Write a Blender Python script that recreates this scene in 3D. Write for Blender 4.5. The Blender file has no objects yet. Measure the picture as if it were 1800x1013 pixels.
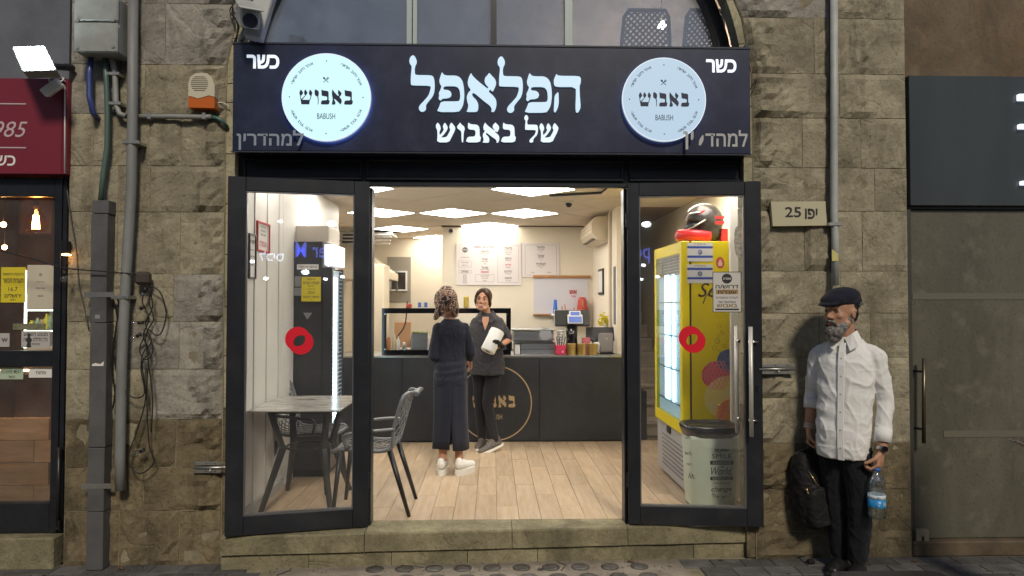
import bpy, math, random
from math import sin, cos, pi, radians as R
from mathutils import Vector as V, Matrix, noise
from mathutils.geometry import tessellate_polygon
random.seed(7)
S = bpy.context.scene
COL = S.collection
D = bpy.data

# ---------------------------------------------------------------- camera, world, sun, exposure
CAMP = V((0.0, -4.54, 1.67)); YAW = R(1.62); PITCH = R(1.41); F = 1200.0
cd = D.cameras.new('camera'); cam = D.objects.new('camera', cd); COL.objects.link(cam)
cam.location = CAMP; cam.rotation_euler = (pi/2 + PITCH, 0, -YAW)
cd.sensor_width = 36; cd.lens = 24.0; cd.clip_start = .05; cd.clip_end = 400
S.camera = cam
CM = cam.rotation_euler.to_matrix()

w = D.worlds.new('World'); S.world = w; w.use_nodes = True
nt = w.node_tree; bg = nt.nodes['Background']
sky = nt.nodes.new('ShaderNodeTexSky'); sky.sky_type = 'NISHITA'; sky.sun_disc = False
SUN_EL, SUN_AZ = R(40), R(168)          # light comes from the street side, high, slightly right
sky.sun_elevation = SUN_EL; sky.sun_rotation = SUN_AZ
nt.links.new(sky.outputs[0], bg.inputs[0]); bg.inputs[1].default_value = 0.055
sl = D.lights.new('sun', 'SUN'); sl.energy = 2.05; sl.angle = R(9); sl.color = (1, .89, .71)
so = D.objects.new('sun', sl); COL.objects.link(so)
so.rotation_euler = V((-sin(SUN_AZ)*cos(SUN_EL), -cos(SUN_AZ)*cos(SUN_EL), -sin(SUN_EL))).to_track_quat('-Z', 'Y').to_euler()
S.view_settings.view_transform = 'Standard'; S.view_settings.look = 'None'
S.view_settings.exposure = 0.0; S.view_settings.gamma = 1; S.view_settings.use_curve_mapping = False
S.cycles.use_denoising = True; S.cycles.max_bounces = 8; S.cycles.diffuse_bounces = 4
S.cycles.transparent_max_bounces = 16; S.cycles.sample_clamp_indirect = 6
S.cycles.caustics_reflective = False; S.cycles.caustics_refractive = False

def U(px, py, Y):
    """point of the plane y=Y that the photograph shows at pixel (px, py)"""
    d = CM @ V(((px-900)/F, -(py-506.5)/F, -1))
    return CAMP + d*((Y-CAMP.y)/d.y)
def UZ(px, py, Z):
    d = CM @ V(((px-900)/F, -(py-506.5)/F, -1))
    return CAMP + d*((Z-CAMP.z)/d.z)
def UX(px, py, X):
    d = CM @ V(((px-900)/F, -(py-506.5)/F, -1))
    return CAMP + d*((X-CAMP.x)/d.x)
def B(x0, y0, x1, y1, Y):
    """pixel rectangle on plane Y -> xmin, xmax, zmin, zmax"""
    a = U(x0, (y0+y1)/2, Y).x; b = U(x1, (y0+y1)/2, Y).x
    c = U((x0+x1)/2, y0, Y).z; d = U((x0+x1)/2, y1, Y).z
    return a, b, min(c, d), max(c, d)

# ---------------------------------------------------------------- materials
MATS = {}
def mat(name, col, rough=.6, metal=0, var=0, vs=6, bump=0, bs=40, emit=0, spec=.5, rnd=0, dirt=0, dcol=(.03,.028,.02), ds=1.5, stretch=None, coat=0, sheen=0, ecol=None, vcol=None, detail=5, wst=0, wcol=(.06,.05,.035), crack=0):
    if name in MATS: return MATS[name]
    m = D.materials.new(name); MATS[name] = m; m.use_nodes = True
    N = m.node_tree.nodes; L = m.node_tree.links; b = N['Principled BSDF']
    b.inputs['Base Color'].default_value = (*col, 1); b.inputs['Roughness'].default_value = rough
    b.inputs['Metallic'].default_value = metal; b.inputs['Specular IOR Level'].default_value = spec
    b.inputs['Coat Weight'].default_value = coat; b.inputs['Sheen Weight'].default_value = sheen
    if emit: b.inputs['Emission Color'].default_value = (*(ecol or col), 1); b.inputs['Emission Strength'].default_value = emit
    tc = N.new('ShaderNodeTexCoord'); mp = N.new('ShaderNodeMapping'); L.new(tc.outputs['Object'], mp.inputs[0])
    if stretch: mp.inputs['Scale'].default_value = stretch
    oi = None
    if rnd or var or dirt:
        oi = N.new('ShaderNodeObjectInfo')
        ad = N.new('ShaderNodeVectorMath'); ad.operation = 'ADD'
        mu = N.new('ShaderNodeMath'); mu.operation = 'MULTIPLY'; mu.inputs[1].default_value = 37.0 if rnd else 0
        L.new(oi.outputs['Random'], mu.inputs[0]); L.new(mu.outputs[0], ad.inputs[1]); L.new(mp.outputs[0], ad.inputs[0])
        vec = ad.outputs[0]
    else: vec = mp.outputs[0]
    cur = None
    def setc(out):
        L.new(out, b.inputs['Base Color'])
    def mixn(fac, a, c, bcol=None, mode='MIX'):
        x = N.new('ShaderNodeMix'); x.data_type = 'RGBA'; x.blend_type = mode
        if isinstance(fac, float): x.inputs[0].default_value = fac
        else: L.new(fac, x.inputs[0])
        if isinstance(a, tuple): x.inputs[6].default_value = (*a, 1)
        else: L.new(a, x.inputs[6])
        if isinstance(c, tuple): x.inputs[7].default_value = (*c, 1)
        else: L.new(c, x.inputs[7])
        return x.outputs[2]
    cur = col
    if var:
        n = N.new('ShaderNodeTexNoise'); n.inputs['Scale'].default_value = vs; n.inputs['Detail'].default_value = detail; n.inputs['Roughness'].default_value = .62
        L.new(vec, n.inputs[0])
        r = N.new('ShaderNodeMapRange'); L.new(n.outputs[0], r.inputs[0]); r.inputs[1].default_value = .32; r.inputs[2].default_value = .68
        lo = vcol or tuple(c*(1-var) for c in col); hi = tuple(min(1, c*(1+var*.6)) for c in col)
        cur = mixn(r.outputs[0], lo, hi)
    if rnd:
        r2 = N.new('ShaderNodeMapRange'); L.new(oi.outputs['Random'], r2.inputs[0]); r2.inputs[3].default_value = 1-rnd; r2.inputs[4].default_value = 1+rnd*.7
        cc = N.new('ShaderNodeCombineColor'); [L.new(r2.outputs[0], cc.inputs[i]) for i in range(3)]
        cur = mixn(1.0, cur, cc.outputs[0], mode='MULTIPLY')
    if dirt:
        n = N.new('ShaderNodeTexNoise'); n.inputs['Scale'].default_value = ds; n.inputs['Detail'].default_value = 7; n.inputs['Roughness'].default_value = .7
        L.new(vec, n.inputs[0])
        r = N.new('ShaderNodeMapRange'); L.new(n.outputs[0], r.inputs[0]); r.inputs[1].default_value = .48; r.inputs[2].default_value = .72; r.inputs[4].default_value = dirt
        cur = mixn(r.outputs[0], cur, dcol)
    if wst:      # stains and streaks that run on over the joints (object in world space)
        gp = N.new('ShaderNodeNewGeometry'); m2 = N.new('ShaderNodeMapping'); L.new(gp.outputs['Position'], m2.inputs[0]); m2.inputs['Scale'].default_value = (2.2, 2.2, .75)
        n = N.new('ShaderNodeTexNoise'); n.inputs['Scale'].default_value = 1.5; n.inputs['Detail'].default_value = 9; n.inputs['Roughness'].default_value = .72; n.inputs['Distortion'].default_value = .6
        L.new(m2.outputs[0], n.inputs[0]); r = N.new('ShaderNodeMapRange'); L.new(n.outputs[0], r.inputs[0]); r.inputs[1].default_value = .50; r.inputs[2].default_value = .70; r.inputs[4].default_value = wst
        cur = mixn(r.outputs[0], cur, wcol)
        n2 = N.new('ShaderNodeTexNoise'); n2.inputs['Scale'].default_value = 70; n2.inputs['Detail'].default_value = 3; L.new(gp.outputs['Position'], n2.inputs[0])
        r = N.new('ShaderNodeMapRange'); L.new(n2.outputs[0], r.inputs[0]); r.inputs[1].default_value = .56; r.inputs[2].default_value = .68; r.inputs[4].default_value = .45
        cur = mixn(r.outputs[0], cur, wcol)
        n3 = N.new('ShaderNodeTexNoise'); n3.inputs['Scale'].default_value = 5; n3.inputs['Detail'].default_value = 8; n3.inputs['Roughness'].default_value = .7; L.new(gp.outputs['Position'], n3.inputs[0])
        r = N.new('ShaderNodeMapRange'); L.new(n3.outputs[0], r.inputs[0]); r.inputs[1].default_value = .54; r.inputs[2].default_value = .66; r.inputs[4].default_value = .5
        cur = mixn(r.outputs[0], cur, tuple(min(1, c*1.5) for c in col))
    if not isinstance(cur, tuple): setc(cur)
    if bump:
        n = N.new('ShaderNodeTexNoise'); n.inputs['Scale'].default_value = bs; n.inputs['Detail'].default_value = 6; n.inputs['Roughness'].default_value = .65
        L.new(vec, n.inputs[0]); bp = N.new('ShaderNodeBump'); bp.inputs['Strength'].default_value = bump; bp.inputs['Distance'].default_value = .01
        L.new(n.outputs[0], bp.inputs['Height']); L.new(bp.outputs[0], b.inputs['Normal'])
        if crack:
            vo = N.new('ShaderNodeTexNoise'); vo.inputs['Scale'].default_value = crack; vo.inputs['Detail'].default_value = 4; vo.inputs['Distortion'].default_value = 1.2; L.new(vec, vo.inputs[0])
            ab = N.new('ShaderNodeMath'); ab.operation = 'SUBTRACT'; ab.inputs[1].default_value = .5; L.new(vo.outputs[0], ab.inputs[0])
            a2 = N.new('ShaderNodeMath'); a2.operation = 'ABSOLUTE'; L.new(ab.outputs[0], a2.inputs[0])
            r = N.new('ShaderNodeMapRange'); L.new(a2.outputs[0], r.inputs[0]); r.inputs[2].default_value = .05
            b2 = N.new('ShaderNodeBump'); b2.inputs['Strength'].default_value = .45; b2.inputs['Distance'].default_value = .008
            L.new(r.outputs[0], b2.inputs['Height']); L.new(bp.outputs[0], b2.inputs['Normal']); L.new(b2.outputs[0], b.inputs['Normal'])
    return m

def glass(name, tint=(1, 1, 1), refl=.10, ior=1.5, haze=0, hcol=(.5, .52, .55)):
    """thin pane: clear sheet plus fresnel reflection"""
    m = D.materials.new(name); MATS[name] = m; m.use_nodes = True
    N = m.node_tree.nodes; L = m.node_tree.links; N.remove(N['Principled BSDF'])
    t = N.new('ShaderNodeBsdfTransparent'); t.inputs[0].default_value = (*tint, 1)
    g = N.new('ShaderNodeBsdfGlossy'); g.inputs['Roughness'].default_value = .0
    fr = N.new('ShaderNodeFresnel'); ge = N.new('ShaderNodeNewGeometry'); io = N.new('ShaderNodeMapRange'); io.inputs[3].default_value = ior; io.inputs[4].default_value = 1/ior
    L.new(ge.outputs['Backfacing'], io.inputs[0]); L.new(io.outputs[0], fr.inputs[0])
    mu = N.new('ShaderNodeMath'); mu.operation = 'MULTIPLY_ADD'; mu.inputs[1].default_value = 1.0; mu.inputs[2].default_value = refl-.055
    L.new(fr.outputs[0], mu.inputs[0])
    mx = N.new('ShaderNodeMixShader'); L.new(mu.outputs[0], mx.inputs[0]); L.new(t.outputs[0], mx.inputs[1]); L.new(g.outputs[0], mx.inputs[2])
    out = mx.outputs[0]
    if haze:
        df = N.new('ShaderNodeBsdfDiffuse'); df.inputs[0].default_value = (*hcol, 1)
        m2 = N.new('ShaderNodeMixShader'); n = N.new('ShaderNodeTexNoise'); n.inputs['Scale'].default_value = 5; n.inputs['Detail'].default_value = 8
        tc = N.new('ShaderNodeTexCoord'); L.new(tc.outputs['Object'], n.inputs[0])
        mm = N.new('ShaderNodeMath'); mm.operation = 'MULTIPLY'; mm.inputs[1].default_value = haze; L.new(n.outputs[0], mm.inputs[0])
        L.new(mm.outputs[0], m2.inputs[0]); L.new(out, m2.inputs[1]); L.new(df.outputs[0], m2.inputs[2]); out = m2.outputs[0]
    L.new(out, N['Material Output'].inputs[0])
    return m

# ---------------------------------------------------------------- mesh building
HEB = set(chr(c) for c in range(0x5D0, 0x5EB))
def vis(s):
    """Blender lays glyphs left to right: turn Hebrew lines round, numbers kept"""
    if not any(c in HEB for c in s): return s
    out = []; num = ''
    for c in reversed(s):
        if c.isdigit() or c in '.,': num = c + num
        else: out.append(num); num = ''; out.append(c)
    out.append(num)
    return ''.join(out)
TC = {}
def text_mesh(s, bold=0, res=3, shear=0, heavy=0):
    k = (s, bold, res, shear)
    if k not in TC:
        c = D.curves.new('t', 'FONT'); c.body = vis(s); c.size = 1; c.resolution_u = res; c.shear = shear; c.fill_mode = 'NONE'
        o = D.objects.new('t', c); m = o.to_mesh(); P = [v.co.copy() for v in m.vertices]; nb = {}
        for e in m.edges:
            a, b = e.vertices; nb.setdefault(a, []).append(b); nb.setdefault(b, []).append(a)
        o.to_mesh_clear(); D.objects.remove(o); D.curves.remove(c)
        # closed outlines in vertex order; overlapping strokes are filled one by one
        loops = []; seen = set()
        for v0 in sorted(nb):
            if v0 in seen: continue
            L_ = [v0]; seen.add(v0); cur = min(nb[v0])
            while cur not in seen:
                L_.append(cur); seen.add(cur); nx = [q for q in nb[cur] if q not in seen]
                if not nx: break
                cur = nx[0]
            Q = [P[q] for q in L_]; Q = [Q[n_] for n_ in range(len(Q)) if (Q[n_]-Q[n_-1]).length > 1e-5]
            if len(Q) > 2: loops.append(Q)
        def area(Q): return sum(Q[n_-1].x*Q[n_].y-Q[n_].x*Q[n_-1].y for n_ in range(len(Q)))/2
        def inside(p, Q):
            c_ = False
            for n_ in range(len(Q)):
                a, b = Q[n_-1], Q[n_]
                if (a.y > p.y) != (b.y > p.y) and p.x < (b.x-a.x)*(p.y-a.y)/(b.y-a.y)+a.x: c_ = not c_
            return c_
        A_s = [area(Q) for Q in loops]; vs = []; fs = []
        isH = [any(k_ != n_ and A_s[k_]*A_s[n_] < 0 and abs(A_s[k_]) > abs(A_s[n_]) and inside(loops[n_][0], loops[k_]) for k_ in range(len(loops))) for n_ in range(len(loops))]
        bw = bold*(1.6 if any(q in HEB for q in s) else .55)
        if bw:       # heavier weight: push every outline outwards, holes inwards
            new = []
            for n_, Q in enumerate(loops):
                k_ = (1 if A_s[n_] > 0 else -1)*(-1 if isH[n_] else 1)*bw*.5; R_ = []
                for q in range(len(Q)):
                    e0 = (Q[q]-Q[q-1]).normalized(); e1 = (Q[(q+1) % len(Q)]-Q[q]).normalized()
                    nn = V((e0.y+e1.y, -(e0.x+e1.x), 0)); d_ = nn.length
                    if d_ > .3: nn = nn/d_*min(1.6, 2/d_)
                    R_.append(Q[q]+nn*k_)
                new.append(R_)
            loops = new
        holes = [Q for Q, h in zip(loops, isH) if h]
        for n_, Q in enumerate(loops):
            if isH[n_]: continue
            hs = [h for h in holes if inside(h[0], Q)]; allp = [V((p.x, p.y, 0)) for p in Q] + [V((p.x, p.y, 0)) for h in hs for p in h]
            b0 = len(vs); vs += [V((p.x, p.y, (n_ % 3)*.009)) for p in allp]
            for t_ in tessellate_polygon([[V((p.x, p.y, 0)) for p in Q]] + [[V((p.x, p.y, 0)) for p in h] for h in hs]):
                a_, b_, c_ = (allp[q] for q in t_)
                if (b_-a_).cross(c_-a_).z < 0: t_ = (t_[0], t_[2], t_[1])
                fs.append(tuple(q+b0 for q in t_))
        if vs:
            x0 = min(v.x for v in vs); x1 = max(v.x for v in vs); y0 = min(v.y for v in vs); y1 = max(v.y for v in vs)
        else: x0 = x1 = y0 = y1 = 0
        TC[k] = (vs, fs, x0, x1, y0, y1)
    return TC[k]
FRONT = Matrix(((1,0,0),(0,0,-1),(0,1,0)))   # text plane: x right, y up, facing -Y

class MB:
    def __init__(s): s.v = []; s.f = []; s.mi = []; s.sm = []; s.cm = 0
    def add(s, vs, fs, smooth=False):
        n = len(s.v); s.v += [V(p) for p in vs]; s.f += [tuple(i+n for i in f) for f in fs]
        s.mi += [s.cm]*len(fs); s.sm += [smooth]*len(fs); return s
    def box(s, x0, x1, y0, y1, z0, z1, M=None, bev=0):
        if bev:
            c = [(x0+bev, x1-bev), (y0+bev, y1-bev), (z0+bev, z1-bev)]; lo = (x0, y0, z0); hi = (x1, y1, z1)
            vs = []; idx = {}
            for ix in (0, 1):
                for iy in (0, 1):
                    for iz in (0, 1):
                        for ax in range(3):
                            p = [c[0][ix], c[1][iy], c[2][iz]]; p[ax] = (lo, hi)[(ix, iy, iz)[ax]][ax]
                            idx[(ix, iy, iz, ax)] = len(vs); vs.append(V(p))
            fs = []
            for ax in range(3):
                o = [a for a in range(3) if a != ax]
                for sd in (0, 1):
                    q = []
                    for a, b_ in ((0,0),(1,0),(1,1),(0,1)):
                        k = [0,0,0]; k[ax] = sd; k[o[0]] = a; k[o[1]] = b_; q.append(idx[(*k, ax)])
                    fs.append(q if (sd ^ (ax == 1)) else q[::-1])
            for ax in range(3):
                o = [a for a in range(3) if a != ax]
                for a in (0, 1):
                    for b_ in (0, 1):
                        k0 = [0,0,0]; k0[o[0]] = a; k0[o[1]] = b_; k1 = list(k0); k1[ax] = 1
                        fs.append([idx[(*k0, o[0])], idx[(*k1, o[0])], idx[(*k1, o[1])], idx[(*k0, o[1])]])
            for ix in (0, 1):
                for iy in (0, 1):
                    for iz in (0, 1): fs.append([idx[(ix, iy, iz, a)] for a in range(3)])
        else:
            vs = [V((x, y, z)) for x in (x0, x1) for y in (y0, y1) for z in (z0, z1)]
            fs = [(0,1,3,2),(4,6,7,5),(0,4,5,1),(2,3,7,6),(0,2,6,4),(1,5,7,3)]
        if M is not None: vs = [M @ p for p in vs]
        return s.add(vs, fs)
    def obox(s, c, hx, hy, hz, M=None, bev=0):
        c = V(c); T = Matrix.Translation(c) @ (M.to_4x4() if M is not None else Matrix())
        return s.box(-hx, hx, -hy, hy, -hz, hz, T, bev)
    def tube(s, pts, r, n=8, smooth=True, caps=True, flat=None, up=None):
        """sweep a circle (or oval: flat=(a,b)) along points; r number or list"""
        pts = [V(p) for p in pts]; m = len(pts); rs = r if isinstance(r, (list, tuple)) else [r]*m
        ref = None; base = len(s.v); vs = []
        for i, p in enumerate(pts):
            t = (pts[min(i+1, m-1)] - pts[max(i-1, 0)])
            if t.length < 1e-9: t = V((0,0,1))
            t.normalize()
            if ref is None:
                ref = V(up) if up else (V((0,0,1)) if abs(t.z) < .9 else V((0,1,0)))
            a = t.cross(ref)
            if a.length < 1e-6: a = t.orthogonal()
            a.normalize(); b_ = a.cross(t).normalized()
            if not up: ref = b_
            fa, fb = flat if flat else (1, 1)
            for k in range(n):
                q = 2*pi*k/n
                vs.append(p + a*(cos(q)*rs[i]*fa) + b_*(sin(q)*rs[i]*fb))
        fs = [(i*n+k, i*n+(k+1) % n, (i+1)*n+(k+1) % n, (i+1)*n+k) for i in range(m-1) for k in range(n)]
        s.add(vs, fs, smooth)
        if caps: 
            s.f += [tuple(base+k for k in range(n))[::-1], tuple(base+(m-1)*n+k for k in range(n))]
            s.mi += [s.cm]*2; s.sm += [False]*2
        return s
    def lathe(s, prof, c=(0,0,0), n=20, smooth=True, M=None, sx=1, sy=1):
        """prof: (radius, z) pairs; closed at the ends when radius is 0"""
        c = V(c); vs = []
        for r_, z in prof:
            for k in range(n):
                p = V((r_*cos(2*pi*k/n)*sx, r_*sin(2*pi*k/n)*sy, z))
                vs.append(c + (M @ p if M is not None else p))
        fs = [(i*n+k, i*n+(k+1) % n, (i+1)*n+(k+1) % n, (i+1)*n+k) for i in range(len(prof)-1) for k in range(n)]
        s.add(vs, fs, smooth)
        b0 = len(s.v)-len(vs)
        s.f += [tuple(b0+k for k in range(n))[::-1], tuple(b0+(len(prof)-1)*n+k for k in range(n))]; s.mi += [s.cm]*2; s.sm += [False]*2
        return s
    def ball(s, c, r, n=12, m=8, M=None):
        if not isinstance(r, (list, tuple)): r = (r, r, r)
        c = V(c); vs = [V((0,0,-r[2]))]; 
        for i in range(1, m):
            a = -pi/2 + pi*i/m
            for k in range(n): vs.append(V((r[0]*cos(a)*cos(2*pi*k/n), r[1]*cos(a)*sin(2*pi*k/n), r[2]*sin(a))))
        vs.append(V((0,0,r[2])))
        if M is not None: vs = [M @ p for p in vs]
        vs = [p + c for p in vs]; fs = [(0, 1+(k+1) % n, 1+k) for k in range(n)]
        for i in range(m-2):
            for k in range(n): fs.append((1+i*n+k, 1+i*n+(k+1) % n, 1+(i+1)*n+(k+1) % n, 1+(i+1)*n+k))
        e = len(vs)-1; b0 = 1+(m-2)*n
        fs += [(b0+k, b0+(k+1) % n, e) for k in range(n)]
        return s.add(vs, fs, True)
    def cap(s, a, b_, ra, rb, n=10):
        """capsule piece: two balls and a frustum (for volumes that get fused)"""
        s.ball(a, ra, n, 6); s.ball(b_, rb, n, 6)
        if (V(b_)-V(a)).length > 1e-5: s.tube([a, b_], [ra, rb], n)
        return s
    def chain(s, pts, rs, n=10):
        for i in range(len(pts)-1): s.cap(pts[i], pts[i+1], rs[i], rs[i+1], n)
        return s
    def loft(s, rings, n=20, e=2.0):
        """rings: (cx, cy, z, rx, ry)"""
        vs = []
        for cx, cy, z, rx, ry in rings:
            for k in range(n):
                q = 2*pi*k/n; cc, ss = cos(q), sin(q)
                x = math.copysign(abs(cc)**(2/e), cc)*rx; y = math.copysign(abs(ss)**(2/e), ss)*ry
                vs.append(V((cx+x, cy+y, z)))
        fs = [(i*n+k, i*n+(k+1) % n, (i+1)*n+(k+1) % n, (i+1)*n+k) for i in range(len(rings)-1) for k in range(n)]
        fs += [tuple(range(n))[::-1], tuple((len(rings)-1)*n+k for k in range(n))]
        if rings[0][2] > rings[-1][2]: fs = [f[::-1] for f in fs]
        return s.add(vs, fs, True)
    def prism(s, poly, O, A, N_, d, B_=None):
        """polygon (2d) in plane O + x*A + y*B_, front at O, going back d along -N_"""
        O = V(O); A = V(A); N_ = V(N_); B_ = V(B_) if B_ else N_.cross(A)
        n = len(poly); fr = [O + A*p[0] + B_*p[1] for p in poly]; bk = [p - N_*d for p in fr]
        tris = tessellate_polygon([[V((p[0], p[1], 0)) for p in poly]])
        fs = [tuple(t) for t in tris] + [tuple(i+n for i in t)[::-1] for t in tris] + [(i, (i+1) % n, (i+1) % n+n, i+n) for i in range(n)]
        return s.add(fr+bk, fs)
    def disc(s, c, r, d, n=40, N_=(0,-1,0), A=(1,0,0), r2=None):
        poly = [(r*cos(2*pi*k/n), (r2 or r)*sin(2*pi*k/n)) for k in range(n)]
        return s.prism(poly, c, A, N_, d)
    def ring(s, c, r0, r1, d, n=48, A=V((1,0,0)), B_=V((0,0,1)), a0=0, a1=2*pi):
        c = V(c); N_ = A.cross(B_); vs = []; full = abs(a1-a0-2*pi) < 1e-6; m = n if full else n+1
        for k in range(m):
            q = a0+(a1-a0)*k/n; e = A*cos(q)+B_*sin(q)
            vs += [c+e*r0, c+e*r1, c+e*r1-N_*d, c+e*r0-N_*d]
        fs = []
        for k in range(n):
            a, b_ = k*4, ((k+1) % m)*4
            for j in range(4): fs.append((a+j, a+(j+1) % 4, b_+(j+1) % 4, b_+j))
        return s.add(vs, fs)
    def text(s, t, size, c, Rm=FRONT, bold=0, d=0, shear=0, width=None, align=.5, res=3, valign=.5, sx=1):
        """string centred at c; size = em height, or fitted to width"""
        vs, fs, x0, x1, y0, y1 = text_mesh(t, bold, res, shear)
        if not vs: return s
        kx = k = size
        if width: kx = width/(x1-x0)
        if size is None: k = kx
        kx *= sx
        c = V(c); nrm = Rm @ V((0,0,1))
        ox = x0+(x1-x0)*align; oy = y0+(y1-y0)*valign if valign is not None else 0
        P = [c + Rm @ V(((p.x-ox)*kx, (p.y-oy)*k, 0)) for p in vs]
        if d:
            n = len(P); P2 = [p + nrm*d for p in P]; cnt = {}
            for f in fs:
                for i in range(len(f)):
                    e = (f[i], f[(i+1) % len(f)]); cnt[e] = 1
            bd = [e for e in cnt if (e[1], e[0]) not in cnt]
            s.add(P+P2, [tuple(i+n for i in f) for f in fs] + [(a, b_, b_+n, a+n) for a, b_ in bd])
        else: s.add(P, fs)
        return s
    def obj(s, name, m, parent=None, **kw):
        return link(name, s, m, parent, **kw)

ORG = {}
def link(name, mb, m, parent=None, org=None, loc=None):
    me = D.meshes.new(name)
    if org is None:
        if parent is not None: org = ORG[parent.name]
        else:
            xs = [p.x for p in mb.v]; ys = [p.y for p in mb.v]; zs = [p.z for p in mb.v]
            org = V(((min(xs)+max(xs))/2, (min(ys)+max(ys))/2, min(zs)))
    me.from_pydata([p-org for p in mb.v], [], mb.f)
    ms = m if isinstance(m, (list, tuple)) else [m]
    for x in ms: me.materials.append(x)
    me.polygons.foreach_set('use_smooth', mb.sm)
    if len(ms) > 1: me.polygons.foreach_set('material_index', mb.mi)
    me.update()
    o = D.objects.new(name, me); COL.objects.link(o)
    if parent is not None: o.parent = parent
    else: o.location = org
    ORG[o.name] = V(org)
    return o
def tag(o, label, cat, group=None):
    o['label'] = label; o['category'] = cat
    if group: o['group'] = group
    return o
def thing(name, label, cat, loc=(0,0,0), group=None, rz=0, local=False):
    o = D.objects.new(name, None); COL.objects.link(o); o.location = loc; o.rotation_euler = (0, 0, rz)
    o.empty_display_size = .1
    ORG[o.name] = V((0,0,0)) if local else V(loc)
    return tag(o, label, cat, group)
def struct(name, mb, m):
    o = mb.obj(name, m); o['kind'] = 'structure'; return o
def stuff(o): o['kind'] = 'stuff'; return o
def dup(o, loc=None, rz=None, label=None, parent=None):
    c = o.copy(); COL.objects.link(c); ORG[c.name] = ORG[o.name]
    if parent: c.parent = parent
    if loc is not None: c.location = loc
    if rz is not None: c.rotation_euler = (0, 0, rz)
    if label: c['label'] = label
    for ch in [x for x in D.objects if x.parent == o]: dup(ch, parent=c)
    return c
def label(o, t): o['label'] = t; return o
def noisy(mb, amp, sc, i0=0, axis=None, seed=0):
    for i in range(i0, len(mb.v)):
        p = mb.v[i]; q = p*sc + V((seed, seed*1.7, 0))
        n = noise.noise_vector(q)*amp
        mb.v[i] = p + (n if axis is None else V(axis)*n.x)
    return mb
def Rz(a): return Matrix.Rotation(a, 3, 'Z')
def Rx(a): return Matrix.Rotation(a, 3, 'X')
def Ry(a): return Matrix.Rotation(a, 3, 'Y')
def curve(pts, n=6):
    """Catmull-Rom through points"""
    pts = [V(p) for p in pts]; out = []
    P = [pts[0]*2-pts[1]] + pts + [pts[-1]*2-pts[-2]]
    for i in range(1, len(P)-2):
        for k in range(n):
            t = k/n; a, b_, c, d = P[i-1], P[i], P[i+1], P[i+2]
            out.append(.5*((2*b_) + (c-a)*t + (2*a-5*b_+4*c-d)*t*t + (3*b_-a-3*c+d)*t**3))
    out.append(pts[-1]); return out
def chaikin(p, k=.22):
    out = []
    for i in range(len(p)):
        a, b_ = p[i], p[(i+1) % len(p)]
        out.append((a[0]*(1-k)+b_[0]*k, a[1]*(1-k)+b_[1]*k)); out.append((a[0]*k+b_[0]*(1-k), a[1]*k+b_[1]*(1-k)))
    return out
def fuse(mb, voxel, smooth=4, disp=None, remove_lo=None):
    """turn overlapping closed volumes into one continuous surface"""
    me = D.meshes.new('tmp'); me.from_pydata(mb.v, [], mb.f); me.update()
    o = D.objects.new('tmp', me); COL.objects.link(o)
    r = o.modifiers.new('r', 'REMESH'); r.mode = 'VOXEL'; r.voxel_size = voxel; r.use_smooth_shade = True
    if smooth: q = o.modifiers.new('s', 'SMOOTH'); q.iterations = smooth; q.factor = .5
    dg = bpy.context.evaluated_depsgraph_get(); dg.update()
    e = o.evaluated_get(dg); m2 = e.to_mesh()
    out = MB(); vs = [v.co.copy() for v in m2.vertices]
    if disp:
        ns = [v.normal.copy() for v in m2.vertices]
        vs = [p + nn*disp(p) for p, nn in zip(vs, ns)]
    out.add(vs, [tuple(p.vertices) for p in m2.polygons], True)
    e.to_mesh_clear(); D.objects.remove(o); D.meshes.remove(me)
    return out
# ---------------------------------------------------------------- palette
stone = mat('stone', (.34, .305, .222), .9, var=.3, vs=3.2, bump=1.0, bs=24, rnd=.10, dirt=.35, ds=2.1, dcol=(.16, .14, .10), spec=.2, wst=.7, wcol=(.10, .085, .055), crack=2.6)
stone_grey = mat('stone_grey', (.32, .30, .26), .9, var=.3, vs=3, bump=1.0, bs=24, rnd=.12, dirt=.35, ds=2.5, dcol=(.14, .13, .11), spec=.2, wst=.7, wcol=(.10, .095, .08), crack=2.6)
stone_pale = mat('stone_pale', (.40, .365, .25), .85, var=.25, vs=5, bump=.6, bs=30, rnd=.12, dirt=.4, ds=3, dcol=(.14, .12, .08), spec=.25, wst=.5)
stone_low = mat('stone_low', (.20, .162, .10), .92, var=.45, vs=4, bump=1, bs=20, rnd=.15, dirt=.6, ds=2.0, dcol=(.05, .042, .03), spec=.2, wst=.85, wcol=(.035, .03, .022), crack=2.4)  # darker low courses: grime, with lamp falloff also put into the colour
mortar = mat('mortar', (.27, .235, .16), .95, var=.4, vs=8, bump=.6)
frame_m = mat('black_frame', (.014, .0165, .023), .36, var=.35, vs=4, bump=.05, bs=90, dirt=.35, ds=5, dcol=(.05, .048, .045))
frame_hi = mat('frame_bead', (.05, .055, .07), .25)
sign_m = mat('sign_panel', (.022, .028, .062), .3, var=.3, vs=2.5, dirt=.25, ds=5, dcol=(.07, .08, .12))
whitewall = mat('cream_wall', (.80, .725, .59), .75, var=.04, vs=1.2, bump=.05, bs=60)
whitepanel = mat('white_panel', (.72, .70, .66), .5, var=.05, vs=1.5)
steel = mat('steel', (.62, .62, .61), .28, metal=1, var=.12, vs=3, stretch=(1, 1, 20))
chrome = mat('chrome', (.75, .75, .76), .12, metal=1)
galv = mat('galvanised', (.5, .5, .48), .42, metal=.9, var=.2, vs=20)
black = mat('black_plastic', (.014, .014, .016), .4)
blackgloss = mat('black_gloss', (.008, .008, .01), .08)
counter_m = mat('counter_panel', (.034, .037, .044), .45, var=.3, vs=2.5, dirt=.25, ds=6, dcol=(.075, .075, .075))
gold = mat('gold_print', (.56, .41, .22), .45, metal=.15)
white = mat('white_paint', (.78, .78, .76), .45)
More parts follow.
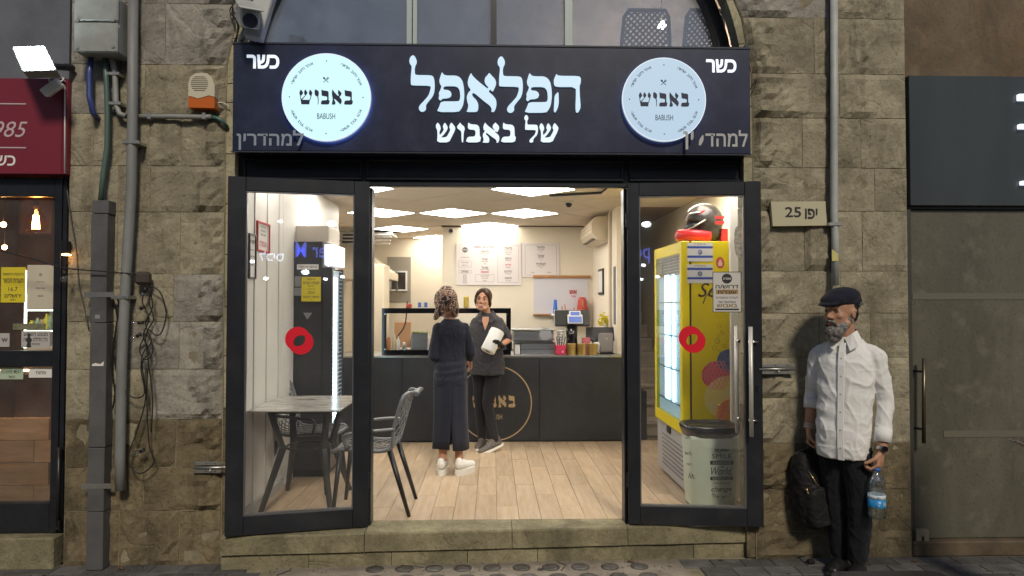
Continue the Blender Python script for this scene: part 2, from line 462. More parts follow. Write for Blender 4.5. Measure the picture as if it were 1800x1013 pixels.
paper = mat('paper', (.74, .71, .68), .8)
ink = mat('ink', (.03, .03, .035), .7)
inkred = mat('red_ink', (.5, .03, .04), .6)
inkgrey = mat('grey_ink', (.16, .14, .14), .7)
pipe_m = mat('grey_pipe', (.23, .235, .235), .55, var=.25, vs=7, dirt=.35, ds=4, dcol=(.1, .09, .07), stretch=(1, 1, .3))
trunk_m = mat('grey_trunking', (.105, .105, .11), .5, var=.3, vs=4, dirt=.4, ds=3, dcol=(.05, .045, .04))
box_m = mat('grey_box', (.30, .31, .30), .5, var=.2, vs=6, dirt=.3, ds=4, dcol=(.14, .13, .11))
cable_m = mat('black_cable', (.012, .011, .011), .5)
skin = mat('skin', (.52, .27, .17), .5, var=.12, vs=14, spec=.35)
skin2 = mat('skin_tan', (.47, .255, .165), .5, var=.15, vs=14, spec=.35)

# ---------------------------------------------------------------- pavement, street
mb = MB(); mb.box(-14, 14, -16, .3, -.3, -.012)
struct('ground', mb, mat('ground', (.09, .085, .08), .85, var=.3, vs=3, bump=.3))
m_pav = mat('paver', (.125, .12, .118), .75, var=.35, vs=9, bump=.5, bs=60, rnd=.35, dirt=.5, ds=3)
pav = MB(); pav.box(-6, 6, -2.4, -.0, -.05, -.010); pav = struct('pavement', pav, mortar)
def paver(x0, x1, y0, y1, sk):
    a = MB(); g = .004; h = random.uniform(-.003, .002)
    vs = [(x0+g+sk*y0, y0+g, h), (x1-g+sk*y0, y0+g, h), (x1-g+sk*y1, y1-g, h), (x0+g+sk*y1, y1-g, h)]
    b_ = [(p[0]+(-.004 if i in (0, 3) else .004), p[1]+(-.003 if i < 2 else .003), -.0098) for i, p in enumerate(vs)]
    a.add(b_+vs, [(4,5,6,7),(0,1,5,4),(1,2,6,5),(2,3,7,6),(3,0,4,7)])
    return a
for j in range(5):
    y1 = -.045-j*.14
    for i in range(13):
        x0 = -3.05-.5 + i*.2 + (j % 2)*.1 + random.uniform(-.006, .006)
        if x0+.2 < -1.36: paver(x0, x0+.2, y1-.14, y1, 0).obj('paver', m_pav, pav)
    for i in range(14):
        x0 = 1.22 + i*.2 + (j % 2)*.1
        paver(x0, x0+.2, y1-.14, y1, 0).obj('paver', m_pav, pav)
# concrete strip with round glass pavement lights
m_con = mat('concrete', (.27, .235, .19), .8, var=.3, vs=4, bump=.4, bs=40, dirt=.6, ds=2.2, dcol=(.12, .1, .08))
a = MB(); a.box(-1.36, 1.22, -.9, -.05, -.03, -.002); strip = a.obj('concrete_slab', m_con, pav)
m_len = mat('lens_glass', (.13, .125, .12), .3, var=.4, vs=20, bump=.6, bs=50, rnd=.3)
m_rim = mat('lens_rim', (.07, .06, .05), .6)
xs = [i*.187-.935 for i in range(11)]
for j in range(4):
    for i, x in enumerate(xs):
        yy = -.16-j*.155; xx = x+(.03 if j % 2 else 0)+random.uniform(-.004, .004)
        if i == 0 and j == 0: continue
        a = MB(); a.lathe([(.056, -.004), (.058, .0005), (.053, .002), (.051, -.001)], (xx, yy, 0), 20); r_ = a.obj('rim', m_rim, pav)
        a = MB(); a.lathe([(.052, -.004), (.050, .0008), (.03, .0022), (.004, .0028)], (xx, yy, 0), 20); a.obj('glass_lens', m_len, pav)
m_grit = mat('grit', (.10, .09, .075), .9, rnd=.4)
a = MB(); rg = random.Random(4)
for i in range(420):
    x = rg.uniform(-3.4, 3.4); y = -.04-abs(rg.gauss(0, .16)) if rg.random() < .7 else rg.uniform(-.85, -.05); r = rg.uniform(.002, .006)
    a.add([(x-r, y, .002), (x, y-r, .002), (x+r, y+r*.3, .002), (x, y+r, .003+r)], [(0, 1, 3), (1, 2, 3), (2, 0, 3), (0, 2, 1)])
stuff(tag(a.obj('grit', m_grit), 'loose grit and dust scattered along the foot of the facade', 'grit'))
a = MB()
for i in range(26):
    x, y, r = rg.uniform(-3.2, 3.3), rg.uniform(-.8, -.06), rg.uniform(.008, .02); a.disc((x, y, .0045), r, .001, 9, N_=V((0, 0, 1)), A=V((1, 0, 0)), r2=r*rg.uniform(.6, 1))
a.obj('gum_spots', mat('gum', (.05, .048, .045), .8), pav)
for i, (x, y) in enumerate(((-2.35, -.12), (.9, -.1), (2.75, -.14))):
    a = MB(); q = rg.uniform(0, 6); c_, s_ = cos(q), sin(q); P_ = [(-.03, 0), (-.01, .012), (.015, .011), (.034, 0), (.015, -.012), (-.01, -.011)]
    vs = [(x+u*c_-v*s_, y+u*s_+v*c_, .006+abs(v)*.7) for u, v in P_]; a.add(vs, [(0, 1, 5), (1, 2, 4, 5), (2, 3, 4)])
    tag(a.obj('dry_leaf', mat('leaf_brown', (.16, .085, .035), .8)), ('dry brown leaf beside the trunking on the left pavement', 'dry brown leaf against the step in the middle', 'dry brown leaf below the shuttered door at right')[i], 'leaf')
# cracks and bits of litter
a = MB()
for c in (((-1.30, -.06), (-1.27, -.16), (-1.33, -.24), (-1.3, -.4)), ((.42, -.06), (.47, -.13), (.43, -.22)), ((-.62, -.06), (-.58, -.1), (-.52, -.11), (-.44, -.14))):
    a.tube([(x, y, -.001) for x, y in c], .003, 5)
a.obj('crack', black, pav)
a = MB(); a.box(-2.86, -2.79, -.33, -.315, 0, .008, Matrix.Rotation(.25, 4, 'Z'))
tag(a.obj('cigarette_end', paper), 'tiny pale cigarette end lying on the pavement at far left', 'litter')
a = MB(); a.box(0, .045, -.02, .02, 0, .03, Matrix.Translation(V((2.03, -.16, 0))) @ Matrix.Rotation(.3, 4, 'Z'), bev=.008)
tag(a.obj('bottle_cap', black), 'small black scrap lying on pavers right of the shop step', 'litter')

# ---------------------------------------------------------------- stone blocks
WY = -.05
CH = .024
def block(q, n=6, m=5, amp=.006, yf=WY, depth=.09, chunk=0, side=0):
    """q: four (x, z) corners BL BR TR TL; a dressed block with chipped edges"""
    a = MB(); g = random.uniform(.0012, .0035)
    cx = sum(p[0] for p in q)/4; cz = sum(p[1] for p in q)/4
    q = [(p[0]+(g if p[0] < cx else -g), p[1]+(g if p[1] < cz else -g)) for p in q]
    sd = random.uniform(0, 50); pr = random.uniform(-.006, .006)
    W = abs(q[1][0]-q[0][0]); H = abs(q[3][1]-q[0][1])
    n = max(4, min(14, int(W/.03))); m = max(4, min(10, int(H/.035)))
    vs = []
    for j in range(m+1):
        v = j/m
        for i in range(n+1):
            u = i/n
            x = (q[0][0]*(1-u)+q[1][0]*u)*(1-v)+(q[3][0]*(1-u)+q[2][0]*u)*v
            z = (q[0][1]*(1-u)+q[1][1]*u)*(1-v)+(q[3][1]*(1-u)+q[2][1]*u)*v
            e = i in (0, n) or j in (0, m)
            d = noise.noise(V((x*9+sd, z*9, 0)))*amp + noise.noise(V((x*30+sd, z*30, 3)))*amp*.5
            if chunk:                      # rock-faced part next to the arch
                k = u if side > 0 else 1-u
                thr = .45+.35*noise.noise(V((z*7+sd, 4, 0)))
                if k < thr: d += chunk*(1 + noise.noise(V((x*22, z*22, sd)))*1.3)*min(1, (thr-k)*8)
            y = yf - pr - d
            if e: y = yf + .0045 + noise.noise(V((x*14, z*14, sd)))*.006
            else:
                x += noise.noise(V((z*20, x*20, sd)))*.004
            vs.append((x, y, z))
    fs = [(j*(n+1)+i, j*(n+1)+i+1, (j+1)*(n+1)+i+1, (j+1)*(n+1)+i) for j in range(m) for i in range(n)]
    bd = [i for i in range(n+1)] + [j*(n+1)+n for j in range(1, m+1)] + [m*(n+1)+i for i in range(n-1, -1, -1)] + [j*(n+1) for j in range(m-1, 0, -1)]
    b0 = len(vs)
    for i in bd: vs.append((vs[i][0], yf+depth, vs[i][2]))
    k = len(bd)
    for i in range(k): fs.append((bd[i], b0+i, b0+(i+1) % k, bd[(i+1) % k]))
    a.add(vs, fs, False); return a
rowsL = [-95, 13, 119, 205, 295, 375, 483, 565, 648, 735, 818, 893, 986]
rowsR = [-75, 25, 124, 203, 292, 369, 476, 551, 630, 702, 782, 865, 940, 986]
ARX = U(865, 150, WY).x; ARZ = U(865, 150, WY).z; ARR = U(1325, 300, WY).x-ARX
def jambx(z, r, sgn):
    return ARX + sgn*(math.sqrt(max(.01, r*r-(z-ARZ)**2)) if z > ARZ else r)
def pier(name, lab, rows, pxo, sgn, jr, splits, lowfrom, greys):
    t = thing(name, lab, 'wall', (U(pxo, 986, WY).x, 0, 0))
    zs = [U(865, r, WY).z for r in rows]; zs[-1] = -.01
    xo = U(pxo, 500, WY).x
    a = MB()
    for i in range(len(zs)-1):
        za, zb = zs[i+1], zs[i]
        xa, xb = jambx(za, jr-.004, sgn), jambx(zb, jr-.004, sgn)
        q = [(xo, za), (xa, za), (xb, zb), (xo, zb)]
        if sgn > 0: q = [(xa, za), (xo, za), (xo, zb), (xb, zb)]
        a.prism(q, (0, WY+.008, 0), (1, 0, 0), V((0, -1, 0)), .17, V((0, 0, 1)))
    a.obj('wall_core', mortar, t)
    for i in range(len(zs)-1):
        za, zb = zs[i+1], zs[i]; xa, xb = jambx(za, jr, sgn), jambx(zb, jr, sgn)
        cuts = [U(c, 500, WY).x for c in splits[i % len(splits)]]
        L = [(xo, xo)] + [(c, c) for c in cuts] + [(xa, xb)] if sgn < 0 else [(xa, xb)] + [(c, c) for c in cuts] + [(xo, xo)]
        for k in range(len(L)-1):
            inner = (k == len(L)-2) if sgn < 0 else (k == 0)
            q = [(L[k][0], za), (L[k+1][0], za), (L[k+1][1], zb), (L[k][1], zb)]
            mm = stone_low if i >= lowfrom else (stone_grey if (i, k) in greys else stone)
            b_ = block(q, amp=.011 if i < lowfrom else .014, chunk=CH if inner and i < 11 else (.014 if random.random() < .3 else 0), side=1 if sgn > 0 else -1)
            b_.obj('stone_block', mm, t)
    return t
pierL = pier('stone_pier', 'weathered stone block pier carrying pipes, left of the falafel shop', rowsL, 118, -1, ARR,
     [(205, 288), (205, 285), (205, 250), (160, 316), (206, 262), (205, 316), (182, 305), (205, 316), (160, 270), (205, 312), (190, 256), (214, 320)], 9,
     {(0, 0), (0, 1), (0, 2), (1, 0), (1, 1), (2, 0), (6, 2), (7, 1), (7, 2), (8, 2), (1, 2)})
pierR = pier('stone_pier', 'stone block pier with the address plaque, right of the falafel shop', rowsR, 1597, 1, ARR,
     [(1465,), (1436, 1500), (1480,), (1413, 1517), (1470, 1540), (1415, 1517), (1478,), (1440, 1530), (1490,), (1420, 1510), (1470,), (1430, 1540), (1500,)], 10,
     {(0, 0)})
# pale dressed band round the arch
for sgn, par in ((-1, pierL), (1, pierR)):
    cz = [0, .32, .66, 1.0, 1.34, 1.66, 2.0, 2.33, 2.66, 3.0, ARZ, ARZ+.3, ARZ+.6, ARZ+.9]
    for i in range(len(cz)-1):
        za, zb = cz[i]+.003, cz[i+1]-.003; N_ = 4; poly = []
        for k in range(N_+1): z = za+(zb-za)*k/N_; poly.append((jambx(z, ARR, sgn), z))
        for k in range(N_, -1, -1): z = za+(zb-za)*k/N_; poly.append((jambx(z, ARR-.062, sgn), z))
        if sgn > 0: poly = poly[::-1]
        a = MB(); a.prism(poly[::-1], (0, -.035+random.uniform(-.002, .002), 0), (1, 0, 0), V((0, -1, 0)), .12, V((0, 0, 1)))
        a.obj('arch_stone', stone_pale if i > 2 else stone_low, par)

# ---------------------------------------------------------------- shop step
t = thing('shop_step', 'worn limestone step under the falafel shop entrance', 'step', (0, 0, 0))
ZF = .212
def sy(px): return -.165 + .155*(px-400)/940.0        # front edge leans nearer the street on the left
def stepstone(p0, p1, z0, z1, off, m, back=.14):
    x0 = U(p0, 950, -.05).x+.002; x1 = U(p1, 950, -.05).x-.002
    a = MB(); n = 14; vs = []; sd = random.random()*9
    for k in range(n+1):
        x = x0+(x1-x0)*k/n; yf = sy(p0+(p1-p0)*k/n)+off
        d = noise.noise(V((x*6, sd, 0)))*.006; c = .010
        vs += [(x, back, z0), (x, yf+d, z0), (x, yf+d+.002, z1-c+noise.noise(V((x*13, 3, sd)))*.004), (x, yf+c+d, z1), (x, back, z1)]
    fs = []
    for k in range(n):
        for j in range(4): fs.append((k*5+j, k*5+j+1, (k+1)*5+j+1, (k+1)*5+j))
    fs += [(0,1,2,3,4), tuple(n*5+j for j in range(5))[::-1]]
    a.add(vs, fs); a.obj('step_stone', m, t)
m_step = mat('step_stone', (.27, .24, .15), .85, wst=.6, wcol=(.08, .07, .045), crack=2, var=.3, vs=5, bump=1.0, bs=35, rnd=.1, dirt=.55, ds=3.5, dcol=(.11, .1, .06), spec=.3)
for p0, p1 in ((399, 644), (644, 900), (900, 1104), (1104, 1342)): stepstone(p0, p1, .095, ZF, 0, m_step)
for p0, p1 in ((399, 548), (548, 690), (690, 822), (822, 945), (945, 1222), (1222, 1342)): stepstone(p0, p1, -.01, .092, .02, m_step)

# ---------------------------------------------------------------- shop floor, ceiling, walls
a = MB(); a.box(-1.8, 2.2, .14, 6.9, -.02, ZF-.012); floor = struct('shop_floor', a, mat('grout', (.2, .15, .1), .9))
m_wood = mat('plank_wood', (.49, .38, .27), .38, var=.16, vs=3, stretch=(9, 1, 1), bump=.08, bs=30, rnd=.13, dirt=.2, ds=2, dcol=(.4, .28, .17), vcol=(.40, .285, .18), spec=.4)
plk = {}
PW = .1515; x00 = U(874, 912, .14).x
for i in range(-13, 15):
    x0 = x00+i*PW; y = .135; k = (i*5) % 3
    L = .9*(.34+.33*k)
    while y < 2.78:
        y1 = min(y+L, 2.8); key = (round(y1-y, 3))
        if key not in plk:
            a = MB(); a.box(0, PW-.003, 0, y1-y-.003, -.011, 0); me = a
            o = link('plank', a, m_wood, floor, org=V((0, 0, 0))); plk[key] = o
        else: o = D.objects.new('plank', plk[key].data); COL.objects.link(o); o.parent = floor
        o.location = V((x0, y, ZF+random.uniform(-.0006, .0004)))-ORG[floor.name]
        y = y1; L = .9
ZC = 2.758
a = MB(); a.box(-2.35, 2.2, .1, 6.9, ZC+.012, ZC+.1); ceil = struct('ceiling', a, mat('ceiling_gap', (.25, .19, .13), .8))
def clip(poly, x0, x1, y0, y1):
    def cut(P, ax, lim, keep):
        out = []
        for i in range(len(P)):
            a, b_ = P[i], P[(i+1) % len(P)]; ia = (a[ax]-lim)*keep >= 0; ib = (b_[ax]-lim)*keep >= 0
            if ia: out.append(a)
            if ia != ib:
                t_ = (lim-a[ax])/(b_[ax]-a[ax]); out.append((a[0]+(b_[0]-a[0])*t_, a[1]+(b_[1]-a[1])*t_))
        return out
    for ax, lim, k in ((0, x0, 1), (0, x1, -1), (1, y0, 1), (1, y1, -1)):
        if poly: poly = cut(poly, ax, lim, k)
    return poly
A_ = .849; N0 = (U(859.6, 374.2, 3.53).x, 3.53)
lights = {(-4, -7): 'added ceiling panel light, unseen just inside the left glass', (4, -7): 'added ceiling panel light, unseen just inside the right glass',  # this pair and the next are added out of view to brighten indoors
          (4, -5): 'added ceiling panel light, unseen above the yellow fridge', (0, -7): 'added ceiling panel light, unseen just inside the doorway header',
          (-1, 0): 'ceiling panel light, middle one of the front row seen through the doorway', (1, 0): 'ceiling panel light beside the dome camera',
          (-3, 0): 'ceiling panel light cut by the left jamb of the doorway', (1, -4): 'bright ceiling panel light nearest the street, by the top of the doorway',
          (-3, -4): 'ceiling panel light nearest the street at the top left of the doorway', (0, 3): 'ceiling panel light against the wall above the menu boards',
          (-3, 4): 'ceiling panel light above the kitchen beside the broken ceiling', (-2, 7): 'farthest ceiling panel light, at the back kitchen wall'}
m_tile = mat('ceiling_tile', (.72, .63, .52), .85, var=.04, vs=2, rnd=.05)
m_panel = mat('light_panel', (1, .96, .88), .5, emit=15.5, ecol=(1, .95, .87))
m_tbar = mat('light_trim', (.6, .56, .5), .5)
regs = [(-2.3, 1.39, .12, 4.84), (-2.3, -.72, 4.85, 6.68), (1.39, 2.1, .12, 3.0)]
for i in range(-8, 9):
    for j in range(-10, 10):
        if (i+j) % 2 == 0: continue
        cx, cy = N0[0]+i*A_/2, N0[1]+j*A_/2; h = A_/2-.006
        for ri, rg in enumerate(regs):
            P = clip([(cx-h, cy), (cx, cy-h), (cx+h, cy), (cx, cy+h)], *rg)
            if len(P) < 3: continue
            if (i, j) in lights:
                if ri != {(-3, 4): 1, (-2, 7): 1, (4, -5): 2, (4, -7): 2}.get((i, j), 0): continue
                lt = thing('ceiling_light', lights[(i, j)], 'ceiling light', (cx, cy, ZC), 'square panel lights in the diamond ceiling grid')
                a = MB(); a.prism(P, (0, 0, ZC-.004), (1, 0, 0), V((0, 0, 1)), -.02, V((0, 1, 0))); a.obj('trim', m_tbar, lt)
                Q = [(cx+(p[0]-cx)*.93, cy+(p[1]-cy)*.93) for p in P]
                a = MB(); a.prism(Q, (0, 0, ZC-.008), (1, 0, 0), V((0, 0, 1)), -.003, V((0, 1, 0))); a.obj('diffuser', m_panel, lt)
            else:
                if (i, j) == (-4, 5): continue
                a = MB(); dz = random.uniform(0, .003)
                a.prism(P, (0, 0, ZC+dz), (1, 0, 0), V((0, 0, 1)), -.009, V((0, 1, 0)))
                a.obj('ceiling_tile', m_tile, ceil)
# walls of the shop
def wallbox(name, x0, x1, y0, y1, z0, z1, m=whitewall):
    a = MB(); a.box(x0, x1, y0, y1, z0, z1); return struct(name, a, m)
XR = U(1041, 450, 4.85).x; XP = U(777, 450, 4.85).x
wallbox('back_wall', XP, XR+.12, 4.85, 5.0, 0, 2.9)
wallbox('kitchen_wall', -2.4, XP+.1, 6.7, 6.85, 0, 2.9)
wallbox('partition_wall', XP, XP+.12, 5.0, 6.7, 0, 2.9)
wallbox('right_wall', XR, XR+.15, 2.98, 4.85, 0, 2.9)
XL = U(431, 700, .2).x
wallbox('left_wall', XL-.15, XL, .13, 3.0, 0, 2.9, whitepanel)
wallbox('kitchen_side_wall', -2.45, -2.3, 3.0, 6.85, 0, 2.9)
wallbox('left_return_wall', -2.3, XL-.15, 2.9, 3.0, 0, 2.9)
wallbox('stair_side_wall', 2.12, 2.25, .13, 6.9, 0, 3.4)
wallbox('stair_back_wall', XR+.15, 2.12, 6.75, 6.9, 0, 3.4, mat('stairwall', (.55, .46, .36), .8, var=.2, vs=3))
a = MB(); x1 = U(497, 600, 1.02).x; a.box(XL, x1, 1.02, 1.3, ZF, 2.66); tag(a.obj('white_column', whitepanel), 'tall white boxed column on the left wall, before the black fridge', 'column')
# seams of the left wall panels
a = MB()
for y in (.35, .62, .9): a.box(XL, XL+.006, y-.006, y+.006, ZF, 2.7)
a.box(XL, XL+.02, .14, 1.02, ZF, ZF+.07)
o = a.obj('wall_trim', mat('trim_grey', (.45, .44, .43), .6)); o['kind'] = 'structure'
# broken edge trims and shadow gap along the back wall top
a = MB(); a.box(XP, -.42, 4.835, 4.85, ZC-.02, ZC); a.box(.33, XR, 4.838, 4.85, ZC-.012, ZC)
o = a.obj('wall_cornice', mat('gap_brown', (.12, .08, .05), .8)); o['kind'] = 'structure'
# stairs behind the fridge
st = thing('staircase', 'grey concrete staircase climbing away behind the yellow fridge', 'staircase', (1.8, 3.1, ZF))
m_st = mat('stair_concrete', (.50, .45, .40), .8, var=.2, vs=4, bump=.3)
m_riser = mat('stair_riser', (.42, .38, .34), .8, var=.2, vs=4)
for k in range(13):
    a = MB(); a.box(XR+.16, 2.11, 3.05+.28*k, 3.05+.28*(k+1)+.0, ZF, ZF+.17*(k+1)-.035); a.obj('riser', m_riser, st)
    a = MB(); a.box(XR+.16, 2.11, 3.02+.28*k, 3.05+.28*(k+1), ZF+.17*(k+1)-.033, ZF+.17*(k+1)); a.obj('tread', m_st, st)
a = MB(); p0 = U(1147, 350, 4.2); p1 = U(1200, 440, 4.2); a.tube([p0+(p0-p1)*.2, p1+(p1-p0)*.4], .055, 4, smooth=False)
a.obj('stringer', black, st)

# ---------------------------------------------------------------- shopfront frame
sf = thing('shopfront', 'black painted shopfront frame around the open doorway', 'shopfront', (0, .05, ZF))
x0, x1, z0, z1 = B(408, 266, 1327, 322, .0)
def part(name, m, par, *boxes, bev=0):
    a = MB()
    for b_ in boxes: a.box(*b_, bev=bev)
    return a.obj(name, m, par)
part('header', frame_m, sf, (x0, x1, .03, .12, z0, z1+.1))
zt, zb = U(865, 272, .0).z, U(865, 318, .0).z
for a0, a1 in ((430, 630), (648, 1092), (1112, 1312)):
    xa, xb = U(a0, 295, .0).x, U(a1, 295, .0).x; h0, h1 = U(865, 312, 0).z, U(865, 284, 0).z
    a = MB()
    for q in ((xa-.02, xb+.02, .008, .03, h1, h1+.02), (xa-.02, xb+.02, .008, .03, h0-.02, h0), (xa-.02, xa, .012, .03, h0, h1), (xb, xb+.02, .012, .03, h0, h1)): a.box(*q, bev=.004)
    a.obj('moulding', frame_m, sf)
part('cornice', frame_m, sf, (x0-.01, x1+.01, -.015, .03, z0-.028, z0), bev=.004)
for a0, a1 in ((638, 653), (1097, 1113)):
    part('jamb', frame_m, sf, (U(a0, 600, .03).x, U(a1, 600, .03).x, .03, .13, ZF, z0-.028), bev=.004)
for a0, a1 in ((404, 420), (1318, 1330)):
    part('jamb', frame_m, sf, (U(a0, 600, .03).x, U(a1, 600, .03).x, .03, .13, ZF, z0-.028), bev=.004)
part('sill', frame_m, sf, (U(404, 900, .05).x, U(640, 900, .05).x, .05, .12, ZF, ZF+.035))
part('sill', frame_m, sf, (U(1113, 900, .05).x, U(1330, 900, .05).x, .05, .12, ZF, ZF+.035))
# door leaves
m_gl = glass('door_glass', refl=.07, haze=.03)
def leaf(lab, pin, Yin, pout, Yout, gl, side):
    Hn = U(pin, 600, Yin); E = U(pout, 600, Yout); W = (V((E.x-Hn.x, E.y-Hn.y, 0))).length
    ang = math.atan2(E.y-Hn.y, E.x-Hn.x)
    t = thing('door_leaf', lab, 'door', (Hn.x, Hn.y, ZF), 'glazed shop door leaves folded outwards', rz=ang, local=True)
    top = U(865, 322, -.02).z-ZF+.005
    s1 = .1 if side < 0 else .078; s2 = .108 if side < 0 else .105; bt = .118; tp = .088
    sg = 1 if side > 0 else 1
    def P(name, m, *b, **k):
        a = MB(); [a.box(*q, **k) for q in b]; return a.obj(name, m, t)
    P('stile', frame_m, (0, s1, -.025, .025, .012, top), bev=.003)
    P('stile', frame_m, (W-s2, W, -.025, .025, .012, top), bev=.003)
    P('rail', frame_m, (s1, W-s2, -.024, .024, .012, .012+bt), bev=.003)
    P('rail', frame_m, (s1, W-s2, -.024, .024, top-tp, top), bev=.003)
    a = MB(); b0, b1, c0, c1 = s1, W-s2, .012+bt, top-tp
    for q in ((b0, b0+.008, c0, c1), (b1-.008, b1, c0, c1), (b0+.008, b1-.008, c0, c0+.008), (b0+.008, b1-.008, c1-.008, c1)):
        a.box(q[0], q[1], -.018, .018, q[2], q[3])
    a.obj('glazing_bead', mat('bead_grey', (.2, .2, .21), .3, metal=.6), t)
    P('glass_pane', m_gl, (b0+.004, b1-.004, -.003, .003, c0+.004, c1-.004))
    for z in (.25, top-.3): P('hinge', frame_m, (-.012, .012, -.034, -.022, z, z+.1), bev=.003)
    return t, W, ang, Hn
lf, WL, AL, HL = leaf('left glass door leaf with a red ring sticker, open against the pier', 649, .0, 399, -.175, None, -1)
rf, WR, AR_, HR = leaf('right glass door leaf with bar handles and a hiring notice', 1103, .0, 1338, -.09, None, 1)
def onleaf(t, Hn, ang, px, py, off=0):
    """local leaf coordinates of a pixel on the leaf plane"""
    d = CM @ V(((px-900)/F, -(py-506.5)/F, -1)); n = V((-sin(ang), cos(ang), 0)); o = V((Hn.x, Hn.y, 0))
    p = CAMP + d*((o-CAMP).dot(n)/d.dot(n)) - o
    return V((p.x*cos(ang)+p.y*sin(ang), off, p.z-ZF))
# the left leaf runs towards -x: its local +y faces the street
# red ring stickers
m_redst = mat('red_sticker', (.72, .01, .03), .4, emit=.0)
for (t, Hn, an, cx, cy, sg) in ((lf, HL, AL, 526, 599, 1), (rf, HR, AR_, 1216, 597, -1)):
    for k, (dx, dy) in enumerate(((-2.5, -3), (3, 3))):
        c = onleaf(t, Hn, an, cx+dx, cy+dy, sg*(.0042+.0008*k)); a = MB()
        a.ring(c, .046, .078, .0006, 40, A=V((-sg, 0, 0)) if sg > 0 else V((1, 0, 0)), B_=V((0, 0, 1)))
        o = a.obj('ring_sticker', m_redst, t)
# bar handles of the right leaf
for k, (px, off, m_) in enumerate(((1314, -.075, steel), (1299, .07, white))):
    c0 = onleaf(rf, HR, AR_, px, 574, off); c1 = onleaf(rf, HR, AR_, px, 764, off)
    if k == 1: c0 = V((c0.x, off, c0.z)); c1 = V((c0.x, off, c1.z))
    else: c1 = V((c0.x, off, c1.z))
    a = MB(); a.tube([c0, c1], .0135, 14); h = a.obj('handle', mat('satin_steel', (.72, .70, .66), .5, metal=.55), rf)
    for f in (.14, .86):
        q = c0.lerp(c1, f); a = MB(); a.tube([q, (q.x, 0, q.z)], .010, 10); 
        if k == 0: a.tube([(q.x, -.06, q.z), (q.x+.055, -.045, q.z)], .007, 8)
        a.obj('handle_stud', chrome, rf)
c = onleaf(rf, HR, AR_, 1329, 680, -.027); a = MB(); a.disc(c, .012, .004, 16); a.box(c.x-.004, c.x+.004, -.029, -.025, c.z-.03, c.z); a.obj('lock_cylinder', chrome, rf)

# ---------------------------------------------------------------- fascia sign
YS = -.15
sx0, sx1, sz0, sz1 = B(409, 82, 1319, 268, YS)
sg_ = thing('fascia_sign', 'long dark navy fascia sign board with lit Hebrew lettering and two round logos', 'sign', (0, YS, sz0))
part('sign_board', sign_m, sg_, (sx0, sx1, YS, .03, sz0, sz1), bev=.004)
a = MB(); a.box(sx0-.004, sx1+.004, YS-.004, YS+.02, sz1+.001, sz1+.012); a.box(sx0-.004, sx1+.004, YS-.004, YS+.02, sz0-.010, sz0-.001); a.obj('edge_trim', frame_hi, sg_)
m_lit = mat('lit_letter', (.25, .28, .3), .4, emit=.80, ecol=(.60, .83, 1.0))
m_litw = mat('lit_letter_white', (.25, .28, .3), .4, emit=.88, ecol=(.80, .93, 1.0))
m_rim2 = mat('lit_rim', (.8, .85, .9), .4, emit=.5, ecol=(.7, .85, 1))
m_disc = mat('lit_disc', (.2, .24, .28), .4, emit=.92, ecol=(.60, .93, 1.0), var=.0)
m_discR = mat('lit_disc_soft', (.2, .24, .3), .4, emit=.62, ecol=(.58, .80, 1.0))
LAMED = [(130,138),(142,145),(153,165),(155,185),(145,205),(141,225),(143,255),(150,265),(240,266),(258,272),(266,290),(269,330),(266,370),(255,400),(228,432),(212,455),(214,480),(200,495),(182,496),(170,485),(168,470),(178,452),(200,430),(230,395),(240,365),(245,342),(238,330),(125,328),(117,322),(118,270),(123,225),(122,205),(110,190),(108,170),(115,150)]
PE = [(315,245),(326,262),(345,268),(405,268),(430,280),(447,305),(455,350),(457,400),(450,450),(437,478),(420,497),(283,497),(298,465),(310,432),(400,432),(425,430),(432,405),(428,360),(415,340),(395,333),(332,333),(322,345),(328,358),(355,360),(370,370),(376,385),(370,402),(350,410),(318,412),(305,425),(293,415),(298,395),(295,378),(305,360),(313,335),(302,320),(298,300),(305,275)]
ALEF = [(500,250),(508,268),(540,300),(605,352),(612,345),(605,335),(590,318),(585,300),(590,280),(605,265),(615,250),(628,265),(652,290),(660,315),(652,340),(638,368),(628,362),(622,352),(615,360),(612,372),(640,395),(658,420),(662,450),(655,480),(645,497),(628,497),(632,478),(618,455),(590,435),(515,372),(505,385),(510,400),(535,425),(546,450),(545,480),(537,497),(470,497),(478,485),(483,455),(475,430),(472,405),(480,380),(500,358),(482,335),(478,310),(485,280)]
HE1 = [(1043,257),(1052,270),(1185,271),(1197,285),(1196,315),(1188,335),(1190,400),(1196,470),(1182,500),(1167,502),(1163,470),(1166,400),(1166,338),(1040,338),(1027,325),(1025,295),(1035,270)]
HE2 = [(1055,375),(1057,440),(1050,475),(1035,502),(1025,495),(1028,440),(1030,395),(1048,375)]
SHIN = [(942,690),(1015,690),(1035,650),(1050,620),(1055,600),(1045,585),(1030,568),(1020,585),(1018,600),(1025,612),(1015,635),(1000,660),(962,662),(985,640),(1005,610),(1008,595),(990,568),(980,585),(978,600),(985,610),(975,630),(958,648),(955,625),(965,605),(960,585),(945,568),(935,585),(935,600),(943,615),(945,650)]
BET = [(705,565),(718,577),(760,580),(775,595),(777,655),(785,657),(778,690),(688,690),(700,657),(745,655),(750,640),(750,620),(742,610),(710,608),(702,600),(702,580)]
VAV = [(430,565),(440,580),(455,590),(460,605),(453,625),(450,690),(440,690),(438,620),(425,610),(412,600),(412,588),(422,578)]
def shift(g, dx, dy=0, k=1, ox=0, oy=0): return [((x-ox)*k+ox+dx, (y-oy)*k+oy+dy) for x, y in g]
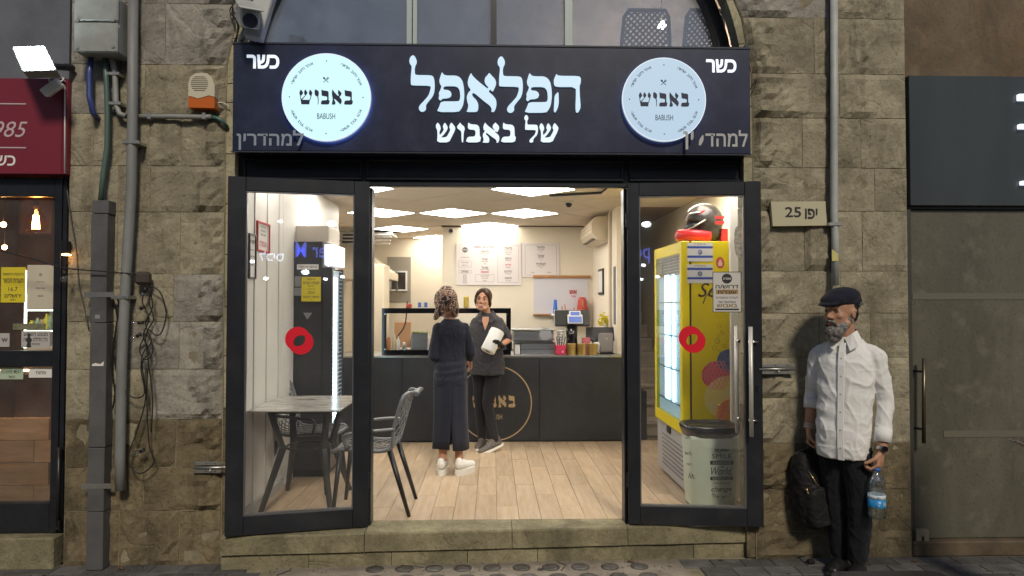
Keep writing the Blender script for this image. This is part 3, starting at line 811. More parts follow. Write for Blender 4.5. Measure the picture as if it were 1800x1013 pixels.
def glyph(poly, zx, zy, sc, Y, m, par, th=.012, name='letter', rim=True):
    P = chaikin([(zx+x/sc, zy+y/sc) for x, y in poly], .2)
    Q = [U(x, y, Y) for x, y in P]; Q = [(q.x, q.z) for q in Q]
    a = MB(); a.prism(Q, (0, Y-th, 0), (1, 0, 0), V((0, -1, 0)), th, V((0, 0, 1))); return a.obj(name, m, par)
row1 = [LAMED, PE, ALEF, shift(LAMED, 560, 7), shift(PE, 556, 5), HE1, HE2]
for g in row1: glyph(g, 690, 60, 3.619, YS, m_lit, sg_)
def fit(g, x0, x1, y0, y1):
    a0, a1 = min(p[0] for p in g), max(p[0] for p in g); b0, b1 = min(p[1] for p in g), max(p[1] for p in g)
    return [((x-a0)/(a1-a0)*(x1-x0)+x0, (y-b0)/(b1-b0)*(y1-y0)+y0) for x, y in g]
row2 = [SHIN, fit(LAMED, 838, 925, 518, 692), BET, fit(ALEF, 573, 680, 565, 692), shift(BET, -222, 0), VAV, fit(SHIN, 277, 400, 565, 690)]
for g in row2: glyph(g, 690, 60, 3.619, YS, m_litw, sg_)
# hand-drawn logo word
LB = [(703,425),(720,435),(765,440),(778,450),(778,540),(790,540),(782,582),(697,582),(705,540),(762,537),(764,500),(710,492),(705,480)]
LV = [(395,430),(405,425),(430,440),(437,455),(436,480),(430,495),(435,530),(433,575),(426,588),(428,540),(422,500),(400,490),(393,470)]
LA = [(578,422),(595,450),(634,492),(645,484),(632,465),(640,425),(655,442),(673,462),(665,485),(648,500),(672,530),(675,550),(662,583),(650,570),(610,530),(590,520),(598,535),(610,560),(605,583),(570,583),(575,560),(580,530),(578,505),(572,480),(572,450)]
LS = [[(250,425),(262,440),(275,458),(266,480),(254,492),(240,480),(236,462)], [(295,425),(307,440),(320,458),(311,480),(299,490),(288,478),(284,458)], [(345,425),(358,440),(371,462),(362,485),(350,492),(338,480),(334,460)], [(250,535),(345,535),(339,582),(257,582)], [(240,475),(246,475),(258,540),(250,540)], [(356,485),(364,485),(348,540),(340,540)], [(300,485),(306,485),(285,510),(262,540),(255,530)]]
LOGO = [LB, shift(LB, -240), LA, LV] + LS
def logo_word(c, k, m, par, th=.002, name='logo_word', A=V((1, 0, 0)), Nn=V((0, -1, 0)), ox=514):
    """k metres per traced unit, centred at c"""
    a = MB()
    for g in LOGO:
        P = [((x-ox)*k, -(y-505)*k) for x, y in (chaikin(g, .15) if len(g) > 4 else g)]
        a.prism(P[::-1], V(c)+Nn*th, A, Nn, th, V((0, 0, 1)))
    return a.obj(name, m, par)
def cutlery(c, s, m, par, Nn=V((0, -1, 0)), name='cutlery_emblem'):
    a = MB(); c = V(c)+Nn*.001
    for sg in (-1, 1):
        d = V((sg*.7, 0, .7)); e = V((.7, 0, -sg*.7))
        a.tube([c-d*s, c+d*s*.5], s*.09, 5)
        if sg < 0: a.prism([(cos(q)*s*.42+0, sin(q)*s*.27) for q in [2*pi*i/12 for i in range(12)]], c+d*s*.75, d, Nn, .001, Nn.cross(d))
        else:
            for o_ in (-.22, 0, .22): a.tube([c+d*s*.55+e*o_*s, c+d*s*1.1+e*o_*s], s*.06, 4)
            a.tube([c+d*s*.52-e*.25*s, c+d*s*.52+e*.25*s], s*.1, 5)
    return a.obj(name, m, par)
def ring_text(s, c, r, a0, a1, size, m, par, flip=False, name='ring_lettering', th=.0012):
    a = MB(); n = len(s); c = V(c)
    for i, ch in enumerate(s):
        if ch == ' ': continue
        q = a0+(a1-a0)*(i+.5)/n; rad = V((cos(q), 0, sin(q))); tn = V((-sin(q), 0, cos(q)))
        X_, Y_ = (-tn, rad) if not flip else (tn, -rad)
        Mx = Matrix((X_, Y_, V((0, -1, 0)))).transposed()
        a.text(ch, size, c+rad*r, Mx, bold=.02)
    return a.obj(name, m, par)
m_navy = mat('navy_print', (.012, .018, .06), .5)
m_bloom = mat('bloom_blue', (.2, .3, .6), .4, emit=9, ecol=(.18, .34, 1)); m_bloom2 = mat('bloom_dim', (.2, .3, .6), .4, emit=2.5, ecol=(.2, .35, 1))
def round_logo(px, py, rpx, m):
    c = U(px, py, YS); r = rpx/274.0
    a = MB(); a.disc((c.x, YS-.035, c.z), r, .018, 64); d = a.obj('logo_disc', m, sg_)
    a = MB(); a.disc((c.x, YS-.015, c.z), r-.003, .0145, 48); a.obj('bloom_disc', m_bloom if m is m_disc else m_bloom2, sg_)  # glowing disc added behind the logo to imitate lens bloom
    a = MB(); a.ring((c.x, YS-.036, c.z), r, r+.005, .019, 64); a.obj('logo_rim', m_rim2, sg_)
    f = V((c.x, YS-.0355, c.z)); k = r/452.0
    logo_word(f+V((0, 0, -.006*0)), k, m_navy, sg_)
    a = MB(); a.text('BABUSH', .052, f+V((.0, -.001, -.122*r/.277)), sx=.62, bold=.01); a.obj('logo_name', m_navy, sg_)
    cutlery(f+V((-.003, 0, .110)), .022, m_navy, sg_)
    wd = 'אוכל רחוב ישראלי'[::-1]
    for k_, (q0, q1) in enumerate(((160, 112), (68, 20))): ring_text(wd, f, r*.84, R(q0), R(q1), .026, m_navy, sg_)
    for k_, (q0, q1) in enumerate(((200, 248), (292, 340))): ring_text(wd[::-1], f, r*.84, R(q1), R(q0), .026, m_navy, sg_)
    a = MB()
    for q in (0, 90, 180, 270): a.disc(f+V((cos(R(q))*r*.84, -.001, sin(R(q))*r*.84)), .0042, .001, 8)
    a.obj('ring_dots', m_navy, sg_)
round_logo(576, 174, 76, m_disc); round_logo(1165, 178, 73.5, m_discR)
def signtext(s, x0, y0, x1, y1, m, Y, bold=.03, th=.004, name='lettering', par=None, d=.004, size_k=1):
    bx = B(x0, y0, x1, y1, Y); _, _, tx0, tx1, ty0, ty1 = text_mesh(s, bold, 4)
    k = (bx[3]-bx[2])/(ty1-ty0)
    a = MB(); kx = (bx[1]-bx[0])/(tx1-tx0)
    a.text(s, k, ((bx[0]+bx[1])/2, Y-.001, (bx[2]+bx[3])/2), bold=bold, d=d, res=4, sx=kx/k); return a.obj(name, m, par)
m_vin = mat('grey_vinyl', (.27, .32, .40), .5); m_vinw = mat('vinyl_lit', (.8, .85, .95), .5, emit=.75, ecol=(.8, .9, 1))
signtext('כשר', 434, 97, 491, 121, m_vinw, YS, .035, par=sg_)
signtext('כשר', 1241, 105, 1294, 128, m_vinw, YS, .035, par=sg_)
signtext('מהדרין', 416, 235, 513, 264, m_vin, YS, .02, par=sg_, d=0)
signtext('ל', 515, 229, 534, 256, m_vin, YS-.037, .02, par=sg_, d=.001)
m_vin2 = mat('grey_vinyl_pale', (.45, .46, .46), .5)
signtext('ין', 1201, 231, 1219, 263, m_vin2, YS-.037, .02, par=sg_, d=.001)
signtext('למהד', 1240, 229, 1314, 258, m_vin2, YS, .02, par=sg_, d=0)
glyph([(1229, 246), (1236, 236), (1237, 246), (1232, 256), (1228, 256)], 0, 0, 1, YS, m_vin2, sg_, .002)
# brackets on top of the board
for px in (412, 1316):
    c = U(px, 84, YS); part('bracket', frame_hi, sg_, (c.x-.012, c.x+.012, YS+.03, .02, c.z-.02, c.z+.03))

# ---------------------------------------------------------------- upstairs window
uw = thing('upstairs_window', 'arched upstairs window above the fascia with pale and dark mullions', 'window', (0, .2, sz1))
zt = ARZ+ARR; zb = sz1-.25
poly = [(jambx(zb, ARR-.02, -1), zb), (jambx(zb, ARR-.02, 1), zb)] + [(ARX+(ARR-.02)*cos(q), ARZ+(ARR-.02)*sin(q)) for q in [pi*i/24 for i in range(25)]]
a = MB(); a.prism(poly, (0, .2, 0), (1, 0, 0), V((0, -1, 0)), .006, V((0, 0, 1))); a.obj('glass_pane', glass('upper_glass', (.85, .9, .95), .12, haze=.36, hcol=(.36, .45, .62)), uw)  # bluish diffuse haze stands in for the street reflection on this pane
a = MB()
for i in range(24):
    q0, q1 = pi*i/24, pi*(i+1)/24
a.ring((ARX, .13, ARZ), ARR-.13, ARR-.055, .1, 40, A=V((1, 0, 0)), B_=V((0, 0, 1)), a0=0, a1=pi)
for sgn in (-1, 1):
    xx = sorted((ARX+sgn*(ARR-.13), ARX+sgn*(ARR-.055))); a.box(xx[0], xx[1], .13, .23, zb, ARZ)
a.obj('arch_frame', frame_m, uw)
m_mull = mat('mullion_pale', (.45, .52, .52), .4)
for a0, a1, mm in ((716, 725, m_mull), (727, 734, m_mull), (863, 873, frame_m), (992, 1005, m_mull)):
    xa, xb = U(a0, 40, .19).x, U(a1, 40, .19).x; part('mullion', mm, uw, (xa, xb, .15, .195, zb, zt-.1))
ur = MB()
ur.box(-2.1, 2.1, 2.2, 2.3, 2.9, 5.2); ur.box(-2.2, -2.1, .3, 2.3, 2.9, 5.2); ur.box(2.1, 2.2, .3, 2.3, 2.9, 5.2); ur.box(-2.1, 2.1, .3, 2.2, 5.1, 5.2)
struct('upstairs_walls', ur, mat('upstairs_paint', (.46, .48, .52), .8, var=.12, vs=1.2))
a = MB(); a.box(-2.2, 2.2, .14, 2.3, 2.87, 2.95); struct('upstairs_floor', a, mat('dark_floor', (.1, .08, .07), .7))
a = MB(); a.box(-2.2, 2.2, .12, .14, 2.5, 3.3); struct('front_bulkhead', a, mat('bulk', (.1, .1, .12), .8))
# upstairs pendant bulb, seen through a chair back
bl = thing('pendant_bulb', 'warm lit pendant bulb glowing through the upstairs chair back', 'lamp', U(1163, 44, 1.3))
c = U(1163, 44, 1.3); a = MB(); a.ball(c, .035); a.obj('bulb', mat('warm_bulb', (1, .7, .35), .4, emit=900, ecol=(1, .66, .40)), bl)
a = MB(); a.tube([c+V((0, 0, .03)), V((c.x, c.y, 5.1))], .006, 6); a.obj('cord', cable_m, bl)
def mesh_back(lab, px0, px1, py0, Y, lean):
    x0, x1, _, z1 = B(px0, py0, px1, 90, Y); z0 = z1-.42; cx = (x0+x1)/2
    t = thing('upstairs_chair', lab, 'chair', (cx, Y, 2.95), 'mesh back chairs upstairs')
    W = (x1-x0)/2
    def P(u, v): 
        wv = W*(.86+.14*(1-v))+.0
        return V((cx+lean*v*.1*0+u*(W*(1.0-.16*v)), Y+.05*u*u-.06*v, z0+(z1-z0)*v))
    a = MB(); n, m = 15, 17
    for i in range(n+1):
        for j in range(m):
            if (i+j) % 2: continue
            for di in (-1, 1):
                if 0 <= i+di <= n: a.tube([P(i/n*1.8-.9, j/m*.93+.02), P((i+di)/n*1.8-.9, (j+1)/m*.93+.02)], .0075, 4, smooth=False, caps=False)
    a.obj('mesh_back', mat('chair_grey', (.07, .075, .085), .5), t)
    a = MB(); a.tube([P(-.95, 0), P(-.95, .5), P(-.95, .9), P(-.8, 1), P(.8, 1), P(.95, .9), P(.95, .5), P(.95, 0)], .014, 8); a.obj('back_rim', mat('chair_grey', (0,0,0)), t)
    a = MB(); a.box(cx-W, cx+W, Y+.0, Y+.42, z0-.03, z0, bev=.01); a.obj('seat', mat('chair_grey', (0,0,0)), t)
    for sx in (-1, 1):
        for yy in (.02, .4):
            a = MB(); a.tube([(cx+sx*W*.85, Y+yy, z0-.02), (cx+sx*W, Y+yy, 2.95)], .014, 8); a.obj('leg', mat('chair_grey', (0,0,0)), t)
mesh_back('dark mesh back chair upstairs with the warm bulb glowing through it', 1088, 1184, 21, .55, 1)
mesh_back('dark mesh back chair upstairs nearest the arch edge', 1199, 1278, 21, .55, 1)
# ================================================================ INSIDE THE SHOP
# ---- counter
YCN = 2.75
cz = U(865, 629, YCN).z
ct = thing('counter', 'long charcoal serving counter with a gold ring logo on its front', 'counter', (0, YCN, ZF))
cx0, cx1 = XL+.02, U(1126, 700, YCN).x
for i, (a0, a1) in enumerate(((cx0, -.96), (-.96, .5), (.5, cx1))):
    part('front_panel', counter_m, ct, (a0+.0015, a1-.0015, YCN, YCN+.03, ZF+.012, cz-.002), bev=.0015)
part('counter_body', black, ct, (cx0, cx1, YCN+.031, YCN+.62, ZF, cz-.003))
part('worktop', steel, ct, (cx0, cx1, YCN-.004, YCN+.66, cz, cz+.022), bev=.003)
part('end_panel', black, ct, (cx1+.002, cx1+.09, YCN+.1, YCN+.5, ZF, U(1135, 690, YCN).z), bev=.004)
c = U(869, 709, YCN); rr = 66/164.6
a = MB(); a.ring((c.x, YCN-.0005, c.z), rr-.012, rr, .0015, 72); a.obj('logo_ring', gold, ct)
logo_word(V((c.x-.005, YCN-.001, c.z+.02)), .00083, gold, ct, ox=514)
a = MB(); a.text('BABUSH', .075, (c.x, YCN-.002, c.z-.145), sx=.62, bold=.012); a.obj('logo_name', gold, ct)
cutlery(V((c.x, YCN-.001, c.z+.175)), .035, mat('pale_print', (.55, .5, .45), .5), ct)
CT = cz+.0225
# ---- glass display case on the counter
dc = thing('display_case', 'black framed glass display case of salads on the counter', 'display case', (U(780, 600, 2.82).x, 2.82, CT))
dx0, dx1, dz0, dz1 = B(671, 542, 898, 624, 2.82); dz0 = CT+.001
m_clear = glass('clear_glass', refl=.05)
fr = .034
part('glass_border', blackgloss, dc, (dx0, dx1, 2.817, 2.823, dz1-.055, dz1), (dx0, dx1, 2.817, 2.823, dz0+.0, dz0+.055), (dx0, dx0+.05, 2.817, 2.823, dz0+.055, dz1-.055), (dx1-.05, dx1, 2.817, 2.823, dz0+.055, dz1-.055))
part('front_glass', m_clear, dc, (dx0+.05, dx1-.05, 2.818, 2.822, dz0+.055, dz1-.055))
part('top_shelf', blackgloss, dc, (dx0, dx1, 2.826, 3.15, dz1-.012, dz1))
for x in (dx0, dx1-.008): part('side_glass', m_clear, dc, (x, x+.008, 2.826, 3.15, dz0, dz1-.014))
for px, py in ((677, 552), (677, 614), (892, 553), (892, 613)):
    q = U(px, py, 2.81); a = MB(); a.disc((q.x, 2.81, q.z), .008, .007, 12); a.obj('glass_stud', chrome, dc)
part('steel_tray', steel, dc, (dx0+.06, dx1-.06, 2.84, 3.12, CT, CT+.03))
# things seen inside and through the case
def bottle(lab, px, py, Y, r, h, col, capc, cat='bottle', grp=None, z=None):
    p = U(px, py, Y); z0 = z if z is not None else CT+.031
    t = thing('sauce_bottle', lab, cat, (p.x, Y, z0), grp)
    a = MB(); a.lathe([(r*.95, z0), (r, z0+.01), (r, z0+h*.7), (r*.6, z0+h*.82), (r*.5, z0+h*.84)], (p.x, Y, 0), 14); a.obj('bottle_body', mat('sauce_'+col[0], col[1], .3), t)
    a = MB(); a.lathe([(r*.5, z0+h*.842), (r*.42, z0+h*.86), (r*.12, z0+h), (0, z0+h)], (p.x, Y, 0), 12); a.obj('nozzle', mat('nozzle_cream', (.75, .72, .6), .4), t)
bottle('orange sauce squeeze bottle at the left end of the display case', 683, 600, 2.9, .024, .19, ('orange', (.62, .26, .11)), None)
bottle('pale tahini squeeze bottle just right of the orange one', 693, 600, 2.93, .022, .2, ('cream', (.72, .62, .42)), None)
bottle('white squeeze bottle, third from the left in the display case', 700, 600, 2.9, .02, .17, ('white', (.78, .75, .68)), None)
p = U(702, 618, 2.88); a = MB(); a.lathe([(.022, CT+.031), (.022, CT+.11), (.018, CT+.12), (.019, CT+.135)], (p.x+.05, 2.9, 0), 14)
tag(a.obj('salt_shaker', steel), 'small metal shaker standing behind the display glass', 'shaker')
def pan(lab, px0, px1, py0, py1, Y, col, food=True, d=.2):
    x0, x1, z0, z1 = B(px0, py0, px1, py1, Y); z0 = CT+.031
    t = thing('food_pan', lab, 'food pan', ((x0+x1)/2, Y, z0), 'food pans in the display case')
    part('pan', steel, t, (x0, x1, Y, Y+d, z0, z1-.02), bev=.006)
    if food:
        a = MB(); n = 60
        for i in range(n):
            q = (random.uniform(x0+.01, x1-.01), random.uniform(Y+.01, Y+d-.01)); r = random.uniform(.009, .016)
            a.ball((q[0], q[1], z1-.018+random.uniform(0, .012)), (r, r, r*.6), 6, 4)
        stuff(a.obj('food', mat('food_'+col[0], col[1], .6, var=.4, vs=30), t))
pan('steel pan of chopped green salad left of the customer', 722, 752, 584, 612, 2.93, ('green', (.32, .40, .16)))
pan('steel pan of pale hummus right of the staff member', 872, 890, 604, 615, 2.93, ('pale', (.62, .55, .32)))
# ---- back counter / kitchen
def block_thing(name, lab, cat, m, px0, py0, px1, py1, Y0, Y1, z0=None, bev=.01, grp=None):
    x0, x1, za, zb = B(px0, py0, px1, py1, Y0); a = MB(); a.box(x0, x1, Y0, Y1, za if z0 is None else z0, zb, bev=bev)
    return tag(a.obj(name, m), lab, cat, grp)
m_card = mat('cardboard', (.42, .24, .12), .8, var=.1)
block_thing('back_worktop', 'steel back worktop under the menu wall behind the counter', 'worktop', steel, 700, 612, 1030, 640, 4.2, 4.84, z0=ZF)
block_thing('cardboard_sheet', 'tall brown board leaning at the kitchen window seen through the display case', 'board', m_card, 693, 566, 722, 628, 4.4, 4.43, z0=ZF)
block_thing('kitchen_fridge', 'steel appliance standing behind the display case left of the customer', 'appliance', steel, 722, 594, 755, 628, 4.3, 4.6, z0=ZF)
# left kitchen: hood, window, tall white cabinet
hd = thing('range_hood', 'cream slanted range hood at the left edge of the doorway', 'range hood', U(672, 460, 5.6))
x0 = -2.28; q1 = U(690, 480, 5.6)
a = MB(); zt_ = U(660, 440, 5.6).z
a.add([(x0, 5.3, q1.z-.1), (q1.x, 5.3, q1.z-.1), (q1.x, 6.2, q1.z-.1), (x0, 6.2, q1.z-.1), (x0, 5.3, q1.z), (q1.x, 5.3, q1.z), (q1.x, 6.2, q1.z), (x0, 6.2, q1.z), (x0, 5.5, zt_+.1), (x0+.25, 5.5, zt_+.08), (x0+.25, 6.1, zt_+.08), (x0, 6.1, zt_+.1)],
      [(3,2,1,0), (0,1,5,4), (1,2,6,5), (2,3,7,6), (3,0,4,7), (4,5,9,8), (5,6,10,9), (6,7,11,10), (7,4,8,11), (8,9,10,11)])
a.obj('hood_body', mat('hood_cream', (.62, .54, .42), .4, metal=.2), hd)
a = MB(); a.tube([(x0+.1, 5.8, zt_+.1), (x0+.12, 5.8, ZC)], .1, 14); a.obj('duct', black, hd)
kx0, kx1, kz0, kz1 = B(686, 452, 722, 532, 6.69)
kw = thing('kitchen_window', 'small white framed window in the kitchen back wall', 'window', ((kx0+kx1)/2, 6.68, kz0))
part('recess', mat('recess_grey', (.3, .27, .22), .7), kw, (kx0-.05, kx1, 6.685, 6.698, kz0, kz1))
for px0, px1 in ((676, 684), (688, 696), (699, 713)):
    xa, xb, za, zb_ = B(px0, 479, px1, 509, 6.66)
    a = MB(); g = .025
    for q in ((xa-g, xb+g, zb_, zb_+g), (xa-g, xb+g, za-g, za), (xa-g, xa, za, zb_), (xb, xb+g, za, zb_)): a.box(q[0], q[1], 6.64, 6.684, q[2], q[3])
    f = a.obj('casement', white, kw); part('pane', mat('dark_pane', (.04, .03, .03), .1), f, (xa, xb, 6.66, 6.67, za, zb_))
cb = block_thing('tall_cabinet', 'tall cream cabinet cut by the left jamb of the doorway', 'cabinet', mat('cab_cream', (.72, .63, .48), .45), 640, 464, 674, 620, 4.0, 4.5, z0=ZF)
block_thing('kitchen_shelf', 'dark wire shelf corner under the broken ceiling of the kitchen', 'shelf', galv, 640, 408, 690, 414, 5.4, 5.9)
a = MB()
for k in range(4):
    p = U(655+k*4, 412+k*5, 5.2); a.box(-2.3, U(690-k*3, 410, 5.2).x, 5.1+k*.1, 5.16+k*.1, p.z, p.z+.015, Matrix.Rotation(0, 4, 'X'))
tag(a.obj('ceiling_grid_strip', galv), 'loose metal grid strips hanging where a kitchen ceiling tile is missing', 'ceiling strips')
a = MB(); q = U(716, 577, 4.0); a.tube(curve([U(716, 530, 4.1), U(712, 570, 4.1), U(700, 590, 4.1), U(692, 602, 4.0)]), .009, 6)
tag(a.obj('hanging_cable', cable_m), 'black cable curving down behind the display case', 'cable')
block_thing('red_tub', 'small red tub on the display case near the kitchen window', 'tub', mat('tub_red', (.5, .06, .04), .5), 714, 534, 723, 541, 2.98, 3.04, z0=dz1+.001)
for px, lab in ((738, 'left blue and white carton on top of the display case'), (749, 'right blue and white carton on top of the display case')):
    x0_, x1_, z0_, z1_ = B(px-4, 530, px+4, 541, 3.0)
    t = thing('small_carton', lab, 'carton', ((x0_+x1_)/2, 3.0, dz1), 'cartons on the display case'); z0_ = dz1+.001
    part('carton', paper, t, (x0_, x1_, 3.0, 3.05, z0_, z1_)); part('print', mat('print_blue', (.1, .16, .42), .6), t, (x0_+.005, x1_-.012, 2.998, 3.0, z0_+.008, z1_-.012))
block_thing('yellow_tin', 'tall yellow tin on the display case between the two women', 'tin', mat('tin_yellow', (.62, .45, .08), .5), 815, 521, 824, 541, 3.0, 3.06, z0=dz1+.001)

# ---- menu boards
def menu(lab, px0, py0, px1, py1, cols, Y=4.846):
    x0, x1, z0, z1 = B(px0, py0, px1, py1, Y)
    t = thing('menu_board', lab, 'menu board', ((x0+x1)/2, Y, z0), 'menu boards on the back wall')
    part('board', mat('menu_white', (.74, .68, .66), .6), t, (x0, x1, Y-.014, Y-.001, z0, z1), bev=.002)
    for q0, q1, items in cols:
        cxm = x0+(x1-x0)*(q0+q1)/2
        for typ, s, f, wd in items:
            z = z1-(z1-z0)*f
            if typ == 'box':
                w_ = (x1-x0)*wd; h_ = (z1-z0)*s; a = MB(); y = Y-.0155
                for b_ in ((cxm-w_/2, cxm+w_/2, z+h_/2, z+h_/2+.0025), (cxm-w_/2, cxm+w_/2, z-h_/2-.0025, z-h_/2), (cxm-w_/2-.0025, cxm-w_/2, z-h_/2, z+h_/2), (cxm+w_/2, cxm+w_/2+.0025, z-h_/2, z+h_/2)): a.box(b_[0], b_[1], y, y+.001, b_[2], b_[3])
                a.obj('box_line', inkgrey, t)
            elif typ == 'logo':
                a = MB(); a.disc((cxm, Y-.0152, z), .038, .001, 32); a.obj('logo_print', inkgrey, t)
                logo_word(V((cxm, Y-.0155, z)), .000105, paper, t)
            else:
                a = MB(); a.text(s, .042 if typ == 'h' else (.024 if typ == 's' else .042), (cxm, Y-.0152, z), bold=.03 if typ != 's' else .012, res=2, sx=.92)
                a.obj('menu_line', inkred if typ == 'r' else inkgrey, t)
menu('large white menu board with the dark round logo, left on the back wall', 802, 427, 916, 502, [
    (0, .27, [('logo', '', .17, 0), ('s', 'כשר למהדרין', .35, 0), ('box', .14, .5, .19), ('s', 'מגשי אירוח', .47, 0), ('s', 'בימי שישי', .53, 0), ('box', .06, .68, .19), ('h', 'שתייה', .68, 0)] + [('s', 'מים 8', .76+i*.045, 0) for i in range(5)]),
    (.27, .61, [('box', .06, .09, .27), ('h', 'התפריט של באבוש', .09, 0), ('h', 'פלאפל', .2, 0), ('s', 'בפיתה עם הכל', .25, 0), ('s', '22', .3, 0), ('h', 'סביח', .39, 0), ('s', 'ביצה חציל', .44, 0), ('s', '24', .49, 0), ('h', 'שניצל', .58, 0), ('s', 'בפיתה בלאפה', .63, 0), ('r', 'תוספת', .69, 0), ('box', .17, .83, .28), ('s', 'חומוס טחינה', .78, 0), ('s', 'סלט ביתי', .83, 0), ('s', 'צ׳יפס', .89, 0)]),
    (.63, .97, [('box', .86, .5, .32), ('h', 'פלאפל', .12, 0), ('s', 'מנה חצי מנה', .17, 0), ('s', 'מנה לאפה', .22, 0), ('s', 'בצלחת', .27, 0), ('h', 'צ׳יפס', .37, 0), ('s', 'קטן גדול', .42, 0), ('r', 'חריף', .53, 0), ('s', 'תוספת', .58, 0), ('h', 'סלטים', .67, 0), ('s', 'קטן גדול', .73, 0), ('h', 'חומוס', .83, 0), ('s', 'קטן גדול', .89, 0)])])
menu('smaller white menu board with a thin frame, right on the back wall', 918, 427, 983, 488, [
    (.03, .97, [('box', .86, .5, .84), ('h', 'פלאפל', .13, 0), ('s', 'שלוש מנות', .2, 0), ('s', '60', .26, 0), ('h', 'שניצל', .37, 0), ('s', 'שתי מנות', .43, 0), ('s', '75', .49, 0), ('h', 'משפחתי', .61, 0), ('s', 'כולל שתייה', .67, 0), ('s', '99', .73, 0)]),
    (.05, .5, [('s', 'שתייה', .86, 0)]), (.5, .95, [('s', 'צ׳יפס', .86, 0)])])
# ---- whiteboard with wooden rails
x0, x1, z0, z1 = B(938, 489, 1034, 552, 4.84)
wb = thing('whiteboard', 'whiteboard with wooden rails and red Hebrew marker on the back wall', 'whiteboard', ((x0+x1)/2, 4.84, z0))
part('board', mat('wb_white', (.66, .65, .70), .3), wb, (x0, x1, 4.835, 4.848, z0, z1))
m_rail = mat('wood_rail', (.45, .21, .07), .5, var=.2, vs=10)
part('rail', m_rail, wb, (x0-.01, x1+.03, 4.81, 4.848, z1, z1+.035), bev=.004)
part('rail', m_rail, wb, (x0-.01, x0+.35, 4.78, 4.834, z0-.02, z0), bev=.004)
signtext('אש', 1001, 510, 1014, 517, inkred, 4.834, .03, par=wb)
signtext('חי', 1005, 520, 1012, 523, inkred, 4.834, .02, par=wb)
# cups, tools at the board
def frust(name, lab, cat, m, px, py, Y, r0, r1, h, z0=None, grp=None, n=16):
    p = U(px, py, Y); z = p.z if z0 is None else z0; a = MB()
    a.lathe([(r0*.98, z), (r0, z+.003), (r1, z+h), (r1*.9, z+h-.001), (r0*.85, z+.01)], (p.x, Y, 0), n); return tag(a.obj(name, m), lab, cat, grp)
sh = block_thing('wall_shelf', 'narrow shelf behind the till screens on the back wall', 'shelf', white, 970, 552, 1036, 556, 4.62, 4.84)
shz = B(970, 552, 1036, 556, 4.62)[3]+.0005
frust('blue_cup', 'stack of blue cups on the wall shelf left of the till', 'cup', mat('cup_blue', (.02, .12, .5), .4), 976, 553, 4.7, .033, .022, .19, z0=shz)
pr = U(1024, 554, 4.7); fb = thing('red_jug', 'large red jug on the wall shelf behind the till', 'jug', (pr.x, 4.72, shz))
a = MB(); a.lathe([(.075, shz), (.078, shz+.02), (.06, shz+.18), (.045, shz+.22), (.03, shz+.225)], (pr.x, 4.72, 0), 18); a.obj('jug_body', mat('jug_red', (.5, .05, .03), .35), fb)
a = MB(); a.tube([(pr.x, 4.66, shz+.03), (pr.x, 4.655, shz+.19)], .011, 6); a.obj('strap', mat('jug_strip', (.35, .2, .12), .5), fb)
for px, h in ((990, .1), (995, .13)):
    a = MB(); p = U(px, 548, 4.7); a.tube([(p.x, 4.7, shz), (p.x-.02, 4.7, shz+h)], .011, 8)
    tag(a.obj('marker', mat('marker_tan', (.5, .3, .2), .5)), 'tan marker leaning on the shelf below the red writing' if px == 990 else 'longer tan marker beside the blue cups', 'marker')
a = MB(); p = U(1009, 548, 4.7); a.tube([(p.x, 4.7, shz), (p.x, 4.7, shz+.08)], .009, 8); tag(a.obj('marker', inkred), 'red marker standing just left of the red jug', 'marker')

# ---- till, monitor, printer and things on the counter right
def tilt(c, ax, az=0): return Matrix.Translation(V(c)) @ Matrix.Rotation(az, 4, 'Z') @ Matrix.Rotation(ax, 4, 'X')
Yt = 3.12
tl = thing('till', 'black till screen on a round stand with a small blue customer display', 'till', (U(1005, 600, Yt).x, Yt, CT))
x0, x1, z0, z1 = B(975, 545, 1036, 574, Yt); cx = (x0+x1)/2; czm = (z0+z1)/2
a = MB(); a.box(-(x1-x0)/2, (x1-x0)/2, -.012, .012, -(z1-z0)/2, (z1-z0)/2, tilt((cx, Yt, czm), R(-14)), bev=.008); a.obj('screen_back', black, tl)
a = MB(); a.box(-(x1-x0)/2-.004, (x1-x0)/2+.004, .012, .02, -(z1-z0)/2-.003, (z1-z0)/2+.006, tilt((cx, Yt, czm), R(-14)), bev=.004); a.obj('screen_rim', white, tl)
a = MB(); a.lathe([(.10, CT), (.105, CT+.01), (.07, CT+.05), (.062, CT+.16), (.072, z0+.03)], (cx, Yt+.03, 0), 24); a.obj('stand', blackgloss, tl)
p = U(1011, 560, Yt-.06)
a = MB(); a.box(-.085, .085, -.01, .01, -.05, .06, tilt((p.x, Yt-.06, p.z-.012), R(-18)), bev=.008); a.box(-.065, .065, -.008, .01, .055, .1, tilt((p.x, Yt-.06, p.z-.012), R(-18)), bev=.006); a.obj('customer_display', white, tl)
a = MB(); a.box(-.072, .072, -.013, -.0105, -.038, .03, tilt((p.x, Yt-.06, p.z-.012), R(-18))); a.box(-.05, .05, -.013, -.0105, .045, .085, tilt((p.x, Yt-.06, p.z-.012), R(-18))); a.obj('display_screen', mat('screen_blue', (.08, .13, .35), .2, emit=.55, ecol=(.16, .24, .62)), tl)
Ym = 3.2; x0, x1, z0, z1 = B(1030, 575, 1090, 600, Ym); mo = thing('monitor', 'black monitor seen from behind at the right end of the counter', 'monitor', ((x0+x1)/2, Ym, CT))
a = MB(); a.box(-(x1-x0)/2, (x1-x0)/2, -.012, .012, -(z1-z0)/2, (z1-z0)/2, tilt(((x0+x1)/2, Ym, (z0+z1)/2), R(-20), R(-8)), bev=.006); a.obj('screen', black, mo)
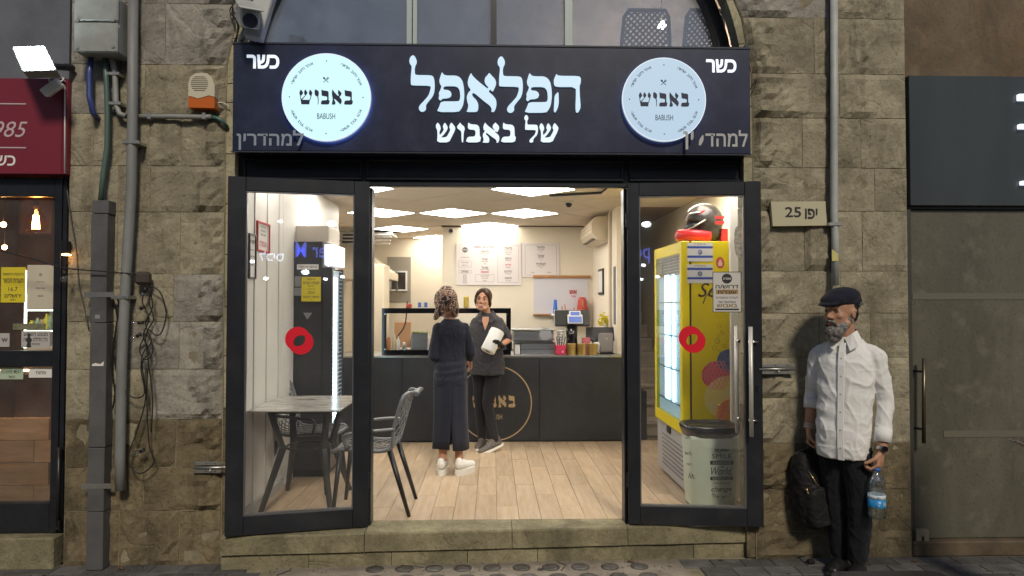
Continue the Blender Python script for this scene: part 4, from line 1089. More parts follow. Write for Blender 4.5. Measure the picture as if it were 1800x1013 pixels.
a = MB(); a.tube([((x0+x1)/2-.09, Ym, z0+.03), ((x0+x1)/2-.09, Ym+.03, CT+.01)], .035, 10); a.lathe([(.09, CT), (.09, CT+.012), (.03, CT+.02)], ((x0+x1)/2-.09, Ym+.03, 0), 18); a.obj('stand', black, mo)
Yp = 2.98; x0, x1, z0, z1 = B(1053, 587, 1078, 627, Yp); ter = thing('card_terminal', 'grey rounded card terminal standing upright on the counter', 'terminal', ((x0+x1)/2, Yp, CT))
a = MB(); hh = (z1-CT)/2; a.box(-(x1-x0)/2, (x1-x0)/2, -.03, .03, -hh, hh, tilt(((x0+x1)/2, Yp+.02, CT+hh+.008), R(-8)), bev=.014); a.obj('shell', mat('terminal_grey', (.23, .215, .22), .4), ter)
part('foot', black, ter, ((x0+x1)/2-.07, (x1+x0)/2+.085, Yp-.03, Yp+.1, CT, CT+.012), bev=.004)
a = MB(); a.disc(((x0+x1)/2+.005, Yp-.004, z1-.06), .011, .003, 12); a.obj('emblem', paper, ter)
pc = thing('pen_cup', 'square pink cup full of pens on the counter', 'pen cup', (U(985, 620, 2.83).x, 2.83, CT))
x0, x1, z0, z1 = B(977, 610, 994, 628, 2.83)
part('cup', mat('cup_pink', (.62, .045, .11), .45), pc, (x0, x1, 2.8, 2.89, CT, CT+.105), bev=.004)
a = MB(); a.disc(((x0+x1)/2+.02, 2.799, CT+.035), .012, .001, 12); a.obj('flower_print', mat('pinkpale', (.85, .4, .45), .5), pc)
for i in range(6):
    a = MB(); qx = x0+.015+(x1-x0-.03)*i/5; dx = (i-2.2)*.018; a.tube([(qx, 2.84, CT+.06), (qx+dx, 2.84+.01*(i % 2), CT+.21-.015*(i % 3))], .0045, 6)
    a.obj('pen', (black, mat('pen_pink', (.7, .35, .4), .5))[i == 0], pc)
for i, px in enumerate((1004, 1023, 1042)):
    p = U(px, 620, 2.86); lab = ('left', 'middle', 'right')[i]
    t = thing('gold_can', f'{lab} one of three gold cans lined up on the counter', 'can', (p.x, 2.86, CT), 'gold cans on the counter')
    r = .054; a = MB(); a.lathe([(r, CT), (r, CT+.004), (r*.98, CT+.008), (r*.98, CT+.112), (r*1.01, CT+.118), (r*.97, CT+.120), (r*.9, CT+.116)], (p.x, 2.86, 0), 24)
    a.obj('can_body', mat('gold_can', (.52, .36, .12), .32, metal=.75), t)
    a = MB(); a.ring((p.x, 2.86, CT+.098), r*.965, r*1.002, .004, 24, A=V((1, 0, 0)), B_=V((0, 1, 0))); a.obj('rib', mat('gold_pale', (.62, .48, .22), .4, metal=.6), t)
nh = thing('napkin_holder', 'chrome napkin holder on the counter beside the steel warmer', 'napkin holder', (U(909, 620, 2.82).x, 2.82, CT))
x0, x1, z0, z1 = B(903, 607, 916, 627, 2.82)
part('holder', chrome, nh, (x0, x1, 2.82, 2.93, CT, CT+.006), (x0, x0+.008, 2.82, 2.93, CT+.006, CT+.118), (x1-.008, x1, 2.82, 2.93, CT+.006, CT+.118), (x0, x1, 2.82, 2.93, CT+.118, CT+.124))
part('napkins', paper, nh, (x0+.01, x1-.01, 2.825, 2.92, CT+.008, CT+.112))
wm = thing('food_warmer', 'large steel food warmer with a lid on the counter', 'food warmer', (U(938, 600, 3.0).x, 3.0, CT))
x0, x1, z0, z1 = B(900, 578, 974, 626, 3.0)
part('base', steel, wm, (x0+.02, x1+.02, 2.98, 3.4, CT, CT+.13), bev=.006)
part('slot', black, wm, (x0+.06, x1-.0, 2.972, 2.979, CT+.115, CT+.127), (x0+.08, x1, 2.974, 2.979, CT+.05, CT+.054))
a = MB(); a.box(x0, x1, 2.97, 3.4, CT+.134, z1-.02, bev=.02); a.obj('lid', steel, wm)
part('lid_rim', galv, wm, (x0-.01, x1+.01, 2.96, 3.41, z1-.02, z1-.004), bev=.005)
a = MB(); a.disc((x1-.1, 2.968, CT+.22), .07, .002, 28); a.obj('dial_plate', mat('plate_pale', (.7, .7, .72), .35, metal=.8), wm)
part('valve', black, wm, (x0-.03, x0+.0, 2.99, 3.02, CT+.04, CT+.14), bev=.004)
x0, x1, z0, z1 = B(1024, 594, 1038, 606, 3.05)
a = MB(); a.box(x0, x1, 3.05, 3.12, CT, z1, bev=.004); tag(a.obj('pink_box', mat('box_pink', (.6, .16, .2), .5)), 'pink box behind the middle gold can', 'box')
x0, x1, z0, z1 = B(1043, 600, 1054, 612, 3.02); a = MB(); a.ball(((x0+x1)/2, 3.0, CT+.10), (.05, .04, .03)); a.box(x0, x1, 2.97, 3.05, CT, CT+.09, bev=.01)
tag(a.obj('paper_wad', paper), 'crumpled white paper on a box behind the right gold can', 'paper')
# clear cups stacked left of the till
a = MB(); p = U(986, 600, 3.1)
for k in range(7): a.lathe([(.035, CT+.05+k*.03), (.044, CT+.078+k*.03), (.040, CT+.078+k*.03), (.032, CT+.052+k*.03)], (p.x, 3.1, 0), 14)
tag(a.obj('cup_stack', mat('clear_plastic', (.6, .58, .55), .2)), 'stack of clear plastic cups left of the till stand', 'cups')
# yellow bunch
Yy = 3.35; p = U(1062, 575, Yy); yb = thing('yellow_flowers', 'pale pot with yellow flowers above the monitor', 'flowers', (p.x, 3.5, CT))
a = MB(); zz = U(1066, 575, 3.5).z; a.lathe([(.04, CT), (.045, zz-.03), (.05, zz+.06), (.042, zz+.06)], (U(1067, 575, 3.5).x, 3.5, 0), 14); a.obj('pot', mat('pot_pale', (.66, .62, .4), .5), yb)
a = MB()
for i in range(46):
    q = U(1061+random.gauss(0, 5), 564+random.gauss(0, 5), 3.48+random.uniform(-.05, .05)); a.ball(q, (random.uniform(.012, .02), .012, .011), 6, 4)
stuff(a.obj('petals', mat('petal', (.75, .62, .01), .6), yb))

# ---- things on the walls and ceiling
ac = thing('air_conditioner', 'cream split air conditioner high on the right wall', 'air conditioner', (XR, 4.0, 2.35))
# body along the wall, y from 3.45 to 4.35
pa, pb = UX(1097, 400, XR), UX(1041, 400, XR)
yA, yB = 3.42, 4.42; zT = U(1075, 380, 3.5).z; zB = U(1060, 436, 3.9).z-.02
prof = [(XR, zT), (XR-.17, zT-.02), (XR-.215, zT-.09), (XR-.215, zT-.2), (XR-.14, zT-.29), (XR, zT-.3)]
a = MB(); n_ = len(prof)
a.add([(x, yA, z) for x, z in prof]+[(x, yB, z) for x, z in prof], [tuple(range(n_))[::-1], tuple(range(n_, 2*n_))]+[(i, (i+1) % n_, (i+1) % n_+n_, i+n_) for i in range(n_)])
a.obj('case', mat('ac_cream', (.70, .61, .46), .4), ac)
part('louvre', mat('louvre_dark', (.12, .1, .08), .5), ac, (XR-.2, XR-.13, yA+.12, yB-.12, zT-.275, zT-.262), bev=.002)
for k in (0, 1): part('trim_line', mat('line_brown', (.3, .22, .15), .5), ac, (XR-.2165, XR-.2155, yA+.05, yB-.05, zT-.12-k*.04, zT-.114-k*.04))
a = MB(); a.tube(curve([(XR-.02, yA-.02, zT-.2), (XR-.015, yA-.05, zT-.6), (XR-.015, yA-.03, zT-1.1), (XR-.015, yA, 1.3)]), .01, 8); a.obj('cable', mat('cable_cream', (.65, .58, .45), .5), ac)
part('cable_duct', mat('duct_cream', (.62, .53, .4), .5), ac, (XR-.03, XR, yA-.13, yA-.06, 1.35, zT+.05))
pf = UX(1058, 495, XR); wf = thing('wall_frame', 'narrow black framed certificate on the right wall', 'picture frame', (XR, 4.0, 1.8))
ya, yb_ = UX(1062, 495, XR).y, UX(1054, 495, XR).y; za = UX(1058, 518, XR).z; zb_ = UX(1058, 473, XR).z
part('frame', black, wf, (XR-.02, XR-.001, ya, yb_, za, zb_)); part('picture', paper, wf, (XR-.022, XR-.0205, ya+.03, yb_-.03, za+.03, zb_-.03))
part('pipe_run', mat('duct_cream', (.62, .53, .4)), wf, (XR-.02, XR-.001, 3.25, 3.28, 1.3, 2.1)) if False else None
a = MB(); 
for k, yy in enumerate((3.05, 3.12)): a.box(XR-.012, XR-.001, yy, yy+.02, 1.45, 2.1)
tag(a.obj('wall_strips', mat('strip_blue', (.22, .26, .34), .5)), 'hanging cables and strips beside the doorway on the right wall', 'cables')
# cameras
def dome(lab, p, n, r):
    t = thing('dome_camera', lab, 'camera', p); a = MB()
    M = V((0, 0, 1)).rotation_difference(V(n)).to_matrix()
    a.lathe([(r*1.25, 0), (r*1.2, r*.3), (r*.95, r*.55), (r*.9, r*.55)], p, 20, M=M); a.obj('housing', mat('cam_white', (.62, .58, .54), .4), t)
    a = MB(); a.ball(V(p)+V(n)*r*.55, (r*.82,)*3, 16, 10); a.obj('dome', blackgloss, t)
q = U(1000, 357, 2.8); k_ = (ZC-CAMP.z)/(q.z-CAMP.z)
q = UZ(1000, 355, ZC-.001); dome('dark dome camera on the ceiling near the air conditioner', q, V((-.1, -.25, -1)).normalized(), .045)
q = U(793, 406, 4.845); dome('white round camera on the back wall left of the menu', q, V((0, -1, -.1)).normalized(), .033)
# ceiling hatch strip
a = MB(); p0 = UZ(966, 342, ZC); p1 = UZ(1057, 337, ZC); a.tube([V((p0.x, p0.y, ZC-.012)), V((p1.x, p1.y, ZC-.012)), V((p1.x+.01, p1.y-.35, ZC-.012))], .012, 4)
tag(a.obj('ceiling_strip', black), 'thin black edge strip crossing the ceiling near the doorway top', 'ceiling strip')

# ================================================================ LEFT SIDE OF THE SHOP
YF = 1.32
fx0 = U(499, 600, YF).x; fx1 = U(583, 600, YF).x; fz0 = ZF; fz1 = U(540, 425, YF).z; fy1 = UX(604, 600, fx1).y
bf = thing('black_fridge', 'black drinks fridge with bright strip light facing into the shop', 'fridge', ((fx0+fx1)/2, YF, ZF))
m_bf = mat('fridge_black', (.03, .031, .036), .35, var=.3, vs=2)
part('cabinet', m_bf, bf, (fx0, fx1-.08, YF, fy1, ZF+.06, fz1), bev=.005)
part('plinth', black, bf, (fx0+.01, fx1-.05, YF+.02, fy1-.02, ZF, ZF+.058))
part('door_frame', m_bf, bf, (fx1-.078, fx1, YF, YF+.05, ZF+.3, fz1-.22), (fx1-.078, fx1, fy1-.05, fy1, ZF+.3, fz1-.22), (fx1-.078, fx1, YF+.051, fy1-.051, ZF+.3, ZF+.35))
part('kick_panel', m_bf, bf, (fx1-.078, fx1-.005, YF, fy1, ZF+.06, ZF+.298))
zz0, zz1 = U(590, 700, YF).z, U(590, 506, YF).z
part('header_light', mat('header_white', (.8, .8, .82), .4, emit=.9, ecol=(.9, .92, 1)), bf, (fx1-.07, fx1+.012, YF+.01, fy1-.02, fz1-.2, fz1-.02), bev=.004)
part('interior_back', mat('fridge_inner', (.55, .62, .68), .4, emit=.25, ecol=(.5, .7, .85)), bf, (fx1-.045, fx1-.034, YF+.051, fy1-.051, ZF+.35, fz1-.24))  # LED glow on this wall is put in as emission
a = MB(); a.box(fx1-.03, fx1-.018, YF+.13, YF+.27, ZF+.42, fz1-.3); a.obj('strip_light', mat('led_white', (.8, .95, 1), .4, emit=5, ecol=(.62, .9, 1)), bf)
a = MB()
for i in range(40): a.box(fx1-.012, fx1-.006, YF+.055, fy1-.055, ZF+.42+i*.036, ZF+.4235+i*.036)
stuff(a.obj('shelf_wires', white, bf))
for i in range(5):
    part('shelf', galv, bf, (fx1-.078, fx1-.03, YF+.11, fy1-.06, ZF+.45+i*.28, ZF+.458+i*.28))
# shopfront top box on the fridge
x0, x1, z0, z1 = B(500, 397, 578, 424, YF+.05); a = MB(); a.box(x0, x1, YF+.05, fy1, fz1+.001, z1, bev=.006)
tag(a.obj('storage_box', mat('box_beige', (.5, .45, .38), .6)), 'beige box lying on top of the black fridge', 'box')
x0, x1, z0, z1 = B(562, 397, 578, 424, YF+.02)
# notices on the fridge side
def notice(name, lab, cat, px0, py0, px1, py1, Y, col, lines, par=None, inkm=ink, tk=.002, fr=None):
    x0, x1, z0, z1 = B(px0, py0, px1, py1, Y)
    t = thing(name, lab, cat, ((x0+x1)/2, Y, z0))
    part('sheet', col, t, (x0, x1, Y-tk, Y, z0, z1))
    if fr:
        g = .006; a = MB()
        for q in ((x0, x1, z1-g, z1), (x0, x1, z0, z0+g), (x0, x0+g, z0+g, z1-g), (x1-g, x1, z0+g, z1-g)): a.box(q[0], q[1], Y-tk-.001, Y-tk, q[2], q[3])
        a.obj('border', fr, t)
    for s, f, h, mk in lines:
        a = MB(); z = z1-(z1-z0)*f; mm = mk or inkm
        _, _, a0, a1, b0, b1 = text_mesh(s, .02, 2); k = (z1-z0)*h/(b1-b0); wmax = (x1-x0)*.84
        kx = min(k, wmax/(a1-a0)); a.text(s, k, ((x0+x1)/2, Y-tk-.0006, z), bold=.02, res=2, sx=kx/k); a.obj('lettering', mm, t)
    return t
yel = mat('notice_yellow', (.68, .56, .03), .7)
notice('kosher_notice', 'yellow notice with black print stuck on the door glass before the black fridge', 'notice', 530, 487, 564, 530, YF-.02, yel,
       [('הרבנות', .1, .07, None), ('תעודת כשרות', .25, .11, None), ('בית עסק', .38, .06, None), ('כשר למהדרין', .5, .06, None), ('2024', .64, .1, None), ('באישור הרבנות', .82, .08, None), ('תוקף', .93, .04, None)])
notice('fridge_label', 'white strip label across the side of the black fridge', 'label', 522, 465, 560, 474, YF-.004, paper, [('נא לסגור את המקרר', .5, .6, None)])
notice('pinned_sheet', 'small grey paper left of the yellow notice', 'paper', 518, 486, 529, 504, YF-.004, mat('greypaper', (.25, .26, .28), .7), [])
notice('pinned_sheet', 'small torn grey paper below left of the yellow notice', 'paper', 516, 506, 530, 520, YF-.004, mat('greypaper', (.25, .26, .28), .7), [])
a = MB(); q = [U(x, y, YF-.005) for x, y in ((533, 550), (549, 550), (540, 562))]; a.prism([(p.x, p.z) for p in q], (0, YF-.005, 0), (1, 0, 0), V((0, -1, 0)), .002, V((0, 0, 1)))
tag(a.obj('torn_sticker', mat('greypaper', (.25, .26, .28))), 'torn grey triangular sticker on the fridge side above the red ring', 'sticker')
# notices on the left wall, on the column
YCo = 1.018
notice('warning_notice', 'white notice with a red word on the left wall column', 'notice', 451, 398, 472, 444, YCo, paper, [('אין להכניס', .12, .09, None), ('אוכל מבחוץ', .28, .09, None), ('ומשקאות', .42, .09, None), ('תודה', .75, .22, inkred)], fr=inkred) if False else None
def sidenotice(name, lab, cat, y0, y1, z0, z1, m, frame=None, items=()):
    t = thing(name, lab, cat, (XL, (y0+y1)/2, z0))
    part('sheet', m, t, (XL+.001, XL+.006, y0, y1, z0, z1))
    if frame: part('frame', frame, t, (XL+.001, XL+.014, y0-.012, y0, z0-.012, z1+.012), (XL+.001, XL+.014, y1, y1+.012, z0-.012, z1+.012), (XL+.001, XL+.014, y0, y1, z0-.012, z0), (XL+.001, XL+.014, y0, y1, z1, z1+.012))
    SID = Matrix(((0, 0, 1), (1, 0, 0), (0, 1, 0)))
    for s, f, h, mk in items:
        a = MB(); _, _, a0, a1, b0, b1 = text_mesh(s, .02, 2); k = (z1-z0)*h/(b1-b0); kx = min(k, (y1-y0)*.85/(a1-a0))
        a.text(s, k, (XL+.0068, (y0+y1)/2, z1-(z1-z0)*f), Rm=SID, bold=.02, res=2, sx=kx/k); a.obj('lettering', mk, t)
def yx(px): return UX(px, 430, XL).y
sidenotice('framed_certificate', 'grey framed certificate at the left edge of the left door glass', 'certificate', yx(437), yx(447), U(440, 488, .35).z, U(440, 416, .35).z, paper, black, [('תעודה', .15, .08, ink), ('רישיון עסק', .35, .05, ink), ('עיריית ירושלים', .5, .05, ink), ('מאושר', .7, .05, ink)])
sidenotice('warning_notice', 'white notice with a bold red last line on the left wall', 'notice', yx(451), yx(471), U(460, 443, .65).z, U(460, 398, .65).z, paper, inkred, [('לידיעת הלקוחות', .12, .09, ink), ('אין להכניס מזון', .27, .09, ink), ('ומשקאות למקום', .42, .09, ink), ('אסור!', .75, .24, inkred)])
for (py0, py1, lab, tx) in ((474, 503, 'upper small white sticker with a black emblem on the column', 'SOS'), (505, 537, 'lower narrow white sticker on the column', 'סגור')):
    notice('column_sticker', lab, 'sticker', 481, py0, 492, py1, YCo+.0, paper, [(tx, .75, .2, ink)] if py0 == 474 else [(tx, .5, .3, ink)], fr=inkgrey)
p = U(486.5, 484, YCo-.003); a = MB(); a.disc((p.x, YCo-.0035, p.z), .014, .001, 16, r2=.028); o = a.obj('emblem_sticker', ink); tag(o, 'black oval emblem on the upper column sticker', 'sticker')

# ---- table
TY0, TY1 = .205, .98; TZ = U(500, 722, TY0).z
tx0, tx1 = U(434, 722, TY0).x, U(597, 722, TY0).x
tb = thing('cafe_table', 'square grey marbled cafe table with black hourglass legs', 'table', ((tx0+tx1)/2, (TY0+TY1)/2, ZF))
part('tabletop', mat('marble_grey', (.40, .385, .35), .22, var=.45, vs=5, stretch=(1, 3, 1), vcol=(.17, .165, .155)), tb, (tx0, tx1, TY0, TY1, TZ-.012, TZ), bev=.003)
part('under_frame', black, tb, (tx0+.1, tx1-.1, TY0+.12, TY1-.12, TZ-.04, TZ-.013))
tcx, tcy = (tx0+tx1)/2, (TY0+TY1)/2
for sx in (-1, 1):
    for s_y in (-1, 1):
        a = MB(); pts = [(tcx+sx*.20, tcy+s_y*.25, TZ-.03), (tcx+sx*.145, tcy+s_y*.14, ZF+.42), (tcx+sx*.245, tcy+s_y*.32, ZF+.0)]
        a.tube(pts, [.022, .027, .018], 4, smooth=False, up=(0, 1, .01)); a.obj('leg', mat('leg_black', (.02, .02, .022), .4), tb)
a = MB(); a.ring((tcx, tcy, ZF+.42), .15, .165, .012, 24, A=V((1, 0, 0)), B_=V((0, 1, 0))); a.obj('brace_ring', black, tb)

# ---- perforated armchairs (built facing -x, origin under the seat centre)
m_ch = mat('chair_plastic', (.15, .155, .165), .38)
m_chd = mat('chair_leg', (.016, .016, .018), .4)
def perf_chair(lab, x, y, rz, grp='perforated plastic chairs at the cafe table'):
    t = thing('cafe_chair', lab, 'chair', (x, y, ZF), grp, rz=rz, local=True)
    # profile: seat front (-x) to the top of the back (+x)
    prof = curve([(-.24, .43), (-.21, .455), (-.05, .445), (.10, .435), (.19, .46), (.235, .56), (.27, .70), (.305, .82), (.325, .845)], 5) if False else None
    pp = curve([V((-.24, 0, .43)), V((-.20, 0, .452)), V((-.04, 0, .442)), (.10, 0, .436), (.185, 0, .47), (.225, 0, .57), (.26, 0, .70), (.295, 0, .81), (.32, 0, .835)], 4)
    n = len(pp)-1
    def W(v):
        return .215 if v < .5 else .215-.03*(v-.5)*2-.06*max(0, (v-.85)/.15)**2
    def P(u, v):
        f = v*n; i = min(int(f), n-1); p = pp[i].lerp(pp[i+1], f-i)
        back = max(0, min(1, (v-.45)/.2))
        return V((p.x-back*.055*u*u, u*W(v), p.z+(1-back)*.012*u*u))
    a = MB(); nu, nv = 12, 30; r = .0042
    for i in range(nu+1):
        for j in range(nv):
            if (i+j) % 2: continue
            for di in (-1, 1):
                if 0 <= i+di <= nu: a.tube([P(i/nu*1.9-.95, .015+j/nv*.97), P((i+di)/nu*1.9-.95, .015+(j+1)/nv*.97)], r, 4, smooth=False, caps=False)
    a.obj('perforated_shell', m_ch, t)
    a = MB(); rim = [P(-1, v/20) for v in range(21)] + [P(u/4, 1.0) for u in range(-3, 4)] + [P(1, 1-v/20) for v in range(21)]
    a.tube(rim, .013, 8); a.tube([P(u/4, 0) for u in range(-4, 5)], .013, 8); a.obj('shell_rim', m_ch, t)
    a = MB(); a.tube([V((.33, u*.03, .842-abs(u)*.0022)) for u in range(-5, 6)], .02, 8, flat=(1, .8)); a.obj('top_roll', m_ch, t)
    for s in (-1, 1):
        a = MB(); a.tube(curve([P(s, .62)+V((0, 0, .03)), V((.12, s*.255, .60)), V((-.05, s*.265, .585)), V((-.15, s*.25, .56)), V((-.13, s*.225, .47))], 5), .014, 8, flat=(1.6, .8)); a.obj('armrest', m_ch, t)
        a = MB(); a.tube([(-.19, s*.19, .435), (-.235, s*.215, .0)], [.019, .013], 8); a.obj('leg', m_chd, t)
        a = MB(); a.tube([(.15, s*.19, .455), (.29, s*.215, .0)], [.021, .013], 8); a.obj('leg', m_chd, t)
    return t
perf_chair('grey perforated chair standing in the doorway, back to the right', U(655, 760, .43).x, .43, 0)
perf_chair('grey perforated chair behind the table, against the left wall', U(548, 760, 1.0).x-.03, 1.02, R(172))

# ================================================================ RIGHT SIDE OF THE SHOP
YG = .68
gx0 = U(1199, 600, YG).x; gz1 = U(1199, 424, YG).z; gx1 = gx0+.62; gy1 = UX(1151, 600, gx0).y; gz0 = UX(1199, 790, gx0).z
m_yel = mat('fridge_yellow', (.86, .70, .008), .3)
yf = thing('yellow_fridge', 'tall yellow drinks fridge with fruit graphics and lit glass door', 'fridge', ((gx0+gx1)/2, YG, ZF))
gzb = ZF+.46
part('side_panel', m_yel, yf, (gx0+.075, gx1, YG, gy1, gzb, gz1), bev=.003)
part('base', mat('fridge_grey', (.40, .40, .41), .4), yf, (gx0+.02, gx1, YG+.005, gy1-.005, ZF+.03, gzb-.003), bev=.004)
m_cj = mat('fridge_joint', (.06, .05, .01), .5)
part('door_joint', m_cj, yf, (gx0+.062, gx0+.0745, YG+.004, gy1-.004, gzb, gz1-.004))
part('door_frame', m_yel, yf, (gx0, gx0+.06, YG, YG+.06, gzb, gz1), (gx0, gx0+.06, gy1-.06, gy1, gzb, gz1), (gx0, gx0+.06, YG+.061, gy1-.061, gz1-.09, gz1), (gx0, gx0+.06, YG+.061, gy1-.061, gzb, gzb+.09), bev=.003)
part('door_glass', glass('fridge_glass', (.93, .98, 1), .08), yf, (gx0+.001, gx0+.004, YG+.061, gy1-.061, gzb+.09, gz1-.09))
part('inner_wall', mat('fridge_inner2', (.6, .7, .75), .4, emit=.55, ecol=(.45, .68, .8)), yf, (gx0+.028, gx0+.034, YG+.06, gy1-.06, gzb+.09, gz1-.25))  # wall glows by itself, imitating the strip lights shining on it
a = MB()
for p0_, p1_ in ((1182, 1179), (1173, 1166)): a.box(gx0+.012, gx0+.018, UX(p0_, 600, gx0).y, UX(p1_, 600, gx0).y, gzb+.2, gz1-.24)
a.obj('strip_light', mat('led_white', (.8, .95, 1)), yf)
a = MB()
for i in range(48): a.box(gx0+.006, gx0+.009, YG+.1, gy1-.1, gzb+.22+i*.025, gzb+.223+i*.025)
stuff(a.obj('shelf_wires', white, yf))
for i in range(4): part('shelf', galv, yf, (gx0+.008, gx0+.027, YG+.08, gy1-.08, gzb+.2+i*.27, gzb+.21+i*.27))
part('base_vent', mat('vent_line', (.18, .18, .19), .5), yf, *[(gx0+.012, gx0+.02, YG+.06, gy1-.2, ZF+.1+i*.035, ZF+.108+i*.035) for i in range(8)])
part('controller', black, yf, (gx0+.008, gx0+.02, YG+.42, YG+.52, ZF+.39, ZF+.44))
for x in (gx0+.06, gx1-.06):
    a = MB(); a.tube([(x, YG+.05, ZF), (x, YG+.05, ZF+.03)], .02, 8); a.obj('foot', black, yf)
# flat print on the fridge side
def onp(px, py, o=.001): p = U(px, py, YG-o); return p
def discs(name, m, lst, o=.0012, par=None):
    a = MB()
    for px, py, r, ry in lst: c = onp(px, py, o); a.disc(c, r/230., .0008, 20, r2=ry/230.)
    return a.obj(name, m, par or yf)
m_ras = mat('print_raspberry', (.72, .05, .10), .5, var=.3, vs=30, vcol=(.62, .12, .16))
discs('raspberry_print', m_ras, [(1260, 660, 27, 25)], .0012)
a = MB()
for j in range(7):
    for i in range(8):
        dx, dy = (i-3.5)*7.4+(j % 2)*3.6, (j-3)*7.2
        if (dx/27)**2+(dy/25)**2 < .92: a.ring(onp(1260+dx, 660+dy, .0026), 2.4/230, 3.7/230, .0008, 12)
a.obj('raspberry_beads', mat('print_rasp_pale', (.85, .30, .32), .5), yf)
discs('blueberry_print', mat('print_blueberry', (.05, .07, .2), .4, var=.5, vs=14, vcol=(.2, .24, .42)), [(1281, 634, 21, 20)], .0022)
discs('peach_print', mat('print_peach', (.80, .66, .14), .5, var=.15, vs=10, vcol=(.85, .74, .35)), [(1284, 700, 47, 40)], .0022)
discs('peach_stone', mat('print_stone', (.72, .13, .12), .5, var=.5, vs=30, vcol=(.85, .5, .12)), [(1290, 726, 30, 26)], .0034)
discs('peach_core', mat('print_core', (.80, .5, .02), .5), [(1295, 736, 17, 16)], .0046)
a = MB()
for i in range(17):
    q = 2*pi*i/17; c = onp(1290, 726, .004); a.tube([c+V((cos(q)*.11, 0, sin(q)*.09)), c+V((cos(q)*.15, 0, sin(q)*.125))], .0035, 4)
a.obj('peach_rays', mat('print_stone', (0, 0, 0)), yf)
a = MB()
for (px, py, r) in ((1264, 574, 3.6), (1271, 587, 3), (1263, 591, 3), (1261, 600, 5), (1262, 600, 3), (1256, 612, 4), (1272, 608, 3.4), (1265, 617, 3), (1268, 583, 2)):
    a.ring(onp(px, py), r/230-.0025, r/230, .0008, 16)
a.obj('bubble_print', mat('print_gold', (.35, .25, .02), .5), yf)
m_scr = mat('print_dark', (.05, .03, .01), .5)
a = MB(); a.text('Sch', .155, onp(1227, 510, .0012), shear=.35, bold=.012, align=0); a.obj('script_lettering', m_scr, yf)
a = MB(); a.tube([onp(*p) for p in ((1236, 534), (1240, 522), (1248, 514), (1258, 510))], .004, 4); a.obj('script_swash', m_scr, yf)
# flags printed on paper
m_flb = mat('flag_blue', (.03, .08, .42), .6)
for k, (py0, lab) in enumerate(((427, 'upper paper flag with blue stripes and star on the yellow fridge'), (465, 'lower paper flag with blue stripes and star on the yellow fridge'))):
    x0, x1, z0, z1 = B(1208, py0, 1253, py0+33, YG-.002); t = thing('paper_flag', lab, 'flag', ((x0+x1)/2, YG, z0), 'paper flags on the yellow fridge')
    part('sheet', mat('flag_white', (.72, .73, .74), .6), t, (x0, x1, YG-.0025, YG-.0015, z0, z1))
    H = z1-z0
    part('stripe', m_flb, t, (x0, x1, YG-.0032, YG-.0027, z1-H*.30, z1-H*.18)); part('stripe', m_flb, t, (x0, x1, YG-.0032, YG-.0027, z0+H*.20, z0+H*.32))
    a = MB(); c = V(((x0+x1)/2, YG-.0035, z0+H*.51))
    for s_ in (1, -1):
        P = [c+V((cos(pi/2*s_+2*pi*i/3)*.020, 0, sin(pi/2*s_+2*pi*i/3)*.020)) for i in range(3)]
        for i in range(3): a.tube([P[i], P[(i+1) % 3]], .0016, 4)
    a.obj('star', m_flb, t)
    a = MB(); a.text('עם ישראל חי', .018, ((x0+x1)/2, YG-.003, z1-H*.07), bold=.01, res=2); a.obj('lettering', inkgrey, t)
p = onp(1266, 462, .002); t = thing('red_sticker', 'red oval sticker with a white emblem beside the paper flags', 'sticker', p)
a = MB(); a.disc(p, .033, .001, 24, r2=.044); a.obj('sticker', mat('sticker_rd', (.66, .1, .07), .5), t)
a = MB(); p2 = p-V((0, .001, 0)); a.prism([(-.014, -.026), (.014, -.026), (.018, -.005), (.008, .012), (0, .03), (-.008, .012), (-.018, -.005)], p2, (1, 0, 0), V((0, -1, 0)), .0006, V((0, 0, 1))); a.obj('emblem', mat('emblem_pk', (.85, .6, .55), .5), t)
# white upright between fridge and glass edge
x0, x1 = B(1284, 345, 1306, 700, .61)[:2]; a = MB(); a.box(x0, x1, .60, .64, ZF, 2.7, bev=.003)
tag(a.obj('white_post', white), 'white upright post in front of the yellow fridge behind the bin', 'post')
# helmet on the fridge
hx, hy = U(1233, 400, YG+.2).x, YG+.22; hz = gz1+.001
HK = 1.18; _n0 = set(D.meshes)
hm = thing('motorcycle_helmet', 'black and red full face motorcycle helmet on top of the yellow fridge', 'helmet', (hx, hy, hz))
a = MB(); a.ball((hx+.02, hy, hz+.15), (.135, .115, .125), 24, 16); a.ball((hx+.035, hy, hz+.075), (.115, .1, .085), 20, 12)
v = fuse(a, .008, 3)
def carve(p):  # pull the face opening inwards
    q = (p-V((hx-.10, hy, hz+.105))); k = (q.x/.10)**2+(q.z/.052)**2
    return k
keep = MB(); keep.v = [(p + V((.055*max(0, 1-carve(p)), 0, 0)) if carve(p) < 1 else p) for p in v.v]; keep.f = v.f; keep.mi = v.mi; keep.sm = v.sm
keep.obj('helmet_shell', mat('helmet_black', (.02, .02, .022), .22, var=.6, vs=9, vcol=(.10, .085, .07)), hm)
a = MB(); a.tube(curve([(hx+.04, hy-.09, hz+.04), (hx-.07, hy-.09, hz+.05), (hx-.145, hy-.04, hz+.055), (hx-.155, hy, hz+.055), (hx-.145, hy+.04, hz+.055), (hx-.07, hy+.09, hz+.05), (hx+.04, hy+.09, hz+.04)], 5), .036, 10, flat=(.55, 1)); a.obj('chin_bar', mat('helmet_red', (.62, .03, .035), .3), hm)
a = MB(); a.ball((hx-.055, hy, hz+.11), (.055, .085, .045), 16, 10); a.obj('lining', black, hm)
a = MB(); 
